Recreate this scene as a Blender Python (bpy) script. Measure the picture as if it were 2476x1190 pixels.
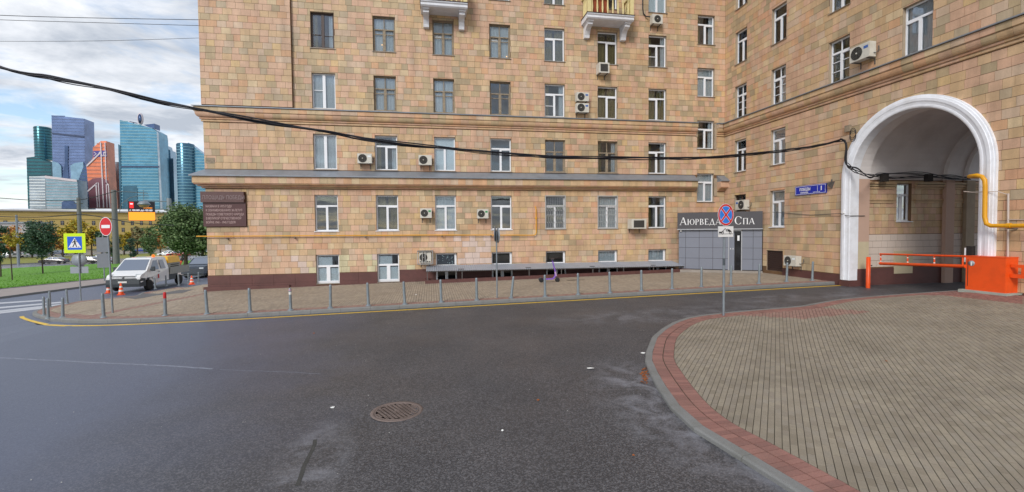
import bpy, bmesh, math, random
from mathutils import Vector, Matrix, noise
random.seed(11)
SC = bpy.context.scene
COL = SC.collection
for _o in list(bpy.data.objects): bpy.data.objects.remove(_o)

# ------------------------------------------------------------------ camera
CAMP = Vector((0.0, 0.0, 2.62))
YAW, PITCH, ROLL, FPX = math.radians(10.041), math.radians(-1.987), math.radians(-0.538), 1110.35
_F = Vector((math.sin(YAW)*math.cos(PITCH), math.cos(YAW)*math.cos(PITCH), math.sin(PITCH)))
_R0 = Vector((math.cos(YAW), -math.sin(YAW), 0)); _U0 = _R0.cross(_F)
_R = math.cos(ROLL)*_R0 + math.sin(ROLL)*_U0
_U = -math.sin(ROLL)*_R0 + math.cos(ROLL)*_U0
cam_data = bpy.data.cameras.new('camera'); cam = bpy.data.objects.new('camera', cam_data); COL.objects.link(cam)
cam.matrix_world = Matrix(((_R.x,_U.x,-_F.x,CAMP.x),(_R.y,_U.y,-_F.y,CAMP.y),(_R.z,_U.z,-_F.z,CAMP.z),(0,0,0,1)))
cam_data.sensor_fit='HORIZONTAL'; cam_data.sensor_width=36.0; cam_data.lens=FPX/2476*36.0
cam_data.clip_start=0.1; cam_data.clip_end=9000
SC.camera = cam

# ------------------------------------------------------------------ light
SUN_EL, SUN_AZ = math.radians(34), math.radians(212)       # azimuth clockwise from +Y (straight ahead)
SC.view_settings.view_transform='Standard'; SC.view_settings.look='None'
SC.view_settings.exposure=0.42; SC.view_settings.gamma=1.0; SC.view_settings.use_curve_mapping=False
w = bpy.data.worlds.new('World'); SC.world = w; w.use_nodes=True
def world_nodes():
    nt=w.node_tree; nt.nodes.clear(); N=nt.nodes.new; L=nt.links.new
    out=N('ShaderNodeOutputWorld'); bg=N('ShaderNodeBackground'); bg.inputs['Strength'].default_value=0.1
    L(bg.outputs[0],out.inputs[0])
    sky=N('ShaderNodeTexSky'); sky.sky_type='NISHITA'; sky.sun_disc=False
    sky.sun_elevation=SUN_EL; sky.sun_rotation=SUN_AZ; sky.air_density=1.0; sky.dust_density=0.6; sky.ozone_density=1.6
    tc=N('ShaderNodeTexCoord'); sep=N('ShaderNodeSeparateXYZ'); L(tc.outputs['Generated'],sep.inputs[0])
    mx=N('ShaderNodeMath'); mx.operation='MAXIMUM'; L(sep.outputs['Z'],mx.inputs[0]); mx.inputs[1].default_value=0.0
    ad=N('ShaderNodeMath'); ad.operation='ADD'; L(mx.outputs[0],ad.inputs[0]); ad.inputs[1].default_value=0.10
    def div(a):
        d=N('ShaderNodeMath'); d.operation='DIVIDE'; L(a,d.inputs[0]); L(ad.outputs[0],d.inputs[1]); return d.outputs[0]
    cb=N('ShaderNodeCombineXYZ'); L(div(sep.outputs['X']),cb.inputs[0]); L(div(sep.outputs['Y']),cb.inputs[1])
    cb.inputs[2].default_value=3.7
    mp=N('ShaderNodeMapping'); mp.inputs['Rotation'].default_value=(0,0,0.65); mp.inputs['Scale'].default_value=(1.3,1.45,1); mp.inputs['Location'].default_value=(1.3,0.4,0); L(cb.outputs[0],mp.inputs[0])
    n1=N('ShaderNodeTexNoise'); n1.inputs['Scale'].default_value=1.15; n1.inputs['Detail'].default_value=10; n1.inputs['Roughness'].default_value=0.60; n1.inputs['Distortion'].default_value=0.35; L(mp.outputs[0],n1.inputs['Vector'])
    r1=N('ShaderNodeValToRGB'); r1.color_ramp.elements[0].position=0.34; r1.color_ramp.elements[1].position=0.51; L(n1.outputs['Fac'],r1.inputs[0])
    n2=N('ShaderNodeTexNoise'); n2.inputs['Scale'].default_value=1.3; n2.inputs['Detail'].default_value=8; n2.inputs['Roughness'].default_value=0.6; n2.inputs['Distortion'].default_value=0.3; L(mp.outputs[0],n2.inputs['Vector'])
    r2=N('ShaderNodeValToRGB'); e=r2.color_ramp.elements; e[0].position=0.36; e[0].color=(0.48,0.53,0.61,1); e[1].position=0.62; e[1].color=(0.93,0.955,1.0,1); L(n2.outputs['Fac'],r2.inputs[0])
    sc=N('ShaderNodeMix'); sc.data_type='RGBA'; sc.blend_type='MULTIPLY'; sc.inputs[0].default_value=1.0
    L(r2.outputs[0],sc.inputs[6]); sc.inputs[7].default_value=(8.3,8.3,8.3,1); sc.clamp_result=False
    sk=N('ShaderNodeMix'); sk.data_type='RGBA'; sk.blend_type='MULTIPLY'; sk.inputs[0].default_value=1.0; L(sky.outputs[0],sk.inputs[6]); sk.inputs[7].default_value=(1.6,1.55,1.5,1)
    m=N('ShaderNodeMix'); m.data_type='RGBA'; L(r1.outputs[0],m.inputs[0]); L(sk.outputs[2],m.inputs[6]); L(sc.outputs[2],m.inputs[7])
    L(m.outputs[2],bg.inputs[0])
world_nodes()
sd=bpy.data.lights.new('sun','SUN'); sd.energy=1.65; sd.angle=math.radians(18); sd.color=(1.0,0.965,0.91)
sun=bpy.data.objects.new('sun',sd); COL.objects.link(sun)
_to=Vector((math.sin(SUN_AZ)*math.cos(SUN_EL), math.cos(SUN_AZ)*math.cos(SUN_EL), math.sin(SUN_EL)))
sun.rotation_euler=_to.to_track_quat('Z','Y').to_euler(); sun.location=(0,-20,60)

# ------------------------------------------------------------------ pixel -> place helpers (photo is 2476 x 1190)
def ray(x,y): return _F + _R*((x-1238)/FPX) + _U*((595-y)/FPX)
def at(x,y,v):
    r=ray(x,y); return CAMP + r*(v/r.y)
DW, UB = 24.674, 17.176
def onA(x,y,n=0.0): return at(x,y,DW-n)
def onB(x,y,n=0.0):
    r=ray(x,y); return CAMP + r*((UB-n)/r.x)
ZK=[(-4000,-7.0),(-400,-5.4),(-150,-4.4),(-100,-3.9),(-70,-3.3),(-45,-2.5),(-30,-1.75),(-20,-1.22),(-17,-1.12),(-15.5,-0.98),(-13.5,-0.60),(-12,-0.43),(-10,-0.36),(17,0.14),(4000,0.14)]
def zr(u,v=0):
    for (a,za),(b,zb) in zip(ZK,ZK[1:]):
        if u<=b: return za+(zb-za)*(u-a)/(b-a)
    return ZK[-1][1]
def zs(u,v):
    c=max(0.0,min(1.0,(v-17.3)/7.0)); k=max(0.0,min(1.0,(14.0-u)/20.0))*max(0.0,min(1.0,(u+15)/4.0))
    return zr(u)+0.12+0.03*c*k
def zp(u,v):
    return zr(u)+0.065+0.0415*max(0.0,u-8)*max(0.0,min(1.0,(15.5-v)/4.0))
def gp(x,y,zf=zr,dz=0.0):
    r=ray(x,y); z=0.0
    for _ in range(60):
        t=(z-CAMP.z)/r.z; p=CAMP+r*t; z=0.5*z+0.5*(zf(p.x,p.y)+dz)
    return p

# ------------------------------------------------------------------ materials
def lin(c):
    def f(v):
        v/=255.0
        return v/12.92 if v<=0.04045 else ((v+0.055)/1.055)**2.4
    return (f(c[0]),f(c[1]),f(c[2]),1.0)
MATS={}
def mat(name, c, rough=0.7, metal=0.0, var=0.12, scale=3.0, bump=0.0, bscale=60.0, spec=0.5, fine=0.0, emit=0.0, coat=0.0, dirt=None, obj=False, streak=0.0):
    """c: sRGB 0..255; var: broad mottling; fine: small speckle; dirt=(sRGB, amount, scale)"""
    m=bpy.data.materials.new(name); m.use_nodes=True; nt=m.node_tree; N=nt.nodes.new; L=nt.links.new
    b=nt.nodes['Principled BSDF']; col=lin(c)
    b.inputs['Roughness'].default_value=rough; b.inputs['Metallic'].default_value=metal
    b.inputs['Specular IOR Level'].default_value=spec; b.inputs['Coat Weight'].default_value=coat
    if obj:
        g=N('ShaderNodeTexCoord'); vec=g.outputs['Object']
    else:
        g=N('ShaderNodeNewGeometry'); vec=g.outputs['Position']
    last=None
    def noise_(s,d=4,r=0.6):
        n=N('ShaderNodeTexNoise'); n.inputs['Scale'].default_value=s; n.inputs['Detail'].default_value=d; n.inputs['Roughness'].default_value=r; L(vec,n.inputs['Vector']); return n.outputs['Fac']
    def shade(prev,fac,amt):
        mr=N('ShaderNodeMapRange'); L(fac,mr.inputs[0]); mr.inputs[1].default_value=0.3; mr.inputs[2].default_value=0.7; mr.inputs[3].default_value=1-amt; mr.inputs[4].default_value=1+amt
        mm=N('ShaderNodeMix'); mm.data_type='RGBA'; mm.blend_type='MULTIPLY'; mm.inputs[0].default_value=1.0
        if prev is None: mm.inputs[6].default_value=col
        else: L(prev,mm.inputs[6])
        L(mr.outputs[0],mm.inputs[7]); return mm.outputs[2]
    if var>0: last=shade(last,noise_(scale),var)
    if fine>0: last=shade(last,noise_(bscale,2),fine)
    if dirt:
        dc,da,ds=dirt
        r=N('ShaderNodeValToRGB'); r.color_ramp.elements[0].position=0.45; r.color_ramp.elements[1].position=0.75; L(noise_(ds,6,0.65),r.inputs[0])
        q=N('ShaderNodeMath'); q.operation='MULTIPLY'; L(r.outputs[0],q.inputs[0]); q.inputs[1].default_value=da
        mm=N('ShaderNodeMix'); mm.data_type='RGBA'; L(q.outputs[0],mm.inputs[0])
        if last is None: mm.inputs[6].default_value=col
        else: L(last,mm.inputs[6])
        mm.inputs[7].default_value=lin(dc); last=mm.outputs[2]
    if streak>0:
        mp=N('ShaderNodeMapping'); mp.inputs['Scale'].default_value=(2.6,2.6,0.22); L(vec,mp.inputs[0])
        n=N('ShaderNodeTexNoise'); n.inputs['Scale'].default_value=1.0; n.inputs['Detail'].default_value=7; n.inputs['Roughness'].default_value=0.65; L(mp.outputs[0],n.inputs['Vector']); last=shade(last,n.outputs['Fac'],streak)
    if last is None: b.inputs['Base Color'].default_value=col
    else: L(last,b.inputs['Base Color'])
    if bump>0:
        bp=N('ShaderNodeBump'); bp.inputs['Strength'].default_value=bump; bp.inputs['Distance'].default_value=0.01; L(noise_(bscale,3),bp.inputs['Height']); L(bp.outputs[0],b.inputs['Normal'])
    if emit>0:
        b.inputs['Emission Color'].default_value=col; b.inputs['Emission Strength'].default_value=emit
    MATS[name]=m; return m
def glass_mat(name, tint=(236,240,242), gloss=0.22, rough=0.02):
    m=bpy.data.materials.new(name); m.use_nodes=True; nt=m.node_tree; nt.nodes.clear(); N=nt.nodes.new; L=nt.links.new
    o=N('ShaderNodeOutputMaterial'); t=N('ShaderNodeBsdfTransparent'); t.inputs[0].default_value=lin(tint)
    g=N('ShaderNodeBsdfGlossy'); g.inputs['Roughness'].default_value=rough; g.inputs[0].default_value=(0.95,0.97,1,1)
    lw=N('ShaderNodeLayerWeight'); lw.inputs[0].default_value=gloss
    bp=N('ShaderNodeBump'); bp.inputs['Strength'].default_value=0.06; bp.inputs['Distance'].default_value=0.02
    n=N('ShaderNodeTexNoise'); n.inputs['Scale'].default_value=1.7; ge=N('ShaderNodeNewGeometry'); L(ge.outputs['Position'],n.inputs['Vector']); L(n.outputs['Fac'],bp.inputs['Height']); L(bp.outputs[0],g.inputs['Normal'])
    mr=N('ShaderNodeMapRange'); L(lw.outputs['Fresnel'],mr.inputs[0]); mr.inputs[3].default_value=0.06; mr.inputs[4].default_value=1.0
    mx=N('ShaderNodeMixShader'); L(mr.outputs[0],mx.inputs[0]); L(t.outputs[0],mx.inputs[1]); L(g.outputs[0],mx.inputs[2]); L(mx.outputs[0],o.inputs[0])
    MATS[name]=m; return m

# ------------------------------------------------------------------ mesh builder
class MB:
    def __init__(s): s.v=[]; s.f=[]; s.m=[]; s.sm=[]
    def add(s,vs,fs,mi=0,smooth=False):
        o=len(s.v); s.v+=[tuple(v) for v in vs]
        for f in fs: s.f.append(tuple(i+o for i in f)); s.m.append(mi); s.sm.append(smooth)
        return s
    def quad(s,a,b,c,d,mi=0): return s.add([a,b,c,d],[(0,1,2,3)],mi)
    def poly(s,pts,mi=0): return s.add(pts,[tuple(range(len(pts)))],mi)
    def box(s,x0,x1,y0,y1,z0,z1,mi=0,M=None):
        vs=[Vector(p) for p in ((x0,y0,z0),(x1,y0,z0),(x1,y1,z0),(x0,y1,z0),(x0,y0,z1),(x1,y0,z1),(x1,y1,z1),(x0,y1,z1))]
        if M is not None: vs=[M@q for q in vs]
        return s.add(vs,[(0,3,2,1),(4,5,6,7),(0,1,5,4),(1,2,6,5),(2,3,7,6),(3,0,4,7)],mi)
    def cbox(s,c,sz,mi=0,M=None):
        return s.box(c[0]-sz[0]/2,c[0]+sz[0]/2,c[1]-sz[1]/2,c[1]+sz[1]/2,c[2]-sz[2]/2,c[2]+sz[2]/2,mi,M)
    def prism(s,base,top,mi=0,cap=True,smooth=False):
        n=len(base); vs=list(base)+list(top)
        s.add(vs,[(i,(i+1)%n,(i+1)%n+n,i+n) for i in range(n)],mi,smooth)
        if cap: s.add(base,[tuple(range(n-1,-1,-1))],mi); s.add(top,[tuple(range(n))],mi)
        return s
    def tube(s,path,r,n=8,mi=0,cap=True):
        path=[Vector(p) for p in path]; rs=r if isinstance(r,(list,tuple)) else [r]*len(path)
        rings=[]; prev=None
        for i,p in enumerate(path):
            if i==0: d=path[1]-p
            elif i==len(path)-1: d=p-path[i-1]
            else: d=(path[i+1]-p).normalized()+(p-path[i-1]).normalized()
            d.normalize()
            if prev is None:
                a=Vector((0,0,1)) if abs(d.z)<0.9 else Vector((1,0,0))
                x=d.cross(a).normalized()
            else: x=(prev-d*prev.dot(d)).normalized()
            prev=x; y=d.cross(x)
            rings.append([p+(x*math.cos(2*math.pi*k/n)+y*math.sin(2*math.pi*k/n))*rs[i] for k in range(n)])
        o=[q for rg in rings for q in rg]
        fs=[(i*n+k,i*n+(k+1)%n,(i+1)*n+(k+1)%n,(i+1)*n+k) for i in range(len(rings)-1) for k in range(n)]
        s.add(o,fs,mi,True)
        if cap:
            s.add(rings[0],[tuple(range(n-1,-1,-1))],mi); s.add(rings[-1],[tuple(range(n))],mi)
        return s
    def lathe(s,prof,c=(0,0,0),n=16,mi=0,axis='z',M=None):
        vs=[]
        for r,h in prof:
            for k in range(n):
                a=2*math.pi*k/n; x,y=r*math.cos(a),r*math.sin(a)
                p=Vector((x,y,h)) if axis=='z' else (Vector((x,h,y)) if axis=='y' else Vector((h,x,y)))
                p=p+Vector(c); vs.append(M@p if M is not None else p)
        m=len(prof)
        s.add(vs,[(i*n+k,i*n+(k+1)%n,(i+1)*n+(k+1)%n,(i+1)*n+k) for i in range(m-1) for k in range(n)],mi,True)
        if prof[0][0]>1e-6: s.add(vs[:n],[tuple(range(n-1,-1,-1))],mi)
        if prof[-1][0]>1e-6: s.add(vs[-n:],[tuple(range(n))],mi)
        return s
    def mesh(s,name,mats):
        me=bpy.data.meshes.new(name); me.from_pydata(s.v,[],s.f)
        for m in (mats if isinstance(mats,(list,tuple)) else [mats]): me.materials.append(m)
        me.polygons.foreach_set('material_index',s.m); me.polygons.foreach_set('use_smooth',s.sm); me.update(); return me
    def build(s,name,mats,parent=None,loc=None,rot=None,**kw):
        o=bpy.data.objects.new(name,s.mesh(name,mats)); COL.objects.link(o)
        if parent is not None: o.parent=parent
        if loc is not None: o.location=loc
        if rot is not None: o.rotation_euler=rot
        for k,x in kw.items(): o[k]=x
        return o
def tag(o,label=None,cat=None,group=None,kind=None):
    if label: o['label']=label
    if cat: o['category']=cat
    if group: o['group']=group
    if kind: o['kind']=kind
    return o
def empty(name,loc=(0,0,0),rz=0.0,label=None,cat=None,group=None):
    o=bpy.data.objects.new(name,None); COL.objects.link(o); o.location=loc; o.rotation_euler=(0,0,rz); o.empty_display_size=0.2
    return tag(o,label,cat,group)
def kids(o): return [c for c in bpy.data.objects if c.parent==o]
CHILD={}
def copy_tree(o,parent=None,top=True):
    c=o.copy(); COL.objects.link(c)
    if not top: c.parent=parent
    for ch in (CHILD.get(o.name) or kids(o)): copy_tree(ch,c,False)
    return c
def text_obj(txt,size,depth,m,name,parent,M,align='LEFT',sx=1.0,spacing=1.0,bold=0.0):
    cu=bpy.data.curves.new(name,'FONT'); cu.body=txt; cu.size=size; cu.extrude=depth; cu.align_x=align; cu.space_character=spacing; cu.resolution_u=3; cu.offset=bold
    t=bpy.data.objects.new(name,cu); COL.objects.link(t)
    dg=bpy.context.evaluated_depsgraph_get(); me=bpy.data.meshes.new_from_object(t.evaluated_get(dg))
    bpy.data.objects.remove(t); bpy.data.curves.remove(cu)
    me.transform(M@Matrix.Diagonal((sx,1,1,1))); me.materials.clear(); me.materials.append(m)
    o=bpy.data.objects.new(name,me); COL.objects.link(o)
    if parent is not None: o.parent=parent
    return o
# frames that carry flat lettering: A faces -Y, B faces -X
def MA(u,z,n): return Matrix.Translation((u,DW-n,z))@Matrix.Rotation(math.pi/2,4,'X')
def MBm(v,z,n): return Matrix.Translation((UB-n,v,z))@Matrix.Rotation(-math.pi/2,4,'Z')@Matrix.Rotation(math.pi/2,4,'X')
def sheet(name,pts,mats,zf,dz,parent=None,kind='structure',knots=True,holes=None,maxlen=None):
    """ground-following sheet from a plan polygon (list of (u,v))"""
    bm=bmesh.new(); vs=[bm.verts.new((p[0],p[1],0)) for p in pts]; f=bm.faces.new(vs)
    bmesh.ops.triangulate(bm,faces=[f])
    us=[k[0] for k in ZK]
    if maxlen:
        lo=min(p[0] for p in pts); hi=max(p[0] for p in pts); n=int((hi-lo)/maxlen); us+= [lo+maxlen*i for i in range(1,n+1)]
    for k in us:
        bmesh.ops.bisect_plane(bm,geom=bm.verts[:]+bm.edges[:]+bm.faces[:],plane_co=(k,0,0),plane_no=(1,0,0))
    if maxlen:
        lo=min(p[1] for p in pts); hi=max(p[1] for p in pts)
        for i in range(1,int((hi-lo)/maxlen)+1):
            bmesh.ops.bisect_plane(bm,geom=bm.verts[:]+bm.edges[:]+bm.faces[:],plane_co=(0,lo+maxlen*i,0),plane_no=(0,1,0))
    for q in bm.verts: q.co.z=zf(q.co.x,q.co.y)+dz
    bmesh.ops.recalc_face_normals(bm,faces=bm.faces[:])
    me=bpy.data.meshes.new(name); bm.to_mesh(me); bm.free()
    for m in (mats if isinstance(mats,list) else [mats]): me.materials.append(m)
    o=bpy.data.objects.new(name,me); COL.objects.link(o)
    if parent is not None: o.parent=parent
    if kind: o['kind']=kind
    return o
# ------------------------------------------------------------------ materials list
TILEC=[(205, 169, 141), (202, 164, 137), (204, 172, 135), (199, 167, 128), (205, 181, 145), (183, 161, 127), (171, 152, 122), (204, 161, 124), (199, 173, 148), (180, 161, 134), (207, 176, 129), (201, 156, 124), (209, 188, 176), (205, 196, 160)]
TM=[mat('tile_glaze_%d'%i,c,0.62,var=0.07,scale=2.2,fine=0.05,bscale=25,dirt=((124,104,80),0.36,0.9),bump=0.2,streak=0.15) for i,c in enumerate(TILEC)]
M_mortar=mat('mortar',(112,84,58),0.9,var=0.15,scale=2)
M_plinth=mat('plinth_paint',(98,62,58),0.6,var=0.10,scale=1.5,dirt=((70,48,44),0.5,2.0),bump=0.1)
M_stucco=mat('grey_stucco',(168,150,128),0.85,var=0.08,scale=2,dirt=((120,108,90),0.4,1.5),bump=0.2)
M_white=mat('white_paint',(226,228,234),0.6,var=0.05,scale=2,dirt=((170,165,158),0.35,1.7))
M_pvc=mat('white_pvc',(232,234,238),0.35,var=0.03,scale=4)
M_brownframe=mat('brown_frame',(62,44,38),0.45,var=0.08)
M_oldwood=mat('old_window_wood',(150,136,116),0.8,var=0.15,scale=8,dirt=((92,80,66),0.7,6))
M_sill=mat('sill_tin',(150,140,128),0.5,metal=0.3,var=0.1)
M_zinc=mat('zinc_flashing',(140,146,154),0.45,metal=0.35,var=0.07,scale=1.2,dirt=((104,106,108),0.4,2))
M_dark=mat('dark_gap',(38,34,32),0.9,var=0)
M_room=mat('room_wall',(158,150,140),0.9,var=0.2,scale=0.9)
M_glass=glass_mat('window_glass')
M_curtw=mat('sheer_curtain',(196,200,202),0.9,var=0.08,scale=9)
M_curto=mat('olive_curtain',(120,108,66),0.9,var=0.25,scale=9)
M_blind=mat('roller_blind',(226,232,234),0.8,var=0.06,scale=14)
M_dots=mat('dark_film',(62,66,76),0.5,var=0.05); M_dot=mat('pale_dot',(190,205,205),0.6,var=0)
M_grille=mat('white_grille',(172,172,170),0.5,var=0.05)
M_yellow=mat('gas_yellow',(224,160,20),0.45,var=0.06,scale=3,dirt=((170,112,20),0.4,3))
M_steel=mat('galvanised_steel',(138,146,152),0.5,metal=0.45,var=0.10,scale=6,dirt=((100,104,108),0.4,5))
M_black=mat('black_rubber',(26,26,28),0.6,var=0.1)
M_cable=mat('cable_black',(22,22,30),0.5,var=0)
M_acw=mat('ac_casing',(205,202,192),0.5,var=0.05,scale=5,dirt=((160,150,130),0.35,4))
M_acg=mat('ac_grille',(92,90,86),0.6,var=0.05)
M_acdark=mat('ac_dark',(46,44,42),0.7,var=0)
M_green=mat('green_label',(40,140,80),0.5,var=0); M_bluel=mat('blue_label',(60,100,170),0.5,var=0)
M_balc=mat('cream_paint',(222,206,150),0.7,var=0.06,scale=3,dirt=((170,150,100),0.4,3))
M_redcl=mat('red_panel',(150,74,44),0.8,var=0.1)
M_plaque=mat('plaque_granite',(94,68,66),0.4,var=0.08,scale=20)
M_plaque2=mat('plaque_dark',(84,54,54),0.4,var=0.08,scale=20)
M_letter=mat('plaque_letter',(136,118,118),0.5,var=0)
M_letter2=mat('plaque_letter_light',(176,150,146),0.5,var=0)

M_bulb=mat('lit_bulb',(255,196,120),.5,var=0,emit=2.0)
class Fac:
    """s: along the wall, n: out of the wall, z: up"""
    def __init__(s,k): s.k=k
    def p(s,a,n,z): return Vector((a,DW-n,z)) if s.k=='A' else Vector((UB-n,a,z))
    def box(s,mb,a0,a1,n0,n1,z0,z1,mi=0):
        P=s.p; v=[P(a0,n0,z0),P(a1,n0,z0),P(a1,n1,z0),P(a0,n1,z0),P(a0,n0,z1),P(a1,n0,z1),P(a1,n1,z1),P(a0,n1,z1)]
        return mb.add(v,[(0,3,2,1),(4,5,6,7),(0,1,5,4),(1,2,6,5),(2,3,7,6),(3,0,4,7)],mi)
    def ext(s,mb,prof,a0,a1,mi=0,m0=0.0,m1=0.0):
        """prof: list of (n,z); ends may be mitred: position a +- m*n"""
        return mb.prism([s.p(a0-m0*n,n,z) for n,z in prof],[s.p(a1+m1*n,n,z) for n,z in prof],mi)
FA,FB=Fac('A'),Fac('B')

# window openings: (s0,s1,z0,z1,kind,inside)
UA=[(-5.748,-4.629),(-2.751,-1.639),(0.261,1.356),(3.243,4.372),(6.267,7.402),(9.306,10.468),(12.35,13.451)]
ZA={0:(0.75,1.41),1:(2.663,4.488),2:(5.793,7.556),3:(8.835,10.601),4:(11.846,13.615),5:(14.90,16.65)}
WIN_A=[]
def wa(c,f,kind,inn,z=None): WIN_A.append((UA[c][0],UA[c][1])+(z or ZA[f])+(kind,inn,c,f))
for c,k in enumerate(['brown','old','old_open','old_open','T','T','Tbar']): wa(c,4,k,['dim','sheer','sheer','sheer','olive','olive','dim'][c])
for c,k in enumerate(['H2','old','old','old','Tbar','T','T']): wa(c,3,k,['sheer','sheer','sheer','none','dim','olive','olive'][c])
for c,k in enumerate(['H2','T','T','T','old','old','T']): wa(c,2,k,['sheer','dim','blind','none','none','dim','dim'][c])
for c,k in enumerate(['T','T','T','T','Tg','Tg','T']): wa(c,1,k,['none','olive','sheer','none','none','sheer','dim'][c])
for c in (0,1): wa(c,0,'base2','blind',(-0.02,1.45))
for c,k in zip(range(2,7),['dots','none','none','sheer','sheer']): wa(c,0,'base',k)
for c in (0,1,2,3,4,5,6): wa(c,5,'T',['dim','dim','none','dim','olive','none','blind'][c])
STAIR=[(13.30,14.95),(10.30,11.93),(7.28,8.90),(4.18,5.83)]
for i,(z0,z1) in enumerate(STAIR): WIN_A.append((15.40,16.48,z0,z1,'T',('dim','sheer','dim','sheer')[i],7,i+10))
VB=[(22.791,23.754),(19.956,20.934),(16.50,17.512),(13.303,14.343),(9.9,10.9)]
WIN_B=[]
def wb(c,f,kind,inn): WIN_B.append((VB[c][0],VB[c][1])+ZA[f]+(kind,inn,c,f))
for c,k in enumerate(['T','T','T','T','T']): wb(c,4,k,['sheer','sheer','olive','sheer','none'][c])
for c,k in enumerate(['Tx','Tx','Tx','T','T']): wb(c,3,k,['dim','sheer','olive','sheer','dim'][c])
for c in (0,1): wb(c,2,'T',['sheer','sheer'][c])
wb(0,1,'dark','none'); wb(1,1,'T','sheer')
for c in (0,1): wb(c,5,'T','dim')
WIN_B.append((20.03,21.15,0.42,1.45,'louver','none',1,0))
ARC_V,ARC_Z,RO,RI=14.01,4.60,2.69,2.27

bld=empty('apartment_building',(0,0,0),0,'long tan tiled apartment building with an angled corner and a white trimmed archway','building')
def wall_sheet(F,a0,a1,z0,z1,wins,depth=0.34,skip=None):
    mb=MB(); A=sorted({a0,a1}|{x for w in wins for x in w[:2]}); Z=sorted({z0,z1}|{x for w in wins for x in w[2:4]})
    if skip:
        A=sorted(set(A)|{skip[0],skip[1]}); Z=sorted(set(Z)|{skip[2]})
    for i in range(len(A)-1):
        for j in range(len(Z)-1):
            ca,cz=(A[i]+A[i+1])/2,(Z[j]+Z[j+1])/2
            if any(w[0]<ca<w[1] and w[2]<cz<w[3] for w in wins): continue
            if skip and skip[0]<ca<skip[1] and cz<skip[2]: continue
            mb.quad(F.p(A[i],0,Z[j]),F.p(A[i+1],0,Z[j]),F.p(A[i+1],0,Z[j+1]),F.p(A[i],0,Z[j+1]))
    for w in wins:
        s0,s1,q0,q1=w[:4]; D=-depth
        for (a,b) in (((s0,q0),(s1,q0)),((s1,q0),(s1,q1)),((s1,q1),(s0,q1)),((s0,q1),(s0,q0))):
            mb.quad(F.p(a[0],0,a[1]),F.p(b[0],0,b[1]),F.p(b[0],D,b[1]),F.p(a[0],D,a[1]),1)
    return mb
AL=-10.75
mbA=wall_sheet(FA,AL,UB,-1.2,26,WIN_A)
mbA.build('wall',[M_mortar,M_stucco],bld)
SK=(ARC_V-RI,ARC_V+RI,ARC_Z+RI)
mbB=wall_sheet(FB,1.0,DW,-1.2,26,WIN_B,skip=SK)
nA=28
for i in range(nA):      # spandrels
    t0,t1=math.pi*i/nA,math.pi*(i+1)/nA
    q=[(ARC_V-RI*math.cos(t),ARC_Z+RI*math.sin(t)) for t in (t0,t1)]
    mbB.quad(FB.p(q[0][0],0,q[0][1]),FB.p(q[1][0],0,q[1][1]),FB.p(q[1][0],0,SK[2]),FB.p(q[0][0],0,SK[2]))
mbB.build('wall',[M_mortar,M_stucco],bld)
# closed body behind the two street walls
mb=MB()
mb.quad((AL,DW,-1.2),(AL,DW+13,-1.2),(AL,DW+13,26),(AL,DW,26))
mb.quad((AL,DW+13,-1.2),(UB+7.4,DW+13,-1.2),(UB+7.4,DW+13,26),(AL,DW+13,26))
mb.quad((UB+7.4,DW+13,7.2),(UB+7.4,1,7.2),(UB+7.4,1,26),(UB+7.4,DW+13,26))
mb.quad((UB+7.4,DW+13,-1.2),(UB+7.4,16.6,-1.2),(UB+7.4,16.6,7.2),(UB+7.4,DW+13,7.2)); mb.quad((UB+7.4,11.5,-1.2),(UB+7.4,1,-1.2),(UB+7.4,1,7.2),(UB+7.4,11.5,7.2))
mb.quad((UB,1,-1.2),(UB+7.4,1,-1.2),(UB+7.4,1,26),(UB,1,26))
mb.build('wall',[TM[2]],bld)
mb=MB(); mb.poly([(AL-.3,DW-.3,26.01),(UB-.3,DW-.3,26.01),(UB-.3,0.7,26.01),(UB+7.7,0.7,26.01),(UB+7.7,DW+13.3,26.01),(AL-.3,DW+13.3,26.01)])
mb.build('roof',M_zinc,bld)
mb=MB()
mb.quad((AL+.3,DW+1.4,-1),(UB+1.4,DW+1.4,-1),(UB+1.4,DW+1.4,25.8),(AL+.3,DW+1.4,25.8))
mb.quad((UB+1.4,DW+1.4,-1),(UB+1.4,17.2,-1),(UB+1.4,17.2,25.8),(UB+1.4,DW+1.4,25.8))
mb.quad((UB+1.4,17.2,7.9),(UB+1.4,1.3,7.9),(UB+1.4,1.3,25.8),(UB+1.4,17.2,25.8))
for k in range(6):
    z=2.0+3.05*k
    mb.quad((AL+.3,DW+.36,z),(UB+1.4,DW+.36,z),(UB+1.4,DW+1.4,z),(AL+.3,DW+1.4,z))
    if z>8 or k<1: mb.quad((UB+.36,1.3 if z>8 else 17.2,z),(UB+1.4,1.3 if z>8 else 17.2,z),(UB+1.4,DW,z),(UB+.36,DW,z))
mb.build('inner_wall',M_room,bld)

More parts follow.
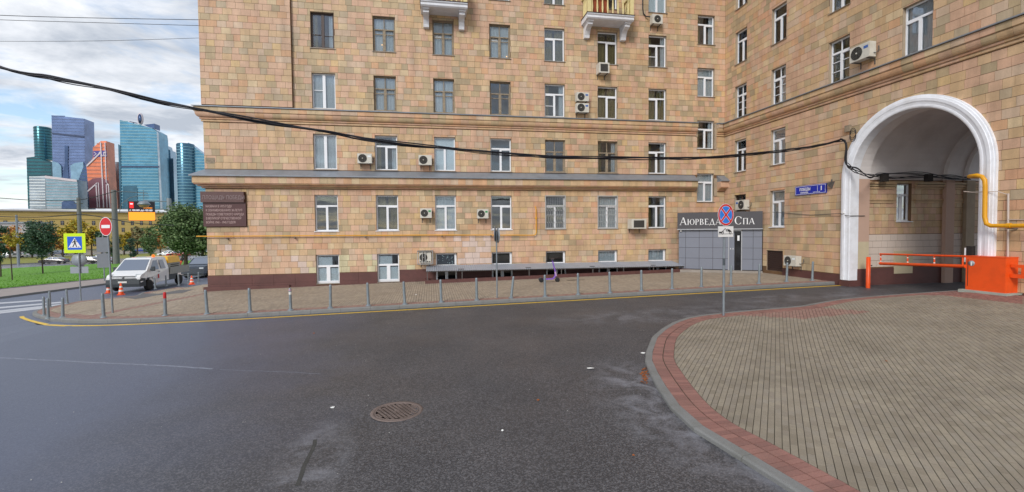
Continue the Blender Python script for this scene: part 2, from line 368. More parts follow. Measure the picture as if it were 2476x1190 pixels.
# ---- facing tiles
random.seed(3)
def tone(s,z,side):
    n=noise.noise(Vector((s*0.28+ (7 if side=='B' else 0),z*0.33,1.7))); r=random.random()
    n2=noise.noise(Vector((s*0.8+3,z*0.9,9.1)))
    W=[3,2.6,3.2,3.0,1.5,0.9,0.6,0.7,1.4,0.6,0.5,0.6]
    if side=='A' and 1.30<s<3.24 and 0.72<z<2.2: return random.choice((12,12,12,8,0))
    if side=='A' and z<1.45 and (-6.5<s<-3.9 or -3.3<s<-1.0): return random.choice((13,13,4,8,12))
    if side=='A' and z<1.9 and -10<s<-6.5 and r<.45: return random.choice((12,8,8,0))
    if n<-0.12: W[5]+=2.2;W[6]+=1.6;W[9]+=1.2;W[3]+=1
    if n>0.15: W[0]+=3;W[8]+=1.8;W[1]+=2
    if n2>0.25: W[5]+=1.5;W[9]+=1.0
    if z<2.5: W[2]+=2;W[4]+=1.5;W[0]+=1.5;W[5]-=0.6;W[6]-=0.4
    if z>9: W[0]+=1.5;W[1]+=1.2;W[7]+=0.6;W[5]+=0.6
    return random.choices(range(12),[max(0.05,x) for x in W])[0]
def split(rect,op):
    a0,a1,z0,z1=rect; b0,b1,y0,y1=op
    if a1<=b0 or a0>=b1 or z1<=y0 or z0>=y1: return [rect]
    out=[]
    if a0<b0: out.append((a0,b0,z0,z1)); a0=b0
    if a1>b1: out.append((b1,a1,z0,z1)); a1=b1
    if z0<y0: out.append((a0,a1,z0,y0))
    if z1>y1: out.append((a0,a1,y1,z1))
    return out
def tiles(F,a0,a1,z0,z1,rows,ops,n0=0.0,arch=False,wscale=1.0):
    out=[]; h=(z1-z0)/rows
    for r in range(rows):
        y0=z0+r*h; y1=y0+h; a=a0-random.random()*0.4
        wprev=None
        while a<a1:
            wd=random.choice((0.31,0.36,0.40,0.42,0.42,0.44))*wscale
            b=a+wd
            if a1-b<0.12: b=a1
            rs=[(max(a,a0),min(b,a1),y0,y1)]
            for o in ops: rs=[q for x in rs for q in split(x,o)]
            for q in rs:
                if q[1]-q[0]>0.03 and q[3]-q[2]>0.03: out.append((F,q,n0,arch))
            a=b
    return out
G=0.0062
def tile_poly(F,q,n0,arch):
    a0,a1,z0,z1=q[0]+G*.75,q[1]-G*.75,q[2]+G*1.1,q[3]-G*1.1
    if arch:
        R=RI+0.12
        def low(v):
            d=abs(v-ARC_V)
            if d>=R: return None
            return ARC_Z+math.sqrt(R*R-d*d)
        if z1<ARC_Z:
            if a0>ARC_V-R and a1<ARC_V+R: return None
            if a0<ARC_V-R<a1: a1=ARC_V-R
            elif a0<ARC_V+R<a1: a0=ARC_V+R
            return [(a0,z0),(a1,z0),(a1,z1),(a0,z1)]
        ls=[low(a0+(a1-a0)*i/4) for i in range(5)]
        if all(l is not None and l>=z1 for l in ls): return None
        if any(l is not None and l>z0 for l in ls):
            pts=[(a0+(a1-a0)*i/4,min(z1-0.001,max(z0,l if l is not None else z0))) for i,l in enumerate(ls)]
            return pts+[(a1,z1),(a0,z1)]
    return [(a0,z0),(a1,z0),(a1,z1),(a0,z1)]
def tile_add(mb,F,poly,n0,t,mi):
    k=len(poly); fr=[F.p(a,n0+t,z) for a,z in poly]; bk=[F.p(a,n0+0.001,z) for a,z in poly]
    mb.add(fr+bk,[tuple(range(k))]+[(i,i+k,(i+1)%k+k,(i+1)%k) for i in range(k)],mi)
opsA=[w[:4] for w in WIN_A]; opsB=[w[:4] for w in WIN_B]
T=[]
T+=tiles(FA,AL,UB-0.014,0.53,4.77,14,opsA+[(-11.0,-8.91,2.9,4.63)])
T+=tiles(FA,AL,UB-0.014,5.74,7.98,7,opsA)
PIER=0.15
T+=tiles(FA,AL,-6.64,8.80,16.2,24,[],PIER)
T+=tiles(FA,-6.63,UB-0.014,8.80,16.2,24,opsA)
T+=tiles(FB,4.0,DW-0.014,0.62,7.98,24,opsB,0.0,True)
T+=tiles(FB,4.0,DW-0.014,8.80,16.2,24,opsB)
mb=MB(); FA.box(mb,AL,-6.63,0.002,PIER,8.79,26); mb.build('corner_pier',M_mortar,bld)
items=[]
for F,q,n0,arch in T:
    pl=tile_poly(F,q,n0,arch)
    if not pl: continue
    c=F.p((q[0]+q[1])/2,0,(q[2]+q[3])/2); d=c-CAMP
    x=1238+FPX*d.dot(_R)/d.dot(_F); y=595-FPX*d.dot(_U)/d.dot(_F)
    vis=-30<x<2510 and -30<y<1200 and d.dot(_F)>0
    # apparent size
    nrm=Vector((0,-1,0)) if F.k=='A' else Vector((-1,0,0))
    ap=(q[1]-q[0])*(q[3]-q[2])*abs(d.normalized().dot(nrm))/d.length_squared
    items.append((ap if vis else 0,F,pl,n0,q,vis))
items.sort(key=lambda t:-t[0])
field=MB()
for i,(ap,F,pl,n0,q,vis) in enumerate(items):
    mi=tone((q[0]+q[1])/2,(q[2]+q[3])/2,F.k); t=0.012+random.uniform(-0.002,0.003)
    if i<300:
        one=MB(); tile_add(one,F,pl,n0,t,0); one.build('tile',TM[mi],bld)
    else: tile_add(field,F,pl,n0,t,mi)
field.build('facing_tiles',TM,bld,kind='stuff')

# ---- cornices, cut into courses of short blocks
def course(mb,F,prof,a0,a1,L,m0=0,m1=0,pal=(0,1,2,3,4,5,7,8)):
    n=max(1,int((a1-a0)/L)); st=(a1-a0)/n
    for i in range(n):
        g=0.003
        F.ext(mb,prof,a0+i*st+(g if i else 0),a0+(i+1)*st-(g if i<n-1 else 0),random.choice(pal),m0 if i==0 else 0,m1 if i==n-1 else 0)
def arcp(n0,z0,n1,z1,k=5,cv=True):
    out=[]
    for i in range(k+1):
        t=math.pi/2*i/k
        out.append((n0+(n1-n0)*(1-math.cos(t)),z0+(z1-z0)*math.sin(t)) if cv else (n0+(n1-n0)*math.sin(t),z0+(z1-z0)*(1-math.cos(t))))
    return out
def lower(F,a0,a1,m0,m1):
    mb=MB(); e=-0.004
    course(mb,F,[(e,5.02),(0.40,5.02),(0.40,5.33),(e,5.33)],a0,a1,0.38,m0,m1)
    course(mb,F,[(e,4.945),(0.30,4.945),(0.36,4.975),(0.36,5.015),(e,5.015)],a0,a1,0.6,m0,m1,(7,11,1,3))
    course(mb,F,[(e,4.87),(0.20,4.87),(0.255,4.90),(0.255,4.935),(e,4.935)],a0,a1,0.6,m0,m1,(7,11,1,3))
    course(mb,F,[(e,4.79),(0.07,4.79),(0.13,4.82),(0.13,4.86),(e,4.86)],a0,a1,0.6,m0,m1,(3,5,2,1))
    mb.build('cornice',TM,bld,kind='stuff')
    fl=MB(); F.ext(fl,[(-0.003,5.72),(0.50,5.40),(0.50,5.345),(0.46,5.335),(e,5.335),(-0.003,5.6)],a0,a1,0,m0,m1); fl.build('metal_flashing',M_zinc,bld)
def upper(F,a0,a1,m0,m1):
    mb=MB(); e=-0.004
    course(mb,F,[(e,8.44),(0.27,8.44),(0.30,8.46),(0.30,8.66),(e,8.66)],a0,a1,0.40,m0,m1)
    course(mb,F,[(e,8.20)]+arcp(0.13,8.20,0.26,8.43,5,False)+[(e,8.43)],a0,a1,0.40,m0,m1,(2,3,5,7,1,0))
    course(mb,F,[(e,8.11),(0.10,8.11),(0.12,8.125),(0.12,8.19),(e,8.19)],a0,a1,0.6,m0,m1,(7,11,3,1))
    course(mb,F,[(e,8.00),(0.05,8.00),(0.07,8.02),(0.07,8.10),(e,8.10)],a0,a1,0.6,m0,m1,(0,1,2,3))
    mb.build('cornice',TM,bld,kind='stuff')
    fl=MB(); F.ext(fl,[(-0.003,8.79),(0.36,8.715),(0.36,8.675),(e,8.665)],a0,a1,0,m0,m1); fl.build('metal_flashing',M_zinc,bld)
lower(FA,AL,15.22,1,0); lower(FA,16.66,UB-0.002,0,0)
upper(FA,AL,15.28,1,0); upper(FA,16.60,UB-0.01,0,-1); upper(FB,2.0,DW-0.01,0,-1)
mb=MB()
for (u0,u1,z0,z1) in ((16.48,16.60,7.25,8.75),(15.28,15.40,7.95,8.75),(16.48,16.66,4.5,5.55),(15.22,15.40,4.75,5.55)):
    mb=MB(); FA.box(mb,u0,u1,-0.05,0.06,z0,z1); mb.build('plaster_patch',M_stucco,bld)
# ---- plinth
def blk(F,a0,a1,z0,z1,n):
    k=max(1,int((a1-a0)/0.9)); st=(a1-a0)/k
    for i in range(k): mb=MB(); F.box(mb,a0+i*st+0.004,a0+(i+1)*st-0.004,-0.003,n,z0,z1); mb.build('plinth_block',M_plinth,bld)
for a0,a1 in ((AL-0.02,UA[0][0]),(UA[0][1],UA[1][0]),(UA[1][1],13.8)):
    zz=0.51 if a0<-3 else 0.60
    blk(FA,a0,a1,0.10,zz,0.03); blk(FA,a0,a1,-1.0,0.094,0.035)
mb=MB(); FA.box(mb,AL-0.16,-7.0,-0.004,0.16,-1.0,-0.02); mb.build('plinth_step',M_plinth,bld); mb=MB(); FA.box(mb,-6.99,-4.7,-0.002,0.10,-1,-0.10); mb.build('plinth_step',M_plinth,bld)
for a0,a1 in ((2.0,ARC_V-RO+0.02),(ARC_V+RO-0.02,20.03)): blk(FB,a0,a1,-1.0,0.60,0.03)
mb=MB(); FA.box(mb,-10.70,-10.28,0.010,0.02,6.0,6.27); mb.build('vent_grate',M_oldwood,bld)

# ---- windows
def bars(F,mb,a0,a1,z0,z1,n0,n1,w,mi=0):
    F.box(mb,a0,a0+w,n0,n1,z0,z1,mi); F.box(mb,a1-w,a1,n0,n1,z0,z1,mi)
    F.box(mb,a0+w,a1-w,n0,n1,z0,z0+w,mi); F.box(mb,a0+w,a1-w,n0,n1,z1-w,z1,mi)
def pane(F,par,a0,a1,z0,z1,n,m=None):
    mb=MB(); F.box(mb,a0,a1,n-0.004,n+0.004,z0,z1); return mb.build('pane',m or M_glass,par)
def curtain(F,par,a0,a1,z0,z1,n,m,amp=0.02,name='curtain'):
    mb=MB(); k=max(6,int((a1-a0)/0.05)); P=[]
    for i in range(k+1):
        a=a0+(a1-a0)*i/k; P.append((a,n+amp*math.sin(i*1.9)+random.uniform(-.3,.3)*amp))
    for i in range(k): mb.add([F.p(P[i][0],P[i][1],z0),F.p(P[i+1][0],P[i+1][1],z0),F.p(P[i+1][0],P[i+1][1],z1),F.p(P[i][0],P[i][1],z1)],[(0,1,2,3)],0,True)
    return mb.build(name,m,par)
def window(F,s0,s1,z0,z1,kind,inn,c,f):
    n0,n1=-0.20,-0.13; mb=MB(); g=0.004; s0+=g;s1-=g;z0+=g;z1-=g
    fm=M_pvc; W=0.055; panes=[]; H=z1-z0; mid=(s0+s1)/2
    if kind in('T','Tbar','Tg','Tx'):
        zt=z0+H*0.70; bars(F,mb,s0,s1,z0,z1,n0,n1,W)
        F.box(mb,s0+W,s1-W,n0,n1+0.01,zt-0.04,zt+0.04); F.box(mb,mid-0.055,mid+0.055,n0,n1+0.008,z0+W,zt-0.04)
        F.box(mb,mid+0.055,s1-W,n0+.01,n1+0.018,zt-0.085,zt-0.041) if c%2 else F.box(mb,s0+W,mid-0.055,n0+.01,n1+0.018,zt-0.085,zt-0.041)
        panes=[(s0+W,s1-W,zt+.04,z1-W),(s0+W,mid-.055,z0+W,zt-.04),(mid+.055,s1-W,z0+W,zt-.04)]
        if kind=='Tbar': F.box(mb,s0+W,mid-.055,n1-.03,n1+.004,z0+H*.33,z0+H*.33+.03)
        if kind=='Tx':
            F.box(mb,mid-.015,mid+.015,n1-.03,n1+.004,zt+.04,z1-W)
            for q in (.25,.48): F.box(mb,s0+W,mid-.055,n1-.03,n1+.004,z0+H*q,z0+H*q+.025); F.box(mb,mid+.055,s1-W,n1-.03,n1+.004,z0+H*q,z0+H*q+.025)
    elif kind in('H2','brown'):
        if kind=='brown': fm=M_brownframe; W=0.085
        bars(F,mb,s0,s1,z0,z1,n0,n1,W); F.box(mb,mid-.07,mid+.07,n0,n1+.01,z0+W,z1-W)
        panes=[(s0+W,mid-.07,z0+W,z1-W),(mid+.07,s1-W,z0+W,z1-W)]
        if f>2: F.box(mb,s0+W,mid-.07,n1-.03,n1+.004,z0+H*(.38 if f==4 else .52),z0+H*(.38 if f==4 else .52)+.03)
        if f==4:
            F.box(mb,mid+.07,s1-W,n1-.03,n1+.004,z0+H*.36,z0+H*.36+.02)
    elif kind.startswith('old'):
        fm=M_oldwood; zt=z0+H*.64; bars(F,mb,s0,s1,z0,z1,n0,n1,.06)
        F.box(mb,s0+.06,s1-.06,n0,n1+.02,zt-.03,zt+.03); F.box(mb,mid-.02,mid+.02,n0,n1,zt+.03,z1-.06); F.box(mb,mid-.04,mid+.04,n0,n1+.012,z0+.06,zt-.03)
        for a,b in ((s0+.06,mid-.04),(mid+.04,s1-.06)):
            F.box(mb,a,b,n1-.03,n1+.004,zt-.25,zt-.215)
            F.box(mb,a,a+.03,n1-.03,n1+.006,z0+.06,zt-.03); F.box(mb,b-.03,b,n1-.03,n1+.006,z0+.06,zt-.03)
        panes=[(s0+.06,mid-.02,zt+.03,z1-.06),(mid+.02,s1-.06,zt+.03,z1-.06),(mid+.04,s1-.06,z0+.06,zt-.03)]
        panes.append((s0+.06,mid-.04,z0+.06,zt-.25 if kind=='old_open' else zt-.03))
    elif kind=='base2':
        zt=z0+H*.60; bars(F,mb,s0,s1,z0,z1,n0,n1,.06); F.box(mb,s0+.06,s1-.06,n0,n1+.01,zt-.05,zt+.05); F.box(mb,mid-.09,mid+.09,n0,n1+.01,z0+.06,zt-.05)
        F.box(mb,s0+.06,s1-.06,n0,n1+.02,z0+.06,z0+.12)
        panes=[(s0+.06,s1-.06,zt+.05,z1-.06),(s0+.06,mid-.09,z0+.06,zt-.05),(mid+.09,s1-.06,z0+.06,zt-.05)]
    elif kind=='base':
        bars(F,mb,s0,s1,z0,z1,n0,n1,.05); F.box(mb,s1-.10,s1-.05,n0,n1+.006,z0+.05,z1-.05); panes=[(s0+.05,s1-.10,z0+.05,z1-.05)]
    elif kind=='dark':
        fm=M_brownframe; bars(F,mb,s0,s1,z0,z1,n0,n1,.08); F.box(mb,mid-.05,mid+.05,n0,n1+.01,z0+.08,z1-.08); panes=[(s0+.08,mid-.05,z0+.08,z1-.08),(mid+.05,s1-.08,z0+.08,z1-.08)]
    elif kind=='louver':
        fm=M_brownframe; bars(F,mb,s0,s1,z0,z1,-.1,-.04,.05)
        for k in range(9):
            zz=z0+.06+k*(H-.12)/9; F.box(mb,s0+.05,s1-.05,-.10,-.055,zz,zz+(H-.12)/9*.72)
        F.box(mb,s0+.05,s1-.05,-.14,-.12,z0+.05,z1-.05)
    o=mb.build('window',fm,bld)
    for p in panes: pane(F,o,*p,n=-0.165)
    if kind not in('base','louver','dots'):
        mb=MB(); F.ext(mb,[(-.14,z0+.012),(.06,z0-.022),(.06,z0-.05),(.045,z0-.05),(.045,z0-.03),(-.14,z0-.004)],s0-.05,s1+.05) if kind not in('base2',) else F.box(mb,s0-.02,s1+.02,-.1,.04,z0-.03,z0)
        mb.build('sill',M_pvc if (f in(1,) and c<4) else M_sill,o)
    if inn=='sheer': curtain(F,o,s0+.03,s1-.03,z0+.05,z1-.02,-.222,M_curtw,.010)
    elif inn=='olive':
        curtain(F,o,s0+.02,mid-.06,z0+.04,z1-.02,-.245,M_curto); curtain(F,o,mid+.05,s1-.02,z0+.04,z1-.02,-.24,M_curto)
    elif inn=='dim':
        q=.25*(s1-s0); curtain(F,o,s0+.02,s0+q,z0+.04,z1-.02,-.245,M_curto); curtain(F,o,s1-q,s1-.02,z0+.04,z1-.02,-.235,M_curtw)
    elif inn=='blind':
        if kind=='base2':
            mb=MB(); zt=z0+H*.60
            for k in range(9): F.box(mb,s0+.07,s1-.36,-.188,-.183,zt+.03+k*.05,zt+.03+k*.05+.042)
            for k in range(14): F.box(mb,s0+.07,s1-.07,-.188,-.183,z0+.07+k*.05,z0+.07+k*.05+.046)
            mb.build('blind',M_blind,o)
        else:
            mb=MB(); F.box(mb,s0+.03,s1-.03,-.20,-.195,z0+.02,z1-.02); mb.build('blind',M_blind,o)
    elif inn=='dots':
        mb=MB(); F.box(mb,s0+.05,s1-.1,-.19,-.185,z0+.05,z1-.05); random.seed(5)
        for k in range(18):
            a=random.uniform(s0+.12,s1-.18); zc=random.uniform(z0+.1,z1-.1); r=random.choice((.022,.03,.04))
            mb.poly([F.p(a+r*math.cos(t*math.pi/4),-.180,zc+r*math.sin(t*math.pi/4)) for t in range(8)],1)
        mb.build('window_film',[M_dots,M_dot],o)
    if (c,f) in ((1,4),(3,4)) and kind.startswith('old'):
        mb=MB(); mb.lathe([(0,-.03),(.03,0),(0,.03)],F.p(mid-.12 if c==1 else s1-.16,-.19,z0+.40 if c==1 else z0+.16),8); mb.build('lamp_bulb',M_bulb,o)
    if kind=='Tg':
        mb=MB(); P=F.p; k=8
        F.box(mb,s0+.01,s1-.01,-.06,-.045,z0+.02,z0+.05); F.box(mb,s0+.01,s1-.01,-.06,-.045,z1-.05,z1-.02); F.box(mb,s0+.01,s1-.01,-.06,-.045,z0+H*.70,z0+H*.70+.03); F.box(mb,s0+.01,s1-.01,-.058,-.047,z0+H*.42,z0+H*.42+.02)
        for i in range(k+1):
            a=s0+.03+(s1-s0-.06)*i/k; mb.tube([P(a,-.052,z0+.03),P(a,-.052,z1-.03)],.006,5)
            if i<k:
                d=(s1-s0-.06)/k
                mb.tube([P(a+d/2+d*.4*math.sin(j*.9),-.045,z0+.05+(H*.64)*j/12) for j in range(13)],.005,4)
                mb.lathe([(0.0,-.035),(.032,0),(0,.035)],P(a+d/2,-.045,z0+H*.2),6); mb.lathe([(0.0,-.035),(.03,0),(0,.035)],P(a+d/2,-.045,z0+H*.56),6)
        bars(F,mb,s0-.03,s1+.03,z0-.03,z1+.03,-.03,.02,.045)
        mb.build('grille',M_grille,o)
    return o
for wv in WIN_A: window(FA,*wv)
for wv in WIN_B: window(FB,*wv)

# ---- balconies (parts of the building)
def balcony(u0,u1,z):
    D=1.05; mb=MB()
    FA.ext(mb,[(-.003,z),(D,z),(D,z-.05),(D-.06,z-.10),(D-.06,z-.20),(D-.12,z-.26),(-.003,z-.26)],u0,u1)
    b=mb.build('balcony',M_white,bld)
    mb=MB(); FA.box(mb,u0-.03,u1+.03,-.001,D+.03,z+.001,z+.03); mb.build('floor_edge',M_brownframe,b)
    for a in (u0+.12,u1-.40):
        mb=MB(); w_=.28
        pr=[(-.003,z-.262),(.80,z-.262),(.80,z-.32),(.74,z-.34),(.74,z-.46),(.62,z-.52),(.46,z-.56),(.34,z-.66),(.24,z-.84),(.20,z-.98),(-.003,z-1.0)]
        FA.ext(mb,pr,a,a+w_); FA.box(mb,a-.03,a+w_+.03,-.002,.84,z-.33,z-.264); mb.build('bracket',M_white,b)
    for a in (u0+.02,u1-.22):
        mb=MB(); FA.box(mb,a,a+.20,D-.24,D-.02,z+.031,z+1.05); mb.build('post',M_balc,b)
    mb=MB(); FA.box(mb,u0,u1,D-.25,D-.01,z+1.05,z+1.15); FA.box(mb,u0,u0+.2,0,D-.25,z+1.05,z+1.15); FA.box(mb,u1-.2,u1,0,D-.25,z+1.05,z+1.15); mb.build('handrail',M_balc,b)
    prof=[(.05,0),(.05,.06),(.035,.10),(.06,.30),(.05,.45),(.03,.80),(.05,.95),(.05,1.02)]
    n=8
    for i in range(n):
        mb=MB(); mb.lathe(prof,FA.p(u0+.30+(u1-u0-.6)*i/(n-1),D-.13,z+.031),8); mb.build('baluster',M_balc,b)
    for s_ in (u0+.1,u1-.1):
        for i in range(4):
            mb=MB(); mb.lathe(prof,FA.p(s_,.15+.17*i,z+.031),8); mb.build('baluster',M_balc,b)
    mb=MB(); FA.box(mb,u0+.28,u0+1.25,D-.34,D-.32,z+.04,z+.9); mb.build('screen_panel',M_redcl,b)
BZ=onA(1480,36,0.95).z
balcony(onA(1017,20,1.05).x,onA(1131,30,1.05).x,BZ); balcony(onA(1421,50,1.05).x,onA(1534,40,1.05).x,BZ)

# ---- archway
M_arch=mat('arch_white',(238,240,246),0.6,var=0.04,scale=2,dirt=((186,182,178),0.4,1.8),streak=0.03)
M_vault=mat('vault_plaster',(226,220,218),0.8,var=0.05,scale=1.2,dirt=((176,166,160),0.35,0.8))
M_pinkp=mat('pink_plaster',(196,164,146),0.8,var=0.06,scale=2,dirt=((160,132,116),0.3,2)); M_beigep=mat('beige_patch',(200,186,156),0.8,var=0.05); M_greyp=mat('grey_whitewash',(212,196,184),0.8,var=0.06,scale=2,dirt=((172,152,134),0.3,2))
def arcpts(r,z0,k=36):
    return [(ARC_V+r,z0)]+[(ARC_V+r*math.cos(math.pi*i/k),ARC_Z+r*math.sin(math.pi*i/k)) for i in range(k+1)]+[(ARC_V-r,z0)]
def arch_sweep(name,prof,z0,m,par):
    """prof: closed list of (radius, n)"""
    mb=MB(); k=len(prof); rings=[]
    pts=[arcpts(r,z0) for r,n in prof]
    for j in range(len(pts[0])): rings.append([FB.p(pts[i][j][0],prof[i][1],pts[i][j][1]) for i in range(k)])
    vs=[q for rg in rings for q in rg]
    mb.add(vs,[(j*k+i,j*k+(i+1)%k,(j+1)*k+(i+1)%k,(j+1)*k+i) for j in range(len(rings)-1) for i in range(k)],0,False)
    mb.add(rings[0],[tuple(range(k))]); mb.add(rings[-1],[tuple(range(k))])
    return mb.build(name,m,par)
arch_sweep('arch_trim',[(RI-.02,-.30),(RI-.02,.10),(RI+.02,.12),(RI+.08,.12),(RI+.085,.112),(RI+.20,.135),(RI+.205,.15),(RI+.30,.155),(RI+.305,.138),(RI+.37,.125),(RI+.375,.105),(RO,.10),(RO,-.003)],0.40,M_arch,bld)
for a0_,a1_ in ((ARC_V-RO-.03,ARC_V-RI+.04),(ARC_V+RI-.04,ARC_V+RO+.03)): mb=MB(); FB.box(mb,a0_,a1_,-.29,.12,-1.0,.399); mb.build('plinth_block',M_plinth,bld)
# passage: first bay (plain), then a deeper bay with tiled side walls
z0=-1.0; V1=ARC_V+RI; V0=ARC_V-RI; U1=UB+0.85; V2=V1+0.22; UE=UB+7.4  # unseen passage and wing depth cut short to let light into the arch
mb=MB()
mb.quad((UB+.3,V1-.001,z0),(U1,V1-.001,z0),(U1,V1-.001,ARC_Z),(UB+.3,V1-.001,ARC_Z),0)
mb.build('passage_wall',M_pinkp,bld); mb=MB(); mb.quad((UB+.3,V0,z0),(U1,V0,z0),(U1,V0,ARC_Z),(UB+.3,V0,ARC_Z),0)
mb.build('passage_wall',M_pinkp,bld)
mb=MB()
mb.quad((UB+.32,V1-.006,0.87),(U1-.01,V1-.006,0.87),(U1-.01,V1-.006,2.0),(UB+.32,V1-.006,2.0)); mb.build('paint_patch',M_beigep,bld)
for bx in ((UB+.28,U1+.01,V1-.03,V1+.05),(U1+.02,UE,V2-.03,V2+.05),(UB+.28,UE,V0-.05,V0+.02)): mb=MB(); mb.box(*bx,z0,0.86); mb.build('plinth_block',M_plinth,bld)
def barrel(u0,u1,r,m,zc=ARC_Z,name='vault'):
    mb=MB(); k=28
    for i in range(k):
        t0,t1=math.pi*i/k,math.pi*(i+1)/k
        a=[(u,ARC_V+r*math.cos(t),zc+r*math.sin(t)) for t in (t0,t1) for u in (u0,u1)]
        mb.add([a[0],a[1],a[3],a[2]],[(0,1,2,3)],0,True)
    return mb.build(name,m,bld)
barrel(UB+.3,U1,RI,M_vault)
R2=RI+.22; UV=22.0
barrel(U1,UE,R2,M_vault)
mb=MB(); k=28     # rib faces between bays
for u in (U1,):
    for i in range(k):
        t0,t1=math.pi*i/k,math.pi*(i+1)/k
        mb.quad((u,ARC_V+RI*math.cos(t0),ARC_Z+RI*math.sin(t0)),(u,ARC_V+R2*math.cos(t0),ARC_Z+R2*math.sin(t0)),(u,ARC_V+R2*math.cos(t1),ARC_Z+R2*math.sin(t1)),(u,ARC_V+RI*math.cos(t1),ARC_Z+RI*math.sin(t1)))
mb.quad((U1,V1,z0),(U1,V2,z0),(U1,V2,ARC_Z),(U1,V1,ARC_Z)); mb.quad((U1,V0-.22,z0),(U1,V0,z0),(U1,V0,ARC_Z),(U1,V0-.22,ARC_Z))
mb.build('vault_rib',M_vault,bld)
for uu in (UV,UV+1.1,UV+4.5):     # pilasters and ribs further in
    mb=MB()
    mp_=MB(); mp_.box(uu,uu+.45,V2-.16,V2+.05,z0,ARC_Z); mp_.build('pilaster',M_pinkp if uu<UV+.5 else M_stucco,bld)
    for i in range(k):
        t0,t1=math.pi*i/k,math.pi*(i+1)/k; ra,rb=R2-.16,R2+.02
        q=[[(u,ARC_V+r*math.cos(t),ARC_Z+r*math.sin(t)) for u in (uu,uu+.45) for r in (ra,rb)] for t in (t0,t1)]
        mb.quad(q[0][0],q[0][2],q[1][2],q[1][0]); mb.quad(q[0][0],q[0][1],q[1][1],q[1][0]); mb.quad(q[0][2],q[0][3],q[1][3],q[1][2])
    mb.build('vault_rib',M_vault,bld)
PW=(19.62,20.38,2.85,4.45)   # window in the side wall
mb=MB(); A=[U1,PW[0],PW[1],UE]; Z=[z0,PW[2],PW[3],ARC_Z]
for i in range(3):
    for j in range(3):
        if i==1 and j==1: continue
        mb.quad((A[i],V2,Z[j]),(A[i+1],V2,Z[j]),(A[i+1],V2,Z[j+1]),(A[i],V2,Z[j+1]))
for a,b in (((PW[0],PW[2]),(PW[1],PW[2])),((PW[1],PW[2]),(PW[1],PW[3])),((PW[1],PW[3]),(PW[0],PW[3])),((PW[0],PW[3]),(PW[0],PW[2]))):
    mb.quad((a[0],V2,a[1]),(b[0],V2,b[1]),(b[0],V2+.3,b[1]),(a[0],V2+.3,a[1]))
mb.quad((PW[0],V2+.6,PW[2]),(PW[1],V2+.6,PW[2]),(PW[1],V2+.6,PW[3]),(PW[0],V2+.6,PW[3]))
mb.build('passage_wall',M_mortar,bld); mb=MB(); mb.quad((U1,V0-.22,z0),(UE,V0-.22,z0),(UE,V0-.22,ARC_Z),(U1,V0-.22,ARC_Z)); mb.build('passage_wall',M_mortar,bld)
class FacP(Fac):
    def p(s,a,n,z): return Vector((a,V2-n,z))
FP=FacP('A')
mbt=MB(); rows=19; h=(4.10-2.02)/rows*2; random.seed(8)
for F,q,n0,arch in tiles(FP,U1+.01,UE,2.30,4.56,8*1,[PW],0,False,.8):
    pl=[(q[0]+G,q[2]+G),(q[1]-G,q[2]+G),(q[1]-G,q[3]-G),(q[0]+G,q[3]-G)]; tile_add(mbt,FP,pl,0,.012,random.choice((1,2,4,0,3)))
mbt.build('facing_tiles',TM,bld,kind='stuff')
mb=MB(); random.seed(9)
for F,q,n0,arch in tiles(FP,U1+.01,UE,0.90,2.29,5,[],0,False,1.0):
    pl=[(q[0]+G,q[2]+G),(q[1]-G,q[2]+G),(q[1]-G,q[3]-G),(q[0]+G,q[3]-G)]; tile_add(mb,FP,pl,0,.010,0)
mb.build('painted_tiles',M_greyp,bld,kind='stuff')
mb=MB(); e=-.002
for a0,a1 in ((U1+.005,PW[0]-.15),(PW[1]+.15,UE)):
    for zz,n in ((3.62,.05),(3.72,.07),(4.22,.06),(4.32,.10),(4.42,.14)): FP.box(mb,a0,a1,e,n,zz,zz+.07,random.choice((3,5,2)))
mb.build('moulding',TM,bld)
pw=window(FP,PW[0],PW[1],PW[2],PW[3],'T','dim',0,1)
mb=MB(); mb.box(19.52,20.46,V2-.05,V2-.012,0.60,1.58); mb.build('wall_hatch',M_beigep,bld)
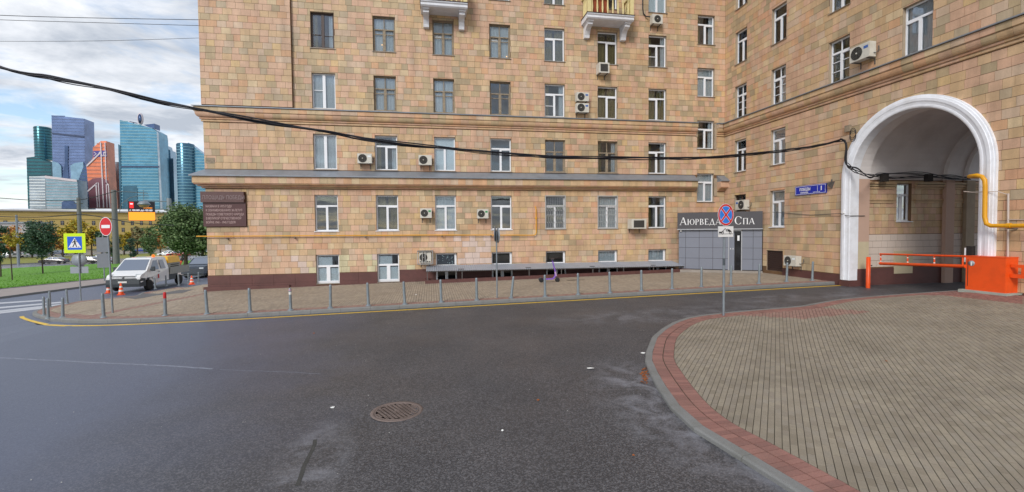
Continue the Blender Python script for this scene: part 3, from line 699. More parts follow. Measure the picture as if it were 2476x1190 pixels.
# ------------------------------------------------------------------ ground
def asphalt_mat(name, base=(80,79,80), rough=0.62):
    m=bpy.data.materials.new(name); m.use_nodes=True; nt=m.node_tree; N=nt.nodes.new; L=nt.links.new; b=nt.nodes['Principled BSDF']
    g=N('ShaderNodeNewGeometry'); P=g.outputs['Position']
    def noise_(s,d=4,r=0.6,dist=0.0):
        n=N('ShaderNodeTexNoise'); n.inputs['Scale'].default_value=s; n.inputs['Detail'].default_value=d; n.inputs['Roughness'].default_value=r; n.inputs['Distortion'].default_value=dist; L(P,n.inputs['Vector']); return n.outputs['Fac']
    def ramp(f,a,b_,ca=(0,0,0,1),cb=(1,1,1,1)):
        r=N('ShaderNodeValToRGB'); e=r.color_ramp.elements; e[0].position=a; e[1].position=b_; e[0].color=ca; e[1].color=cb; L(f,r.inputs[0]); return r.outputs[0]
    def mix(f,a,b_,bt='MIX'):
        mm=N('ShaderNodeMix'); mm.data_type='RGBA'; mm.blend_type=bt
        for s,x in ((0,f),(6,a),(7,b_)):
            if isinstance(x,(int,float)): mm.inputs[s].default_value=x
            elif isinstance(x,tuple): mm.inputs[s].default_value=x
            else: L(x,mm.inputs[s])
        return mm.outputs[2]
    def math_(op,a,b_):
        q=N('ShaderNodeMath'); q.operation=op
        for i,x in enumerate((a,b_)):
            if isinstance(x,(int,float)): q.inputs[i].default_value=x
            else: L(x,q.inputs[i])
        return q.outputs[0]
    v=N('ShaderNodeTexVoronoi'); v.inputs['Scale'].default_value=58; L(P,v.inputs['Vector'])
    sp=N('ShaderNodeSeparateColor'); L(v.outputs['Color'],sp.inputs[0])
    agg=ramp(sp.outputs[0],0.40,0.99,(0.72,0.72,0.73,1),(2.0,1.97,1.94,1))
    agg2=ramp(noise_(240,2),0.35,0.68,(0.66,0.66,0.66,1),(1.35,1.35,1.35,1))
    c=mix(1.0,lin(base),agg,'MULTIPLY'); c=mix(1.0,c,agg2,'MULTIPLY')
    broad=ramp(noise_(0.5,5),0.35,0.68,(0.86,0.86,0.86,1),(1.12,1.11,1.10,1)); c=mix(1.0,c,broad,'MULTIPLY')
    # pale dusty wear along the plaza kerb and a couple of smears near the cover (stains with their own shape)
    dust=None
    for (x,y,rx,ry,am) in ((3.7,6.2,1.3,3.0,0.7),(-1.5,6.0,0.55,1.3,0.5),(7.5,13.2,5.0,1.3,0.35),(13.0,14.6,4.5,1.0,0.35),(4.3,3.0,1.0,2.2,0.35)):
        mp=N('ShaderNodeMapping'); mp.vector_type='POINT'; mp.inputs['Location'].default_value=(-x/rx,-y/ry,0); mp.inputs['Scale'].default_value=(1/rx,1/ry,0); L(P,mp.inputs['Vector'])
        gr=N('ShaderNodeTexGradient'); gr.gradient_type='SPHERICAL'; L(mp.outputs[0],gr.inputs[0])
        q=math_('MULTIPLY',ramp(gr.outputs['Fac'],0.0,0.5),am)
        dust=q if dust is None else math_('MAXIMUM',dust,q)
    dn=ramp(noise_(1.6,8,0.68,0.6),0.44,0.62); dust=math_('MULTIPLY',dust,dn)
    c=mix(dust,c,mix(1.0,lin((140,141,148)),agg2,'MULTIPLY'))
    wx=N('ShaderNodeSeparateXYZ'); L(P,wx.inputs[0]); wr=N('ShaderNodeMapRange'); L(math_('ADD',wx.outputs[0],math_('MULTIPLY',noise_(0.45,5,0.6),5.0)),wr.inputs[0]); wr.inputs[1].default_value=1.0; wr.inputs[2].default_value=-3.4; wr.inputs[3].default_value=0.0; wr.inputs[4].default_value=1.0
    wet_sky_tint=wr.outputs[0]
    c=mix(math_('MULTIPLY',wet_sky_tint,0.6),c,mix(1.0,lin((86,95,122)),agg2,'MULTIPLY'))  # bluish sky sheen painted into the colour of the left asphalt
    L(c,b.inputs['Base Color'])
    r=ramp(noise_(0.35,5),0.35,0.65,(0.46,)*3+(1,),(0.62,)*3+(1,)); L(mix(wet_sky_tint,r,(0.46,0.46,0.46,1)),b.inputs['Roughness'])
    b.inputs['Specular IOR Level'].default_value=0.5
    bp=N('ShaderNodeBump'); L(math_('SUBTRACT',0.55,math_('MULTIPLY',wet_sky_tint,0.30)),bp.inputs['Strength']); bp.inputs['Distance'].default_value=0.008; L(sp.outputs[1],bp.inputs['Height']); L(bp.outputs[0],b.inputs['Normal'])
    MATS[name]=m; return m
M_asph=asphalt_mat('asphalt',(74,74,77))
M_asph2=mat('asphalt_patch',(92,90,90),0.8,var=0.1,scale=2,fine=0.15,bscale=80,bump=0.3)
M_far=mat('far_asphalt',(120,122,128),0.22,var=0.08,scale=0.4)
M_soil=mat('soil',(96,98,70),0.95,var=0.15,scale=0.2)
M_joint=mat('joint_sand',(74,68,54),0.95,var=0.2,scale=4,dirt=((52,58,34),0.5,3))
PVC=[(144,134,118),(148,138,122),(140,130,116),(151,141,124),(145,136,122),(136,126,110)]
PM=[mat('paver_grey_%d'%i,c,0.78,var=0.09,scale=1.1,fine=0.13,bscale=70,bump=0.3,dirt=((104,96,82),0.5,0.8)) for i,c in enumerate(PVC)]
RDC=[(143,102,93),(151,109,99),(135,97,89)]
RMM=[mat('paver_muted_%d'%i,c,0.8,var=0.08,scale=1.3,fine=0.10,bscale=70,bump=0.2) for i,c in enumerate([(148,116,105),(142,110,100),(152,122,110)])]
RM=[mat('paver_red_%d'%i,c,0.78,var=0.08,scale=1.3,fine=0.13,bscale=70,bump=0.3,dirt=((112,92,82),0.5,1.5)) for i,c in enumerate(RDC)]
SPC=[(163,149,131),(158,144,127),(168,153,134),(154,141,125)]
SM=[mat('paver_tan_%d'%i,c,0.8,var=0.07,scale=1.0,fine=0.08,bscale=60,bump=0.2,dirt=((122,108,90),0.3,0.6)) for i,c in enumerate(SPC)]
M_kerb=mat('granite_kerb',(126,126,124),0.75,var=0.06,scale=3,fine=0.16,bscale=90,bump=0.25,dirt=((100,100,88),0.4,2))
M_yline=mat('yellow_line',(228,188,52),0.6,var=0.06,scale=6,dirt=((110,100,70),0.35,9))
M_wline=mat('white_line',(186,188,194),0.6,var=0.06,scale=6,dirt=((120,120,120),0.35,6))
M_grass=mat('grass',(92,140,30),0.9,var=0.16,scale=0.7,fine=0.2,bscale=40,bump=0.3)
M_grass2=mat('dry_grass',(128,128,52),0.9,var=0.18,scale=0.5,fine=0.15,bscale=20)
M_path=mat('path_slabs',(150,138,132),0.8,var=0.08,scale=1)

us=[k[0] for k in ZK]
def strip_ground(name,m,dz,u0,u1,v0,v1):
    return sheet(name,[(u0,v0),(u1,v0),(u1,v1),(u0,v1)],m,zr,dz)
strip_ground('ground',M_soil,-0.06,-3500,1500,-300,4000)
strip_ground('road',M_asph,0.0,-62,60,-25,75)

# ---- left pavement (in front of the long facade) ----
pl=[gp(x,y,zs) for x,y in [(520,763),(430,767),(339,771),(260,773.5),(190,774),(150,772),(116,768),(95,764),(80,759),(78,756),(82,752),(101,746),(134,739),(190,728),(298,718),(329,715),(344,707),(376,703),(432,694),(497,689)]]
kA=pl[0]
out=[(UB-.02,17.02)]
for i in range(1,24):
    t=i/24; u=UB+(kA.x-UB)*t; out.append((u,17.02+(kA.y-17.02)*t))
left=[(p.x,p.y) for p in pl]
e=left[-1]; left.append((e[0]-0.3,48.0))
edge=out+left
def offset(path,d):
    res=[]
    for i,p in enumerate(path):
        a=Vector(path[max(0,i-1)]); b=Vector(path[min(len(path)-1,i+1)]); t=(b-a).normalized(); n=Vector((t.y,-t.x))
        res.append((p[0]+n.x*d,p[1]+n.y*d))
    return res
inner=offset(edge,0.15); inner2=offset(edge,0.62)
# side that faces the building
if (Vector(inner[5])-Vector(edge[5])).y<0: inner=offset(edge,-0.15); inner2=offset(edge,-0.62)
walk_poly=inner+[(AL,48.0),(AL,DW),(UB,DW),(UB,17.02)]
pav=sheet('pavement',walk_poly,M_joint,zs,-0.012)
kerb=empty('kerb',(0,0,0)); kerb['kind']='structure'
def kerb_stones(path,inn,zt,par,m=M_kerb,bottom=0.25):
    P=[Vector(p) for p in path]; Q=[Vector(p) for p in inn]
    for i in range(len(P)-1):
        L=(P[i+1]-P[i]).length; k=max(1,round(L/1.0))
        for j in range(k):
            t0,t1=j/k,(j+1)/k; g=0.004/max(L,0.01)
            a=P[i].lerp(P[i+1],t0+g); b=P[i].lerp(P[i+1],t1-g); c=Q[i].lerp(Q[i+1],t1-g); d=Q[i].lerp(Q[i+1],t0+g)
            ce=((a+c)/2); ai=a.lerp(d,0.12); bi=b.lerp(c,0.12)
            mb=MB(); top=[Vector((q.x,q.y,zt(q.x,q.y)+0.004)) for q in (ai,bi,c,d)]; mid=[Vector((q.x,q.y,zt(q.x,q.y)-0.02)) for q in (a,b,c,d)]
            bot=[Vector((q.x,q.y,zt(q.x,q.y)-bottom)) for q in (a,b,c,d)]
            mb.add(bot+mid+top,[(0,1,5,4),(2,3,7,6),(1,2,6,5),(3,0,4,7),(4,5,9,8),(5,6,10,9),(6,7,11,10),(7,4,8,11),(8,9,10,11)])
            mb.build('kerb_stone',m,par)
kerb_stones(edge,inner,zs,kerb)
def inpoly(x,y,P):
    c=False; n=len(P); j=n-1
    for i in range(n):
        if (P[i][1]>y)!=(P[j][1]>y) and x<(P[j][0]-P[i][0])*(y-P[i][1])/(P[j][1]-P[i][1])+P[i][0]: c=not c
        j=i
    return c
def clip_edge(poly,path,side=1):
    """clip a small convex polygon against the nearest bits of a boundary path (keep left/right side)"""
    c=Vector((sum(p[0] for p in poly)/len(poly),sum(p[1] for p in poly)/len(poly)))
    for i in range(len(path)-1):
        a=Vector(path[i]); b=Vector(path[i+1]); ab=b-a; L2=ab.length_squared
        if L2<1e-9: continue
        t=max(0,min(1,(c-a).dot(ab)/L2))
        if ((a+ab*t)-c).length>0.24: continue
        res=[]; n=len(poly)
        for k in range(n):
            p=Vector(poly[k]); q=Vector(poly[(k+1)%n]); dp=side*(ab.x*(p.y-a.y)-ab.y*(p.x-a.x)); dq=side*(ab.x*(q.y-a.y)-ab.y*(q.x-a.x))
            if dp>=0: res.append(tuple(p))
            if (dp>0)!=(dq>0) and abs(dp-dq)>1e-12: res.append(tuple(p+(q-p)*(dp/(dp-dq))))
        poly=res
        if len(poly)<3: return None
    return poly
def paver_add(mb,poly,zf,mi,jit=0.002,th=0.014):
    n=len(poly); dz=random.uniform(-jit,jit); tx=random.uniform(-.006,.006); ty=random.uniform(-.006,.006)
    cx=sum(p[0] for p in poly)/n; cy=sum(p[1] for p in poly)/n
    top=[Vector((p[0],p[1],zf(p[0],p[1])+dz+(p[0]-cx)*tx+(p[1]-cy)*ty)) for p in poly]; bot=[q-Vector((0,0,th)) for q in top]
    ar=sum(poly[i][0]*poly[(i+1)%n][1]-poly[(i+1)%n][0]*poly[i][1] for i in range(n))
    if ar<0: top.reverse(); bot.reverse()
    mb.add(top+bot,[tuple(range(n))]+[(i,i+n,(i+1)%n+n,(i+1)%n) for i in range(n)],mi)
random.seed(21)
# red edging bricks of the left pavement (two courses) and tan pavers, one stuff part: each is a few pixels here
mb=MB()
I1=[Vector(p) for p in inner]; I2=[Vector(p) for p in inner2]
def ribbon(mb,Pa,Pb,rows,L,mats,zf,one=None):
    for i in range(len(Pa)-1):
        seg=((Pa[i+1]-Pa[i]).length+(Pb[i+1]-Pb[i]).length)/2; k=max(1,round(seg/L))
        for j in range(k):
            for r in range(rows):
                f0,f1=r/rows,(r+1)/rows
                a=Pa[i].lerp(Pa[i+1],j/k); b=Pa[i].lerp(Pa[i+1],(j+1)/k); a2=Pb[i].lerp(Pb[i+1],j/k); b2=Pb[i].lerp(Pb[i+1],(j+1)/k)
                q=[a.lerp(a2,f0),b.lerp(b2,f0),b.lerp(b2,f1),a.lerp(a2,f1)]; c=sum(q,Vector((0,0)))/4
                q=[c+(x-c)*0.925 for x in q]
                if one is None: paver_add(mb,[tuple(x) for x in q],zf,random.choice(mats))
                else: one(q)
ribbon(mb,I1,I2,2,0.10,(0,1,2),zs)
mb.build('edging_bricks',RMM,pav,kind='stuff')
mb=MB(); wp=inner2+[(AL-.02,48.0),(AL-.02,DW-.02),(UB,DW-.02),(UB,17.02)]
def in_band(p): return False
band=(gp(258,757,zs),gp(487,712,zs))
y=17.0; PWd=0.10; PL=0.20
ci=0; x=-24.0
while x<UB:
    off=(ci%2)*PL/2
    for r in range(0,112):
        yy=17.2+off+r*PL
        q=[(x+.006,yy+.003),(x+PWd-.006,yy+.003),(x+PWd-.006,yy+PL-.003),(x+.006,yy+PL-.003)]
        c=(x+PWd/2,yy+PL/2)
        if yy>DW+.0 and x>AL-.2: break
        if not inpoly(c[0],c[1],wp): continue
        if yy+PL>DW and x>AL-.2: q=[(a,min(b,DW-.004)) for a,b in q]
        d0=Vector((band[1].x-band[0].x,band[1].y-band[0].y)).normalized(); dist=abs((c[0]-band[0].x)*d0.y-(c[1]-band[0].y)*d0.x)
        red=dist<0.22 and x<AL+.2
        mi=4+random.randrange(3) if red else random.randrange(4)
        paver_add(mb,q,zs,mi)
    x+=PWd; ci+=1
mb.build('pavers',SM+RMM,pav,kind='stuff')
a=[gp(x,y,zs) for x,y in ((300,719),(330,716),(346,709),(470,700),(440,709),(350,720))]
sheet('asphalt_patch',[(p.x,p.y) for p in a],M_asph2,zs,0.006)
# yellow line on the road
yl0=offset(edge,-0.27); yl1=offset(edge,-0.42)
if (Vector(yl0[5])-Vector(edge[5])).y>0: yl0=offset(edge,0.27); yl1=offset(edge,0.42)
kk=next(i for i,p in enumerate(edge) if i>25 and gp(84,752,zs).x-0.05<=p[0]<=gp(84,752,zs).x+9 and p[1]>gp(80,759,zs).y+.2)
mb=MB()
for i in range(kk):
    q=[yl0[i],yl0[i+1],yl1[i+1],yl1[i]]; mb.quad(*[Vector((p[0],p[1],zr(p[0])+0.004)) for p in q])
mb.build('yellow_road_line',M_yline,None,kind='structure')

# ---- right plaza ----
kin=[(1969,1190),(1817,1099),(1700,1030),(1643,980),(1608.6,932),(1590,900),(1577,872),(1578,850),(1590,815.6),(1612,796),(1637,781),(1668,770),(1704,763.5),(1760,757),(1850,749),(1943,741),(1992,732),(2043,723.5),(2139,715),(2269,706),(2330,702)]
K=[gp(x,y,zp) for x,y in kin]; K=[Vector((p.x,p.y)) for p in K]
d=(K[0]-K[1]).normalized(); K=[K[0]+d*7.0,K[0]+d*3.5]+K
K.append(Vector((UB-.02,K[-1].y-0.15)))
kin2=[tuple(p) for p in K]
kout=offset(kin2,0.14)
if (Vector(kout[8])-K[8]).x>0: kout=offset(kin2,-0.14); SG=1
else: SG=-1
bor=offset(kin2,-0.44*(1 if SG==-1 else -1)); 
def smooth(P):      # finer, rounder line for the brick courses
    res=[]
    for i in range(len(P)-1):
        p0=Vector(P[max(0,i-1)]); p1=Vector(P[i]); p2=Vector(P[i+1]); p3=Vector(P[min(len(P)-1,i+2)])
        for k in range(4):
            t=k/4; res.append(0.5*((2*p1)+(p2-p0)*t+(2*p0-5*p1+4*p2-p3)*t*t+(3*p1-p0-3*p2+p3)*t**3))
    res.append(Vector(P[-1])); return res
plaza_poly=kin2+[(UB,-8.0)]
plaza=sheet('plaza_pavement',plaza_poly,M_joint,zp,-0.012,maxlen=1.5)
kerb2=empty('kerb',(0,0,0)); kerb2['kind']='structure'
kerb_stones(kout,kin2,zp,kerb2)
random.seed(31)
mbR=MB(); cand=[]
ribbon(None,smooth(kin2),smooth(bor),2,0.102,(0,1,2),zp,one=lambda q: cand.append([tuple(x) for x in q]))
def px(p):
    d=Vector(p)-CAMP; z=d.dot(_F)
    return (1238+FPX*d.dot(_R)/z,595-FPX*d.dot(_U)/z,z)
def vis2(c,zf):
    x,y,z=px((c[0],c[1],zf(*c))); return z>0.3 and -40<x<2520 and 0<y<1260
cand=[(q,(sum(p[0] for p in q)/4,sum(p[1] for p in q)/4)) for q in cand]
cand=[c for c in cand if c[1][0]<UB and c[1][1]>-8]
cand.sort(key=lambda c:(not vis2(c[1],zp),c[1][0]**2+c[1][1]**2))
for i,(q,c) in enumerate(cand):
    m=random.randrange(3)
    if i<300 and vis2(c,zp): mb=MB(); paver_add(mb,q,zp,0); mb.build('edging_brick',RM[m],plaza)
    else: paver_add(mbR,q,zp,m)
mbR.build('edging_bricks',RM,plaza,kind='stuff')
ang=math.radians(40); dv=Vector((math.sin(ang),math.cos(ang))); du=Vector((dv.y,-dv.x))
red1=[(gp(x,y,zp).x,gp(x,y,zp).y) for x,y in ((1765,761),(1943,742),(2112,754),(1938,771))]
red2=[(gp(x,y,zp).x,gp(x,y,zp).y) for x,y in ((2190,712),(2330,703),(2476,708),(2476,736),(2300,716))]+[]
bpath=[tuple(p) for p in smooth(bor)]
inside=bpath+[(UB,-8.0)]
cand=[]
hatch=Vector((gp(1714,790,zp).x,gp(1714,790,zp).y))
for i in range(-75,330):
    for j in range(-50,200):
        o=du*(i*0.083)+dv*(j*0.166+(i%2)*0.083)
        if not(1.2<o.x<UB and -3<o.y<16.5): continue
        c=o+du*0.0415+dv*0.083
        x,y,z=px((c.x,c.y,zp(c.x,c.y)))
        if not(z>0.3 and -300<x<2900 and y<1500): continue
        near=inpoly(c.x,c.y,inside)
        q=[o+du*.0042+dv*.0014,o+du*.0788+dv*.0014,o+du*.0788+dv*.1646,o+du*.0042+dv*.1646]
        corners=[inpoly(p.x,p.y,inside) for p in q]
        if not any(corners) and not near: continue
        if c.x>UB-.15: continue
        q=[tuple(p) for p in q]
        if not all(corners):
            q=clip_edge(q,bpath,-1 if SG==1 else 1) or None
            if q is None: continue
        cand.append((q,c))
cand.sort(key=lambda t:(not vis2(t[1],zp),t[1].length_squared))
mbP=MB(); n=0
for q,c in cand:
    red=inpoly(c.x,c.y,red1) or inpoly(c.x,c.y,red2)
    m=(6 if not inpoly(c.x,c.y,red1) else 9)+random.randrange(3) if red else random.choices(range(6),(3,3,2,2,3,1))[0]
    if (c-hatch).length<0.30 and not red: m=5
    if n<300 and vis2(c,zp): mb=MB(); paver_add(mb,q,zp,0); mb.build('paver',(PM+RM+RMM)[m],plaza); n+=1
    else: paver_add(mbP,q,zp,m)
mbP.build('pavers',PM+RM+RMM,plaza,kind='stuff')

# ---- far left: lawn, path, far road, second lawn, far car park
def gpoly(name,pts,m,dz,zf=zr,off=0.0):
    P=[gp(x,y,zf) for x,y in pts]; return sheet(name,[(p.x,p.y) for p in P],m,zf,dz)
gpoly('path',[(-330,745),(-330,764),(0,722.5),(262,688),(480,664),(640,648),(640,638),(480,654),(262,676),(0,703)],M_path,0.12)
gpoly('lawn',[(-330,744),(0,702),(262,675),(480,653),(640,637),(640,622),(480,631),(262,639),(100,646),(0,652),(-330,680)],M_grass,0.14)
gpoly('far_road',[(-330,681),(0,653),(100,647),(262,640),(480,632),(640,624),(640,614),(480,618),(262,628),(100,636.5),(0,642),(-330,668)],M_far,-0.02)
gpoly('lawn',[(-330,667),(0,641),(100,636),(262,628),(480,618),(640,613.5),(640,606),(480,610),(262,616),(0,624),(-330,642)],M_grass2,0.12)
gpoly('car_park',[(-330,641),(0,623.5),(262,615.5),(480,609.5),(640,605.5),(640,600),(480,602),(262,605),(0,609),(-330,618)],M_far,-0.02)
def edge_kerb(pts,zt,wd=0.18):
    P=[gp(x,y,zr) for x,y in pts]; p=[(q.x,q.y) for q in P]
    # resample so the heights follow the ground
    R=[]
    for i in range(len(p)-1):
        n=max(1,int((Vector(p[i+1])-Vector(p[i])).length/2.0))
        for k in range(n): R.append(tuple(Vector(p[i]).lerp(Vector(p[i+1]),k/n)))
    R.append(p[-1]); I=offset(R,wd)
    mb=MB()
    for i in range(len(R)-1):
        a,b,c,d=R[i],R[i+1],I[i+1],I[i]
        z=lambda q,h: Vector((q[0],q[1],zr(q[0])+h))
        mb.prism([z(a,-.1),z(b,-.1),z(c,-.1),z(d,-.1)],[z(a,zt),z(b,zt),z(c,zt),z(d,zt)])
    mb.build('kerb',M_kerb,None,kind='structure')
edge_kerb([(-330,764),(0,722.5),(262,688),(480,664)],0.14)
edge_kerb([(-330,745),(0,703),(262,676),(480,654)],0.18)
edge_kerb([(-330,668),(0,642),(100,636.5),(262,628),(480,618)],0.15)
# crosswalk stripes: painted bars on the road, all parallel to the pavement edge line
cw=empty('crosswalk',(0,0,0)); cw['kind']='structure'
bars_=[((-140,741.5),(60,722),(88,722),(-100,744)),((-60,745),(105,725),(130,725.5),(-40,748)),((-60,752),(128,731),(152,731.5),(-50,756)),((-10,757),(112,739),(150,735.5),(60,752)),]
for b in (((-250,748),(110,724.5),4),((-250,764),(150,729.5),4.5),((-250,778),(215,728.5),5),((-20,756),(120,741.5),5),((178,731.5),(305,717.5),3.2)):
    (x0,y0),(x1,y1),h=b
    P=[gp(x0,y0),gp(x1,y1),gp(x1,y1+h*0.75),gp(x0,y0+h)]
    sheet('stripe',[(p.x,p.y) for p in P],M_wline,zr,0.004,cw,kind=None)
# road seam, crack and patches lying on the asphalt
M_seam=mat('road_seam',(134,139,152),0.7,var=0.15,scale=8,fine=0.3,bscale=60); M_crack=mat('road_crack',(64,63,60),0.8,var=0.2,scale=12,fine=0.3,bscale=70)
def ribbon_sheet(name,pts,wd,m,dz=0.003):
    P=[gp(x,y) for x,y in pts]; R=[]
    for i in range(len(P)-1):
        n=max(2,int((P[i+1]-P[i]).length/0.15))
        for k in range(n):
            q=P[i].lerp(P[i+1],k/n); R.append((q.x+random.uniform(-.018,.018),q.y+random.uniform(-.018,.018)))
    A=offset(R,wd/2); B=offset(R,-wd/2); mb=MB()
    for i in range(len(R)-1):
        j=wd*random.uniform(-.25,.25)
        mb.quad(*[Vector((q[0],q[1],zr(q[0])+dz)) for q in (A[i],A[i+1],B[i+1],B[i])])
    return mb.build(name,m,None,kind='structure')
ribbon_sheet('road_seam',[(-200,858),(0,866),(250,878),(430,886),(530,894)],0.06,M_seam)
ribbon_sheet('road_seam',[(530,894),(680,899),(790,906)],0.018,M_seam)
ribbon_sheet('road_crack',[(765,1062),(745,1110),(728,1150),(705,1200)],0.05,M_crack)
# ------------------------------------------------------------------ bollards
M_boll=mat('bollard_steel',(134,144,150),0.5,metal=0.35,var=0.10,scale=5,dirt=((104,108,110),0.45,7),obj=False)
M_red=mat('red_paint',(190,30,36),0.5,var=0.05); M_orange=mat('orange_paint',(236,84,20),0.42,var=0.06,scale=2,dirt=((190,66,20),0.35,2.5)); M_conew=mat('cone_white',(225,222,215),0.5,var=0.05)
def bollard_parts(root):
    mb=MB(); mb.lathe([(0.055,0.05),(0.052,0.10),(0.045,0.74),(0.045,0.80),(0.038,0.835),(0.02,0.85),(0,0.853)],n=14); mb.build('post',M_boll,root)
    mb=MB(); mb.lathe([(0.11,0.0),(0.11,0.012),(0.085,0.02),(0.062,0.05),(0.054,0.05)],n=16); mb.build('base_flange',M_boll,root)
B0=None
names=['leftmost slim','','']
BL=[ # base px, height scale, lean, label
(107,763,1.0,0.0,'grey bollard with a pale scuffed top, outermost at the rounded tip of the left pavement'),
(117,770,1.0,0.01,'grey bollard at the front of the pair at the rounded tip of the left pavement'),
(121,743,0.95,0.0,'grey bollard half hidden behind the pair at the left pavement tip'),
(163,735,0.9,-0.03,'scratched bollard beside the crosswalk sign post'),
(152,767,0.9,0.03,'short bare grey bollard without a top cap, near the left pavement tip'),
(251,768,1.0,-0.02,'thick dark grey bollard just left of the no entry sign pole'),
(400,763,0.95,0.0,'grey bollard with a red painted top'),
(501,759.5,1.0,-0.04,'grey bollard standing in front of the building corner plinth'),
(605,755,1.0,-0.02,'grey bollard below the commemorative plaque, second from the building corner'),
(703,750,0.93,-0.01,'grey bollard with white and pinkish sticker residue on its top'),
(799,745,1.0,0.02,'slim grey bollard in front of the first tall basement window'),
(891,739.5,1.0,-0.03,'grey bollard between the two tall basement windows'),
(979,736,1.0,-0.04,'grey bollard below the second tall basement window, left of the canopy'),
(1067,730.5,1.0,-0.02,'grey bollard in front of the left end of the metal canopy'),
(1153,726,1.0,-0.01,'grey bollard just left of the edge-on road sign pole'),
(1236,721,1.0,0.12,'bollard leaning clearly to the right beside the edge-on sign pole'),
(1318,717,1.0,-0.01,'grey bollard in front of the scooter'),
(1398,712.5,1.0,-0.01,'grey bollard right of the scooter'),
(1475,708,1.0,-0.03,'grey bollard second to the right of the scooter'),
(1551,703.5,1.0,-0.01,'grey bollard in front of the middle right of the canopy'),
(1625,698.5,1.0,0.0,'grey bollard at the right end of the metal canopy'),
(1696,694,1.0,0.0,'grey bollard in front of the spa wall left of the no stopping sign'),
(1767,689.5,1.0,0.02,'grey bollard just right of the no stopping sign pole'),
(1835,686,1.0,0.03,'grey bollard at the right edge of the spa front'),
(1902,681.5,1.0,0.03,'grey bollard below the brown vent shutter'),
(1964,678.5,1.0,0.03,'last grey bollard before the archway'),
(376,699,0.9,-0.06,'bollard leaning beside the front wheel of the white truck'),
(402,692,0.9,-0.02,'bollard beside the rear door of the white truck cab'),
(433,690,0.9,-0.05,'bollard beside the truck bed'),
(456,686,0.9,0.0,'bollard left of the orange cone by the truck tail'),
(480,684,0.9,0.02,'bollard nearest the building corner on the truck side'),
]
random.seed(2)
B0=empty('bollard'); bollard_parts(B0)
protoB=kids(B0)
for i,(x,y,h,ln,lab) in enumerate(BL):
    if i==0: b=B0
    else:
        b=B0.copy(); COL.objects.link(b)
        for c in protoB:
            d=c.copy(); COL.objects.link(d); d.parent=b
    p=gp(x,y,zs); b.location=p; b.scale=(1,1,h); b.rotation_euler=(random.uniform(-.015,.015),ln,random.random()*6)
    b.rotation_euler=(0,0,0); b.rotation_euler[1]=ln; tag(b,lab,'bollard','bollards along the pavement kerb')
    if 'red painted' in lab:
        mb=MB(); mb.lathe([(0.0475,.63),(0.0475,.80),(.04,.842),(.02,.858),(0,.86)],n=14); mb.build('red_cap',M_red,b)
    if 'residue' in lab:
        mb=MB(); mb.lathe([(0.0478,.60),(0.0475,.70)],n=14); mb.lathe([(0.0472,.745),(0.0472,.80)],n=14,mi=1); mb.build('sticker',[M_conew,mat('pink_sticker',(190,150,170),0.6)],b)

# ------------------------------------------------------------------ road signs
M_sred=mat('sign_red',(206,28,38),0.4,var=0.03); M_sblue=mat('sign_blue',(40,128,226),0.4,var=0.03); M_swhite=mat('sign_white',(232,232,232),0.4,var=0.03); M_sblack=mat('sign_black',(30,30,32),0.5,var=0)
M_lime=mat('sign_lime',(206,236,10),0.45,var=0.03); M_sblue2=mat('sign_deep_blue',(24,92,206),0.4,var=0.03); M_back=mat('sign_back',(150,156,162),0.5,metal=0.3,var=0.05)
def disc(mb,r,y,mi,n=40,c=(0,0)): 
    return mb.poly([(c[0]+r*math.cos(2*math.pi*k/n),y,c[1]+r*math.sin(2*math.pi*k/n)) for k in range(n)],mi)
def disc_plate(name,r,par,M,face,rim=None):
    """face: list of (builder) in local XZ plane facing -Y"""
    mb=MB(); mb.lathe([(0,0.0),(r,0.0),(r,-0.012),(0,-0.012)],n=40,axis='y',M=M); o=mb.build(name,M_back,par); return o
def local(o_loc,rz): return Matrix.Translation(o_loc)@Matrix.Rotation(rz,4,'Z')
def xf(mb,M): mb.v=[tuple(M@Vector(v)) for v in mb.v]; return mb
def face_angle(p): return math.atan2(p.x-CAMP.x,p.y-CAMP.y)    # plan angle of the sight line
# no stopping
p=gp(1752,763,zp); dist=(p-CAMP).dot(_F); K_=dist/FPX
r=26.5*K_; zc=p.z+(763-520)*K_*1.0
s=empty('road_sign',p,0.25,'round blue no stopping sign with red cross above a tow truck plate','road sign')
mb=MB(); mb.tube([(0,0.035,-.02),(0,0.035,zc-p.z+.2)],.036,12); mb.build('pole',M_steel,s)
h=zc-p.z
mb=MB(); mb.lathe([(0,0),(r,0),(r,-.012),(0,-.012)],n=44,axis='y',M=Matrix.Translation((0,-.01,h))); pl_=mb.build('round_plate',M_back,s)
mb=MB()
disc(mb,r,-.0235,0,44,(0,h)); disc(mb,r*.965,-.0245,1,44,(0,h)); disc(mb,r*.80,-.0255,0,44,(0,h)); disc(mb,r*.775,-.0265,2,44,(0,h))
for sg in (1,-1):
    for wd,y_,mi in ((.115,-.0275,0),(.085,-.0285,1)):
        a=math.pi/4*sg; dx,dz=math.cos(a),math.sin(a); L=r*.79
        mb.quad(*[(t*dx*L-n*dz*wd*r,y_-(.0003 if sg<0 else 0),h+t*dz*L+n*dx*wd*r) for t,n in ((-1,-1),(1,-1),(1,1),(-1,1))],mi)
mb.build('sign_face',[M_swhite,M_sred,M_sblue],pl_)
pw_,ph_=r*1.95,r*1.0; zc2=h-r*1.02-ph_/2
mb=MB(); mb.box(-pw_/2,pw_/2,-.022,-.01,zc2-ph_/2,zc2+ph_/2); tp=mb.build('tow_plate',M_back,s)
mb=MB(); mb.quad(*[(a*pw_/2*.98,-.024,zc2+b*ph_/2*.96) for a,b in ((-1,-1),(1,-1),(1,1),(-1,1))],0)
for (x0,x1,z0_,z1_) in ((-.92,.92,-.42,-.37),(-.92,.92,-.47,-.44)): mb.quad(*[(a*pw_/2,-.0255,zc2+b*ph_/2) for a,b in ((x0,z0_),(x1,z0_),(x1,z1_),(x0,z1_))],1)
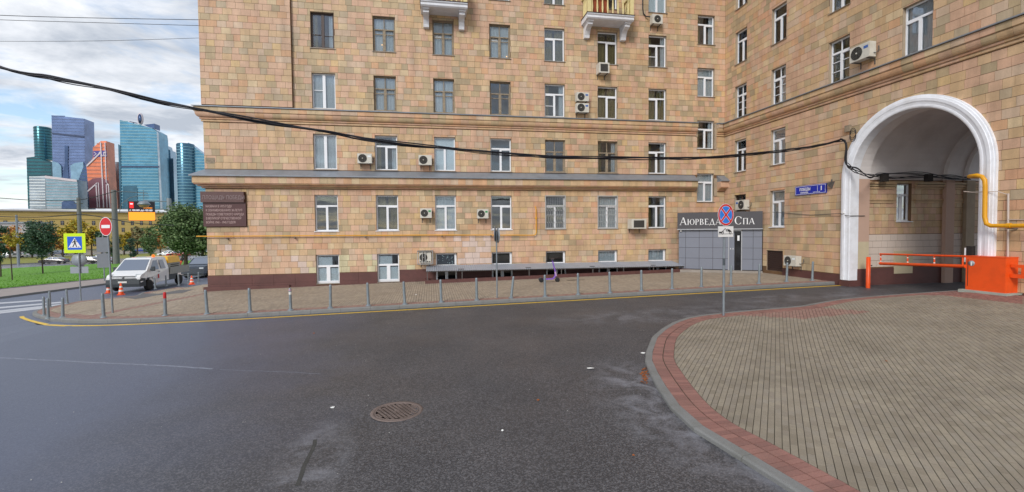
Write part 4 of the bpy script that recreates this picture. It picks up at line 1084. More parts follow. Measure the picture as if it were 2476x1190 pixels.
def pf(pts,mi=1,y=-.0258): mb.poly([(a*pw_/2,y,zc2+b*ph_/2) for a,b in pts],mi)
pf([(-.88,-.28),(-.28,-.28),(-.28,.05),(-.5,.05),(-.55,.0),(-.88,.0)])                 # tow truck bed
pf([(-.50,.02),(-.10,.62),(-.02,.58),(-.40,.02)]); pf([(-.06,.60),(.16,.0),(.10,.0),(-.10,.56)])      # crane
pf([(-.05,.10),(.18,.48),(.50,.36),(.72,.05),(.74,-.22),(.55,-.22),(.10,.22)]); 
def wheel2(cx,cz,rr):
    mb.poly([((cx*pw_/2)+rr*r*math.cos(k*math.pi/8),-.0262,zc2+cz*ph_/2+rr*r*math.sin(k*math.pi/8)) for k in range(16)],1)
    mb.poly([((cx*pw_/2)+rr*.5*r*math.cos(k*math.pi/8),-.0266,zc2+cz*ph_/2+rr*.5*r*math.sin(k*math.pi/8)) for k in range(16)],0)
wheel2(-.42,-.25,.13); wheel2(.56,-.22,.15); wheel2(.16,.26,.12)
mb.build('plate_face',[M_swhite,M_sblack],tp)
mb=MB(); mb.lathe([(.0375,h*.50),(.0375,h*.57)],(0,.035,0),12); mb.build('sticker',mat('worn_sticker',(70,78,84),.6,var=.3,scale=30),s)
# no entry
p=gp(270,757,zs); K_=(p-CAMP).dot(_F)/FPX
s=empty('road_sign',p,-0.50,'round red no entry sign with white bar at the pavement corner','road sign')
h=(757-548)*K_; r=22.5*K_
mb=MB(); mb.tube([(0,.035,-.02),(-.10,.035,h+.25)],.032,10); mb.build('pole',M_steel,s)
MM=Matrix.Translation((-.10,-.01,h))
mb=MB(); mb.lathe([(0,0),(r,0),(r,-.012),(0,-.012)],n=40,axis='y',M=MM); pl_=mb.build('round_plate',M_back,s)
mb=MB(); disc(mb,r,-.0235,0,40,(-.10,h)); disc(mb,r*.94,-.0248,1,40,(-.10,h)); mb.quad(*[(-.10+a*r*.68,-.0262,h+b*r*.17) for a,b in ((-1,-1),(1,-1),(1,1),(-1,1))],0); mb.build('sign_face',[M_swhite,M_sred],pl_)
# second pole just behind with sign backs
p=gp(253,683,zr); K_=(p-CAMP).dot(_F)/FPX
s=empty('road_sign',p,-face_angle(p),'grey backs of two stacked square signs on a pole behind the no entry sign','road sign')
mb=MB(); mb.tube([(0,0,0),(0,0,(683-565)*K_)],.05,10); mb.build('pole',M_steel,s)
for yy,hh,ww in ((592,38,22),(630,36,22)):
    mb=MB(); z_=(683-yy)*K_; mb.box(-ww*K_*.55,ww*K_*.45,-.07,-.055,z_-hh/2*K_*.95,z_+hh/2*K_*.95); mb.build('plate',M_back,s)
# pedestrian crossing
p=gp(194,727,zs); K_=(p-CAMP).dot(_F)/FPX
s=empty('road_sign',p,0.05,'square pedestrian crossing sign with a wide yellow green border','road sign')
h=(727-588)*K_; hw=24*K_/1.02; a_=26*K_
cxs=-6*K_
mb=MB(); mb.tube([(0,.05,-.02),(0,.05,h+a_*.7)],.035,10); mb.build('pole',M_steel,s)
mb=MB(); mb.box(cxs-hw*.93,cxs+hw*.93,-.012,0,h-hw,h+hw); pl_=mb.build('square_plate',M_lime,s)
mb=MB(); q=.68
mb.quad(*[(cxs+a*hw*.93*q,-.014,h+b*hw*q) for a,b in ((-1,-1),(1,-1),(1,1),(-1,1))],0)
mb.poly([(cxs-hw*.56,-.0155,h-hw*.46),(cxs+hw*.56,-.0155,h-hw*.46),(cxs,-.0155,h+hw*.56)],1)
def fig(pts): mb.poly([(cxs+a*hw,-.0170,h+b*hw) for a,b in pts],2)
mb.poly([(cxs+.02*hw+.07*hw*math.cos(k*math.pi/6),-.017,h+.34*hw+.07*hw*math.sin(k*math.pi/6)) for k in range(12)],2)
fig([(-.06,.26),(.08,.26),(.10,-.02),(-.05,-.02)]); fig([(-.05,-.01),(.05,-.01),(-.13,-.40),(-.22,-.38)]); fig([(.02,-.01),(.10,-.01),(.20,-.38),(.11,-.40)]); fig([(-.06,.25),(-.02,.18),(-.17,.0),(-.22,.05)]); fig([(.07,.25),(.20,.08),(.25,.12),(.10,.26)])
for k in (-.40,.30): fig([(k-.05,-.42),(k+.07,-.42),(k+.10,-.36),(k-.02,-.36)])
mb.build('sign_face',[M_sblue2,M_swhite,M_sblack],pl_)
mb=MB(); mb.lathe([(0,0),(17*K_*.95,0),(17*K_*.95,.012),(0,.012)],n=32,axis='y',M=Matrix.Translation((-1*K_,.09,(727-629)*K_))); mb.build('round_plate',M_back,s)
mb=MB(); mb.box(-20*K_,17*K_,.09,.10,(727-661)*K_,(727-645)*K_); mb.build('lower_plate',M_back,s)
# edge-on sign in the middle of the pavement
p=gp(1202,720,zs); K_=(p-CAMP).dot(_F)/FPX
s=empty('road_sign',p,-face_angle(p),'grey pole with two round signs seen almost edge-on beside the leaning bollard','road sign')
h=(720-560)*K_
mb=MB(); mb.tube([(0,0,-.02),(0,0,(720-560)*K_)],.03,10); mb.build('pole',M_steel,s)
for sx,an,zz in ((-.05,math.radians(82),566),(.06,math.radians(103),569)):
    mb=MB(); M_=Matrix.Translation((sx,0,(720-zz)*K_))@Matrix.Rotation(an,4,'Z'); mb.lathe([(0,.006),(.30,.006),(.30,-.006),(0,-.006)],n=32,axis='y',M=M_); mb.build('round_plate',M_back,s)

# ------------------------------------------------------------------ spa entrance (cuts the inner corner)
M_spa=mat('spa_panel',(122,126,138),0.45,var=0.04,scale=1.0); M_spadark=mat('spa_sign_dark',(72,70,74),0.5,var=0.05); M_lett=mat('white_letter',(236,236,236),0.5,var=0)
M_alu=mat('aluminium',(170,172,176),0.4,metal=0.3,var=0.05); M_doorgl=mat('door_glass',(24,24,28),0.08,var=0); M_concrete=mat('concrete_step',(150,142,134),0.85,var=0.1,scale=3,bump=.2)
pL=onA(1641,600,0.95); pR=onB(1846,600,0.02)
a0=Vector((pL.x,pL.y)); a1=Vector((pR.x,pR.y)); L=(a1-a0).length; ang_=math.atan2(a1.y-a0.y,a1.x-a0.x)
def spaz(x,y):      # height on the spa front plane
    r_=ray(x,y); nrm=Vector((math.sin(ang_),-math.cos(ang_),0)); t=((Vector((a0.x,a0.y,0))-CAMP).dot(nrm))/r_.dot(nrm); q=CAMP+r_*t
    return (Vector((q.x,q.y))-a0).dot((a1-a0).normalized()), q.z
gz=min(spaz(1700,652)[1],spaz(1846,657)[1]); sg0=spaz(1740,554)[1]; sg1=spaz(1740,513)[1]
spa=empty('spa_entrance',(a0.x,a0.y,gz),ang_,'grey panelled entrance box across the inner corner of the building','entrance')
H=sg0-gz
door0,door1=spaz(1762,600)[0],spaz(1792,600)[0]
cols=[0]+[spaz(x,600)[0] for x in (1657.5,1690.5,1723.5,1751)]+[door0]
rows=[spaz(1700,y)[1]-gz for y in (651,624.5,599,574)]+[H]; rows[0]=0.06
mb=MB(); mb.box(0.01,door0-.02,.03,.08,0,H); mb.box(door1+.02,L-.03,.03,.08,0,H); mb.box(.01,L-.03,.03,.08,H-.01,H+.02); mb.box(.0,.03,.03,1.35,-.1,H+.6); mb.build('backing',M_dark,spa)
for i in range(len(cols)-1):
    for j in range(len(rows)-1):
        mb=MB(); mb.box(cols[i]+.007,cols[i+1]-.007,-.005,.028,rows[j]+.007,rows[j+1]-.007); mb.build('wall_panel',M_spa,spa)
c2=[door1+.05,spaz(1821,600)[0],L-.06]; r2=[.06]+[spaz(1820,y)[1]-gz for y in (627,600,573)]+[H]
for i in range(2):
    for j in range(4):
        mb=MB(); mb.box(c2[i]+.007,c2[i+1]-.007,-.005,.028,r2[j]+.007,r2[j+1]-.007); mb.build('wall_panel',M_spa,spa)
mb=MB(); mb.box(door0-.03,door0+.02,-.02,.10,0,H-.1); mb.box(door1-.0,door1+.05,-.02,.10,0,H-.1); mb.box(door0+.02,door1,-.02,.10,H-.12,H-.03); mb.build('door_frame',M_alu,spa)
dm=(door0+door1)/2
mb=MB(); mb.box(door0+.02,dm-.02,.12,.16,.03,H-.12); d_=mb.build('door_leaf',M_spa,spa)
mb=MB(); mb.box(dm-.10,dm-.07,.10,.12,1.15,1.22); mb.box(dm-.22,dm-.19,.10,.12,1.15,1.22); mb.build('notice',M_lett,d_)
mb=MB(); mb.box(dm-.02,door1,.10,.14,.03,H-.12); d_=mb.build('glass_door',M_doorgl,spa)
mb=MB(); mb.box(dm+.02,dm+.06,.07,.10,.4,1.9); mb.build('handle',M_dark,d_)
mb=MB(); mb.box(dm+.12,dm+.22,.09,.098,1.62,1.9); mb.build('notice',M_lett,d_)
mb=MB(); mb.box(-.1,L-.05,-.32,.1,-.25,.03); mb.build('step',M_concrete,spa)
mb=MB(); mb.box(.02,L-.04,.1,.12,H+.02,H+.6); mb.box(.02,L-.02,.0,.05,H-.005,H+.02); mb.build('soffit',M_alu,spa)
SH=sg1-sg0
mb=MB(); mb.box(-.06,L-.06,-.16,.10,H+.022,H+SH); sgn=mb.build('sign_panel',M_spadark,spa)
mb=MB(); mb.box(-.06,L-.06,-.17,-.02,H-.03,H+.020); mb.build('sign_trim',M_alu,sgn)
mb=MB(); mb.lathe([(0,0),(.05,0),(.05,.05),(0,.08)],(.12,-.06,H-.12),10); mb.build('camera_dome',M_lett,spa)
# serif letters, drawn as strokes: local x along, z up, heights in units of cap height
def letters(word,x0,z0,hc,y,par,name):
    x=x0
    def bar(mb,x,z,w,h): mb.box(x,x+w,y-.012,y,z,z+h)
    def para(mb,xb,xt,z,h,w): mb.prism([(xb,y,z),(xb+w,y,z),(xt+w,y,z+h),(xt,y,z+h)],[(xb,y-.012,z),(xb+w,y-.012,z),(xt+w,y-.012,z+h),(xt,y-.012,z+h)])
    def ring(mb,cx,cz,rx,rz,tw,t0=0,t1=2*math.pi,thin=.35):
        n=22
        for k in range(n):
            A=[]
            for t in (t0+(t1-t0)*k/n,t0+(t1-t0)*(k+1)/n):
                wv=tw*(thin+(1-thin)*abs(math.cos(t))); A.append(((cx+rx*math.cos(t),cz+rz*math.sin(t)),(cx+(rx-wv)*math.cos(t),cz+(rz-wv*.6)*math.sin(t))))
            q=[A[0][0],A[1][0],A[1][1],A[0][1]]
            mb.prism([(a,y,b) for a,b in q],[(a,y-.012,b) for a,b in q])
    for ch,sc_ in word:
        h=hc*sc_; T=h*.13; t=h*.055; mb=MB(); c=ch
        if c==' ': x+=h*.30; continue
        if c=='А':
            w_=h*.78; para(mb,x,x+w_*.46,z0,h,t); para(mb,x+w_-T*1.1,x+w_*.43,z0,h,T); bar(mb,x+w_*.20,z0+h*.32,w_*.45,t); bar(mb,x-h*.06,z0,h*.2,t*.8); bar(mb,x+w_-h*.17,z0,h*.25,t*.8)
        elif c=='Ю':
            w_=h*1.12; bar(mb,x+h*.05,z0,T,h); bar(mb,x,z0,T+h*.1,t*.8); bar(mb,x,z0+h-t*.8,T+h*.1,t*.8); bar(mb,x+T,z0+h*.48,h*.3,t); ring(mb,x+h*.75,z0+h*.5,h*.37,h*.5,T)
        elif c=='Р':
            w_=h*.58; bar(mb,x+h*.05,z0,T,h); bar(mb,x,z0,T+h*.1,t*.8); bar(mb,x,z0+h-t*.8,T+h*.1,t*.8); ring(mb,x+h*.2,z0+h*.73,h*.35,h*.27,T,-math.pi/2,math.pi/2)
        elif c=='В':
            w_=h*.64; bar(mb,x+h*.05,z0,T,h); bar(mb,x,z0,h*.3,t*.8); bar(mb,x,z0+h-t*.8,h*.3,t*.8); ring(mb,x+h*.22,z0+h*.75,h*.30,h*.25,T,-math.pi/2,math.pi/2); ring(mb,x+h*.22,z0+h*.26,h*.38,h*.26,T,-math.pi/2,math.pi/2)
        elif c=='Е':
            w_=h*.60; bar(mb,x+h*.05,z0,T,h); bar(mb,x,z0,h*.55,t); bar(mb,x,z0+h-t,h*.5,t); bar(mb,x+T,z0+h*.5,h*.27,t); bar(mb,x+h*.53,z0,t*.9,h*.2); bar(mb,x+h*.47,z0+h*.82,t*.9,h*.18)
        elif c=='Д':
            w_=h*.82; para(mb,x+h*.08,x+w_*.48,z0+t,h-t,t); para(mb,x+w_-T-h*.08,x+w_*.44,z0+t,h-t,T); bar(mb,x,z0,w_,t); bar(mb,x,z0-h*.14,t,h*.15); bar(mb,x+w_-t,z0-h*.14,t,h*.15)
        elif c=='С':
            w_=h*.80; ring(mb,x+h*.42,z0+h*.5,h*.42,h*.52,T*1.1,.75,2*math.pi-.7); bar(mb,x+h*.70,z0+h*.70,t,h*.22)
        elif c=='П':
            w_=h*.76; bar(mb,x+h*.05,z0,T,h); bar(mb,x+h*.57,z0,T,h); bar(mb,x,z0+h-t,h*.75,t); bar(mb,x,z0,T+h*.1,t*.8); bar(mb,x+h*.52,z0,T+h*.1,t*.8)
        elif c=='@':
            w_=h*1.1
            for q in (1,.72,.45): ring(mb,x+h*.5,z0+h*.5,h*.55*q,h*.55*q,h*.07,0,2*math.pi,1.0)
            mb.lathe([(0,0),(h*.12,0),(h*.12,-.012),(0,-.012)],(x+h*.5,y,z0+h*.5),12,axis='y')
        mb.build(name,M_lett,par); x+=w_+h*.13
    return x
xs=spaz(1645,540)[0]; xe=spaz(1826,535)[0]
word=[('А',1.3),('Ю',1),('Р',1),('В',1),('Е',1),('Д',1),('А',1),(' ',1),('@',1.1),(' ',1),('С',1.3),('П',1),('А',1)]
hc=.335*SH
wid=sum({'А':.91,'Ю':1.25,'Р':.71,'В':.77,'Е':.73,'Д':.95,'С':.93,'П':.89,'@':1.23,' ':.30}[c]*k for c,k in word)
hc=min(hc*1.4,(xe-xs)/wid)
letters(word,xs,H+.022+SH*.24,hc,-.161,sgn,'letter')

# ------------------------------------------------------------------ canopy over the light wells
M_corr=mat('corrugated_sheet',(160,166,176),0.5,metal=0.25,var=0.06,scale=2,dirt=((120,122,126),0.3,3))
M_frame=mat('steel_frame',(92,88,86),0.6,var=0.1)
can=empty('canopy',(0,0,0),0,'long grey corrugated metal canopy over the basement light wells along the wall','canopy')
OUT=1.25
c0=onA(1030,656,OUT); c1=onA(1655,643,OUT); zb=.79; zf_=onA(1300,651,OUT).z
uL,uR=c0.x,c1.x; nS=4
def zf2(u): return c0.z+(c1.z-c0.z)*(u-uL)/(uR-uL)
st=(uR-uL)/nS
for i in range(nS):
    a,b=uL+i*st+.008,uL+(i+1)*st-.008; mb=MB(); n=int((b-a)/.055); rows_=[]
    for k in range(n+1):
        u=a+(b-a)*k/n; dz=.012*(1 if k%2 else -1)
        ub=min(u,13.75+ (u-uR)*.2) if u>13.7 else u
        rows_.append((Vector((ub,DW-.02,zb-.012*i+dz)),Vector((u,DW-OUT,zf2(u)+dz))))
    for k in range(n): mb.quad(rows_[k][0],rows_[k+1][0],rows_[k+1][1],rows_[k][1])
    mb.build('roof_sheet',M_corr,can)
    mb=MB(); m_=(a+b)/2; mb.box(m_-.14,m_+.14,DW-OUT+.18,DW-OUT+.24,zf2(m_)+.045,zf2(m_)+.075); mb.build('roof_handle',M_frame,can)
mb=MB()
for i in range(nS*2+1):
    u=uL+.06+(uR-uL-.12)*i/(nS*2); mb.box(u-.02,u+.02,DW-OUT+.06,DW-OUT+.10,zs(u,23.5)-.02,zf2(u)-.02)
    mb.build('post',M_frame,can); mb=MB()
mb=MB(); mb.prism([(uL,DW-OUT+.05,zf2(uL)-.05),(uR,DW-OUT+.05,zf2(uR)-.05),(uR,DW-OUT+.05,zf2(uR)-.015),(uL,DW-OUT+.05,zf2(uL)-.015)],[(uL,DW-OUT+.10,zf2(uL)-.05),(uR,DW-OUT+.10,zf2(uR)-.05),(uR,DW-OUT+.10,zf2(uR)-.015),(uL,DW-OUT+.10,zf2(uL)-.015)]); mb.build('front_rail',M_frame,can)
low=empty('low_wall',(0,0,0),0,'low dark red kerb wall below the metal canopy','low wall')
mb=MB()
def zg(u): return zs(u,23.4)
n=9
for i in range(n):
    a,b=uL-.05+(uR+.45-uL)*i/n,uL-.05+(uR+.45-uL)*(i+1)/n-.006
    mb.prism([(a,DW-OUT-.02,zg(a)-.1),(b,DW-OUT-.02,zg(b)-.1),(b,DW-OUT+.18,zg(b)-.1),(a,DW-OUT+.18,zg(a)-.1)],[(a,DW-OUT-.02,zg(a)+.17),(b,DW-OUT-.02,zg(b)+.17),(b,DW-OUT+.18,zg(b)+.17),(a,DW-OUT+.18,zg(a)+.17)])
    mb.build('coping_block',M_plinth,low); mb=MB()
mb=MB(); mb.box(uL-.05,uL+.15,DW-OUT+.19,DW-.04,-.3,zg(uL)+.17); mb.build('side_wall',M_plinth,low)
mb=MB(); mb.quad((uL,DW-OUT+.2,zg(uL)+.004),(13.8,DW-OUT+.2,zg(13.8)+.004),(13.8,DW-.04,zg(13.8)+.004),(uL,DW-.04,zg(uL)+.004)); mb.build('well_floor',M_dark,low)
mb=MB()
for c in range(2,7):     # lower windows in the well
    u0,u1=UA[c]; FA.box(mb,u0,u0+.08,.035,.06,-.05,.60); FA.box(mb,u1-.08,u1,.035,.06,-.05,.60); FA.box(mb,(u0+u1)/2-.08,(u0+u1)/2+.08,.035,.06,-.05,.60); FA.box(mb,u0,u1,.037,.062,.601,.66)
    mb.build('well_window_frame',M_pvc,bld); mb=MB(); FA.box(mb,u0+.08,(u0+u1)/2-.08,.036,.045,-.05,.6); FA.box(mb,(u0+u1)/2+.08,u1-.08,.036,.045,-.05,.6); mb.build('well_window_pane',M_doorgl,bld); mb=MB()

# ------------------------------------------------------------------ air conditioners
def ac_unit(F,s0,s1,z0,z1,label,style='std',lab=None,dep=.30,flip=False,proj=.12):
    cx=(s0+s1)/2; loc=F.p(cx,0,z0); o=empty('air_conditioner',loc,0 if F.k=='A' else -math.pi/2,label,'air conditioner','air conditioners on the facade')
    W=(s1-s0)*.5; Hh=z1-z0      # local: x right, y into wall, z up
    mb=MB(); mb.box(-W,W,-dep-proj,-proj,0,Hh); cs=mb.build('casing',M_acw,o)
    fx=-W*.28 if style in('std','cage') else 0.0
    if flip: fx=-fx
    r=min(Hh*.42,W*.62); y=-dep-proj
    if style in ('std','cage','small'):
        mb=MB(); mb.poly([(fx+r*math.cos(k*math.pi/12),y-.004,Hh*.5+r*math.sin(k*math.pi/12)) for k in range(24)]); mb.build('fan_opening',M_acdark,o)
        mb=MB(); n=5
        for q in range(1,n+1): 
            rr=r*q/n; mb.tube([(fx+rr*math.cos(k*math.pi/10),y-.012,Hh*.5+rr*math.sin(k*math.pi/10)) for k in range(21)],.006,4,cap=False)
        for q in range(8): mb.tube([(fx,y-.014,Hh*.5),(fx+r*math.cos(q*math.pi/4),y-.014,Hh*.5+r*math.sin(q*math.pi/4))],.005,4)
        mb.build('fan_grille',M_acg,o)
        mb=MB(); mb.lathe([(0,y-.03),(r*.13,y-.026),(r*.13,y-.006)],(fx,0,Hh*.5),12,axis='y'); mb.build('fan_hub',M_acw,o)
    if style=='window':
        mb=MB(); mb.box(-W*.72,W*.72,y-.003,y+.01,Hh*.12,Hh*.86); g=mb.build('front_recess',M_acdark,o)
        mb=MB()
        for k in range(9): mb.box(-W*.7,W*.7,y-.012,y-.004,Hh*(.15+.078*k),Hh*(.15+.078*k)+.012)
        mb.build('front_louvre',M_acg,o)
    if style=='cage':
        mb=MB(); e=.07
        for (x,z) in ((-W-e,-.06),(W+e,-.06),(-W-e,Hh+.06),(W+e,Hh+.06)): mb.box(x-.018,x+.018,y-.10,-.01,z-.018,z+.018)
        for z in (-.06,Hh+.06): mb.box(-W-e,W+e,y-.10,y-.075,z-.02,z+.02)
        for x in (-W-e,-W*.45,W*.0,W+e): mb.box(x-.016,x+.016,y-.10,y-.075,-.06,Hh+.06)
        mb.box(-W-e,W+e,y-.10,-.01,Hh+.06,Hh+.08); mb.build('cage',M_grille,o)
        mb=MB()
        for k in range(5): mb.box(-W*.85+k*W*.36,-W*.85+k*W*.36+W*.26,y-.006,y,.03,.08)
        mb.build('vent_slots',M_acdark,o)
    if lab: mb=MB(); mb.box(W*.42 if not flip else -W*.85,W*.85 if not flip else -W*.42,y-.006,y,Hh*.62,Hh*.80); mb.build('brand_label',lab,o)
    mb=MB()
    for x in (-W*.7,W*.7): mb=MB(); mb.prism([(x-.02,-dep-proj,-.035),(x-.02,-dep-proj,-.003),(x-.02,-.0,-.003),(x-.02,-.0,-.25),(x-.02,-.03,-.25),(x-.02,-.03,-.035)],[(x+.02,-dep-proj,-.035),(x+.02,-dep-proj,-.003),(x+.02,-.0,-.003),(x+.02,-.0,-.25),(x+.02,-.03,-.25),(x+.02,-.03,-.035)]); mb.build('bracket',M_frame,o)
    mb=MB(); mb.tube([(W,-proj-.1,Hh*.25),(W+.06,-proj-.08,Hh*.2),(W+.07,-.06,Hh*.4),(W+.02,-.02,Hh*.7)],.018,6); mb.build('hose',M_acg,o)
    return o
def acA(x0,y0,x1,y1,label,**k):
    a=onA(x0,y0,.4); b=onA(x1,y1,.4); return ac_unit(FA,a.x,b.x,b.z,a.z,label,**k)
acA(864,371,899,395,'white air conditioner with a round fan left of the second window, above the lower cornice',lab=M_blind)
acA(1012,375,1044,399,'white air conditioner between the second and third windows, just above the lower cornice')
acA(1016,504,1044,527,'white air conditioner with a green label left of the third ground floor window',lab=M_green)
acA(1154,506,1181,528,'white air conditioner with a green label left of the fourth ground floor window',lab=M_green)
acA(1013,610,1043,635,'air conditioner inside a white metal cage above the left end of the canopy',style='cage')
acA(1394,223,1424,245,'upper of two stacked air conditioners with blue labels above the upper cornice',lab=M_bluel)
acA(1394,249,1424,272,'lower of two stacked air conditioners with blue labels above the upper cornice',lab=M_bluel)
acA(1447,152,1472,178,'boxy grey window air conditioner below the sill under the right balcony',style='window',dep=.45,proj=.05)
acA(1577,34,1602,58,'small air conditioner right of the right balcony with a black cable',style='small')
acA(1523,530,1558,553,'large old window air conditioner on brackets left of the last ground floor window',style='window',dep=.55,proj=.1)
def acB(x0,y0,x1,y1,label,**k):
    a=onB(x0,y0,.3); b=onB(x1,y1,.3); o=ac_unit(FB,min(a.y,b.y),max(a.y,b.y),min(b.z,a.z),max(a.z,b.z),label,**k); return o
pA=onB(1790,489,.3); pB=onB(1822,510,.3); zt=(onB(1800,488,.3).z); 
ac_unit(FB,22.35,23.10,3.62,4.15,'air conditioner with a blue label standing above the spa sign',lab=M_bluel,flip=True)
ac_unit(FB,18.75,19.50,.80,1.28,'grey air conditioner low on the wall right of the brown vent shutter',lab=M_blind)
ac_unit(FB,15.25,16.10,9.20,9.78,'white air conditioner on the right wing between two windows above the cornice',lab=M_bluel)
# hanging black cable beside the right balcony
def cable(name,pts,r,label,cat='cable',m=None,n=6):
    mb=MB(); mb.tube(pts,r,n); return tag(mb.build(name,m or M_cable),label,cat)
cable('cable',[onA(1554,-10,.05),onA(1554,20,.05),onA(1556,33,.08),onA(1562,40,.1),onA(1572,41,.2)],.03,'black cable running down the wall to the small air conditioner by the balcony')

# ------------------------------------------------------------------ gas pipes
mb=MB(); 
def pipeA(pts,r,n=.14): return [onA(x,y,n) for x,y in pts]
gas=empty('gas_pipe',(0,0,0),0,'thin yellow gas pipe running along the ground floor wall and turning up','gas pipe')
z_=2.36
P=[Vector((-11.15,DW-.14,2.46)),Vector((0,DW-.14,2.40)),Vector((5.55,DW-.14,2.33)),Vector((5.66,DW-.14,2.36)),Vector((5.70,DW-.14,2.48)),Vector((5.70,DW-.14,3.70)),Vector((5.69,DW-.12,3.84)),Vector((5.68,DW+.02,3.9))]
mb=MB(); mb.tube(P,.027,10); mb.build('pipe',M_yellow,gas)
for u in (-9.8,-6.7,-3.3,0.6,3.2): 
    mb=MB(); mb.box(u-.03,u+.03,DW-.17,DW+.01,2.30,2.36); mb.build('pipe_bracket',M_frame,gas)
mb=MB(); mb.lathe([(.055,0),(.055,.10)],(5.70,DW-.14,3.2),10); mb.build('pipe_joint',M_yellow,gas)
gas2=empty('gas_pipe',(0,0,0),0,'thick yellow gas pipe bending round the right jamb of the archway','gas pipe')
P=[(UB+1.0,11.95,4.22),(UB-.20,11.93,4.22),(UB-.28,11.88,4.20),(UB-.32,11.72,4.18),(UB-.32,11.66,4.10),(UB-.32,11.64,3.98),(UB-.32,11.62,2.80),(UB-.31,11.60,2.67),(UB-.30,11.50,2.62),(UB-.28,11.3,2.61),(UB-.25,8.0,2.60)]
P=[onB(2344,427,.1)+Vector((.6,0,0)),onB(2344,427,.25),onB(2362,424,.32),onB(2374,427,.33),onB(2381,436,.33),onB(2382,450,.33),onB(2381,525,.33),onB(2385,541,.33),onB(2396,546,.33),onB(2440,546,.30),Vector((UB-.28,9.0,onB(2476,546,.3).z))]
mb=MB(); mb.tube(P,.062,12); mb.build('pipe',M_yellow,gas2)
mb=MB(); q=onB(2440,546,.3); mb.lathe([(.078,-.05),(.078,.05)],q,12,axis='y'); mb.build('pipe_joint',M_yellow,gas2); mb=MB(); mb.box(UB-.32,UB,q.y-.03,q.y+.03,q.z-.10,q.z-.07); mb.build('pipe_bracket',M_frame,gas2)
M_cond=mat('white_conduit',(196,182,172),.6,var=.05)
mb=MB()
mb.tube([onB(2330,463,.2),onB(2350,465,.19),onB(2412,463,.18),onB(2438,471,.04)],.012,6); mb.tube([onB(2438,468,.04),onB(2437,625,.04)],.03,6); mb.tube([onB(2438,531,.05),onB(2476,531,.05),Vector((UB-.05,9,onB(2476,531,.05).z))],.012,6)
tag(mb.build('conduit',M_cond),'pale conduit pipes on the wall right of the archway','conduit')
cable('cable',[onB(2030,516,.12),onB(2045,521,.14),onB(2053,522,.2),Vector((UB+.6,V1-.03,onB(2053,522,.2).z))],.014,'thin grey wire crossing the left jamb of the archway',m=M_acg)
cable('cable',[onB(1868,513,.04),onB(1960,520,.04),onB(2000,518,.04),onB(2030,516,.12)],.012,'thin wire along the wall left of the archway at mid height',m=M_acg)
# ------------------------------------------------------------------ plaque, street plate, lamps
pq=empty('wall_plaque',(0,0,0),0,'dark red granite commemorative plaque with carved lettering on the building corner','plaque')
u0,u1=-10.9,-8.93
mb=MB(); FA.box(mb,u0+.06,u1,.002,.10,2.93,4.10); mb.build('lower_slab',M_plaque2,pq)
mb=MB(); FA.box(mb,u0,u1-.05,.002,.19,4.10,4.62); mb.build('upper_slab',M_plaque,pq)
text_obj('ПЛОЩАДЬ ПОБЕДЫ',.255,.006,M_letter,'lettering',pq,MA(-10.82,4.25,.193),sx=.735,bold=.002)
for i,t in enumerate(['НАЗВАНА В 1975 ГОДУ','К ОЗНАМЕНОВАНИЮ 30-ЛЕТИЯ','ПОБЕДЫ СОВЕТСКОГО НАРОДА','В ВЕЛИКОЙ ОТЕЧЕСТВЕННОЙ','ВОЙНЕ 1941 - 1945 ГОДОВ']):
    text_obj(t,.155,.004,M_letter2,'lettering',pq,MA(-10.72,3.86-.195*i,.103),sx=.68,bold=.002)
M_plate=mat('street_plate_blue',(22,46,170),.3,var=.03)
sp_=empty('street_plate',(0,0,0),0,'blue street name plate with white letters and the number 1 beside the archway','street sign')
v0,v1,zb_,zt_=17.50,19.24,4.13,4.55
mb=MB(); FB.box(mb,v0,v1,.004,.06,zb_,zt_); mb.build('plate',M_plate,sp_)
mb=MB()
for (a,b,c,d) in ((v0+.03,v1-.03,zb_+.025,zb_+.04),(v0+.03,v1-.03,zt_-.04,zt_-.025),(v0+.03,v0+.045,zb_+.04,zt_-.04),(v1-.045,v1-.03,zb_+.04,zt_-.04),(17.95,17.965,zb_+.10,zt_-.06)): FB.box(mb,a,b,.061,.064,c,d)
mb.build('plate_line',M_lett,sp_)
text_obj('ПОБЕДЫ',.175,.002,M_lett,'lettering',sp_,MBm(18.98,4.32,.064),sx=.82,bold=.004)
text_obj('ПЛОЩАДЬ',.09,.002,M_lett,'lettering',sp_,MBm(18.92,4.20,.064),sx=.95,bold=.002)
text_obj('1',.27,.002,M_lett,'lettering',sp_,MBm(17.82,4.27,.064),bold=.008)
text_obj('ДОМ  КОРПУС',.055,.002,M_lett,'lettering',sp_,MBm(18.20,4.19,.064))
o=empty('floodlight',onB(2012,445,.0),0,'small dark triangular wall lamp right of the blue street plate','lamp')
mb=MB(); mb.prism([(-.02,.16,.08),(-.02,-.16,.10),(-.02,-.02,-.22)],[(-.20,.12,.06),(-.20,-.12,.08),(-.2,-.02,-.10)]); mb.build('housing',M_frame,o)
mb=MB(); mb.box(-.03,0,-.03,.03,.02,.2); mb.build('bracket',M_frame,o)
o=empty('security_camera',onB(2042,514,.12),0,'small security camera on the left jamb of the archway','camera')
mb=MB(); mb.box(-.10,.0,-.04,.04,-.03,.05); mb.build('housing',M_lett,o); mb=MB(); mb.tube([(0,0,0),(.08,0,-.02)],.02,6); mb.build('arm',M_frame,o)
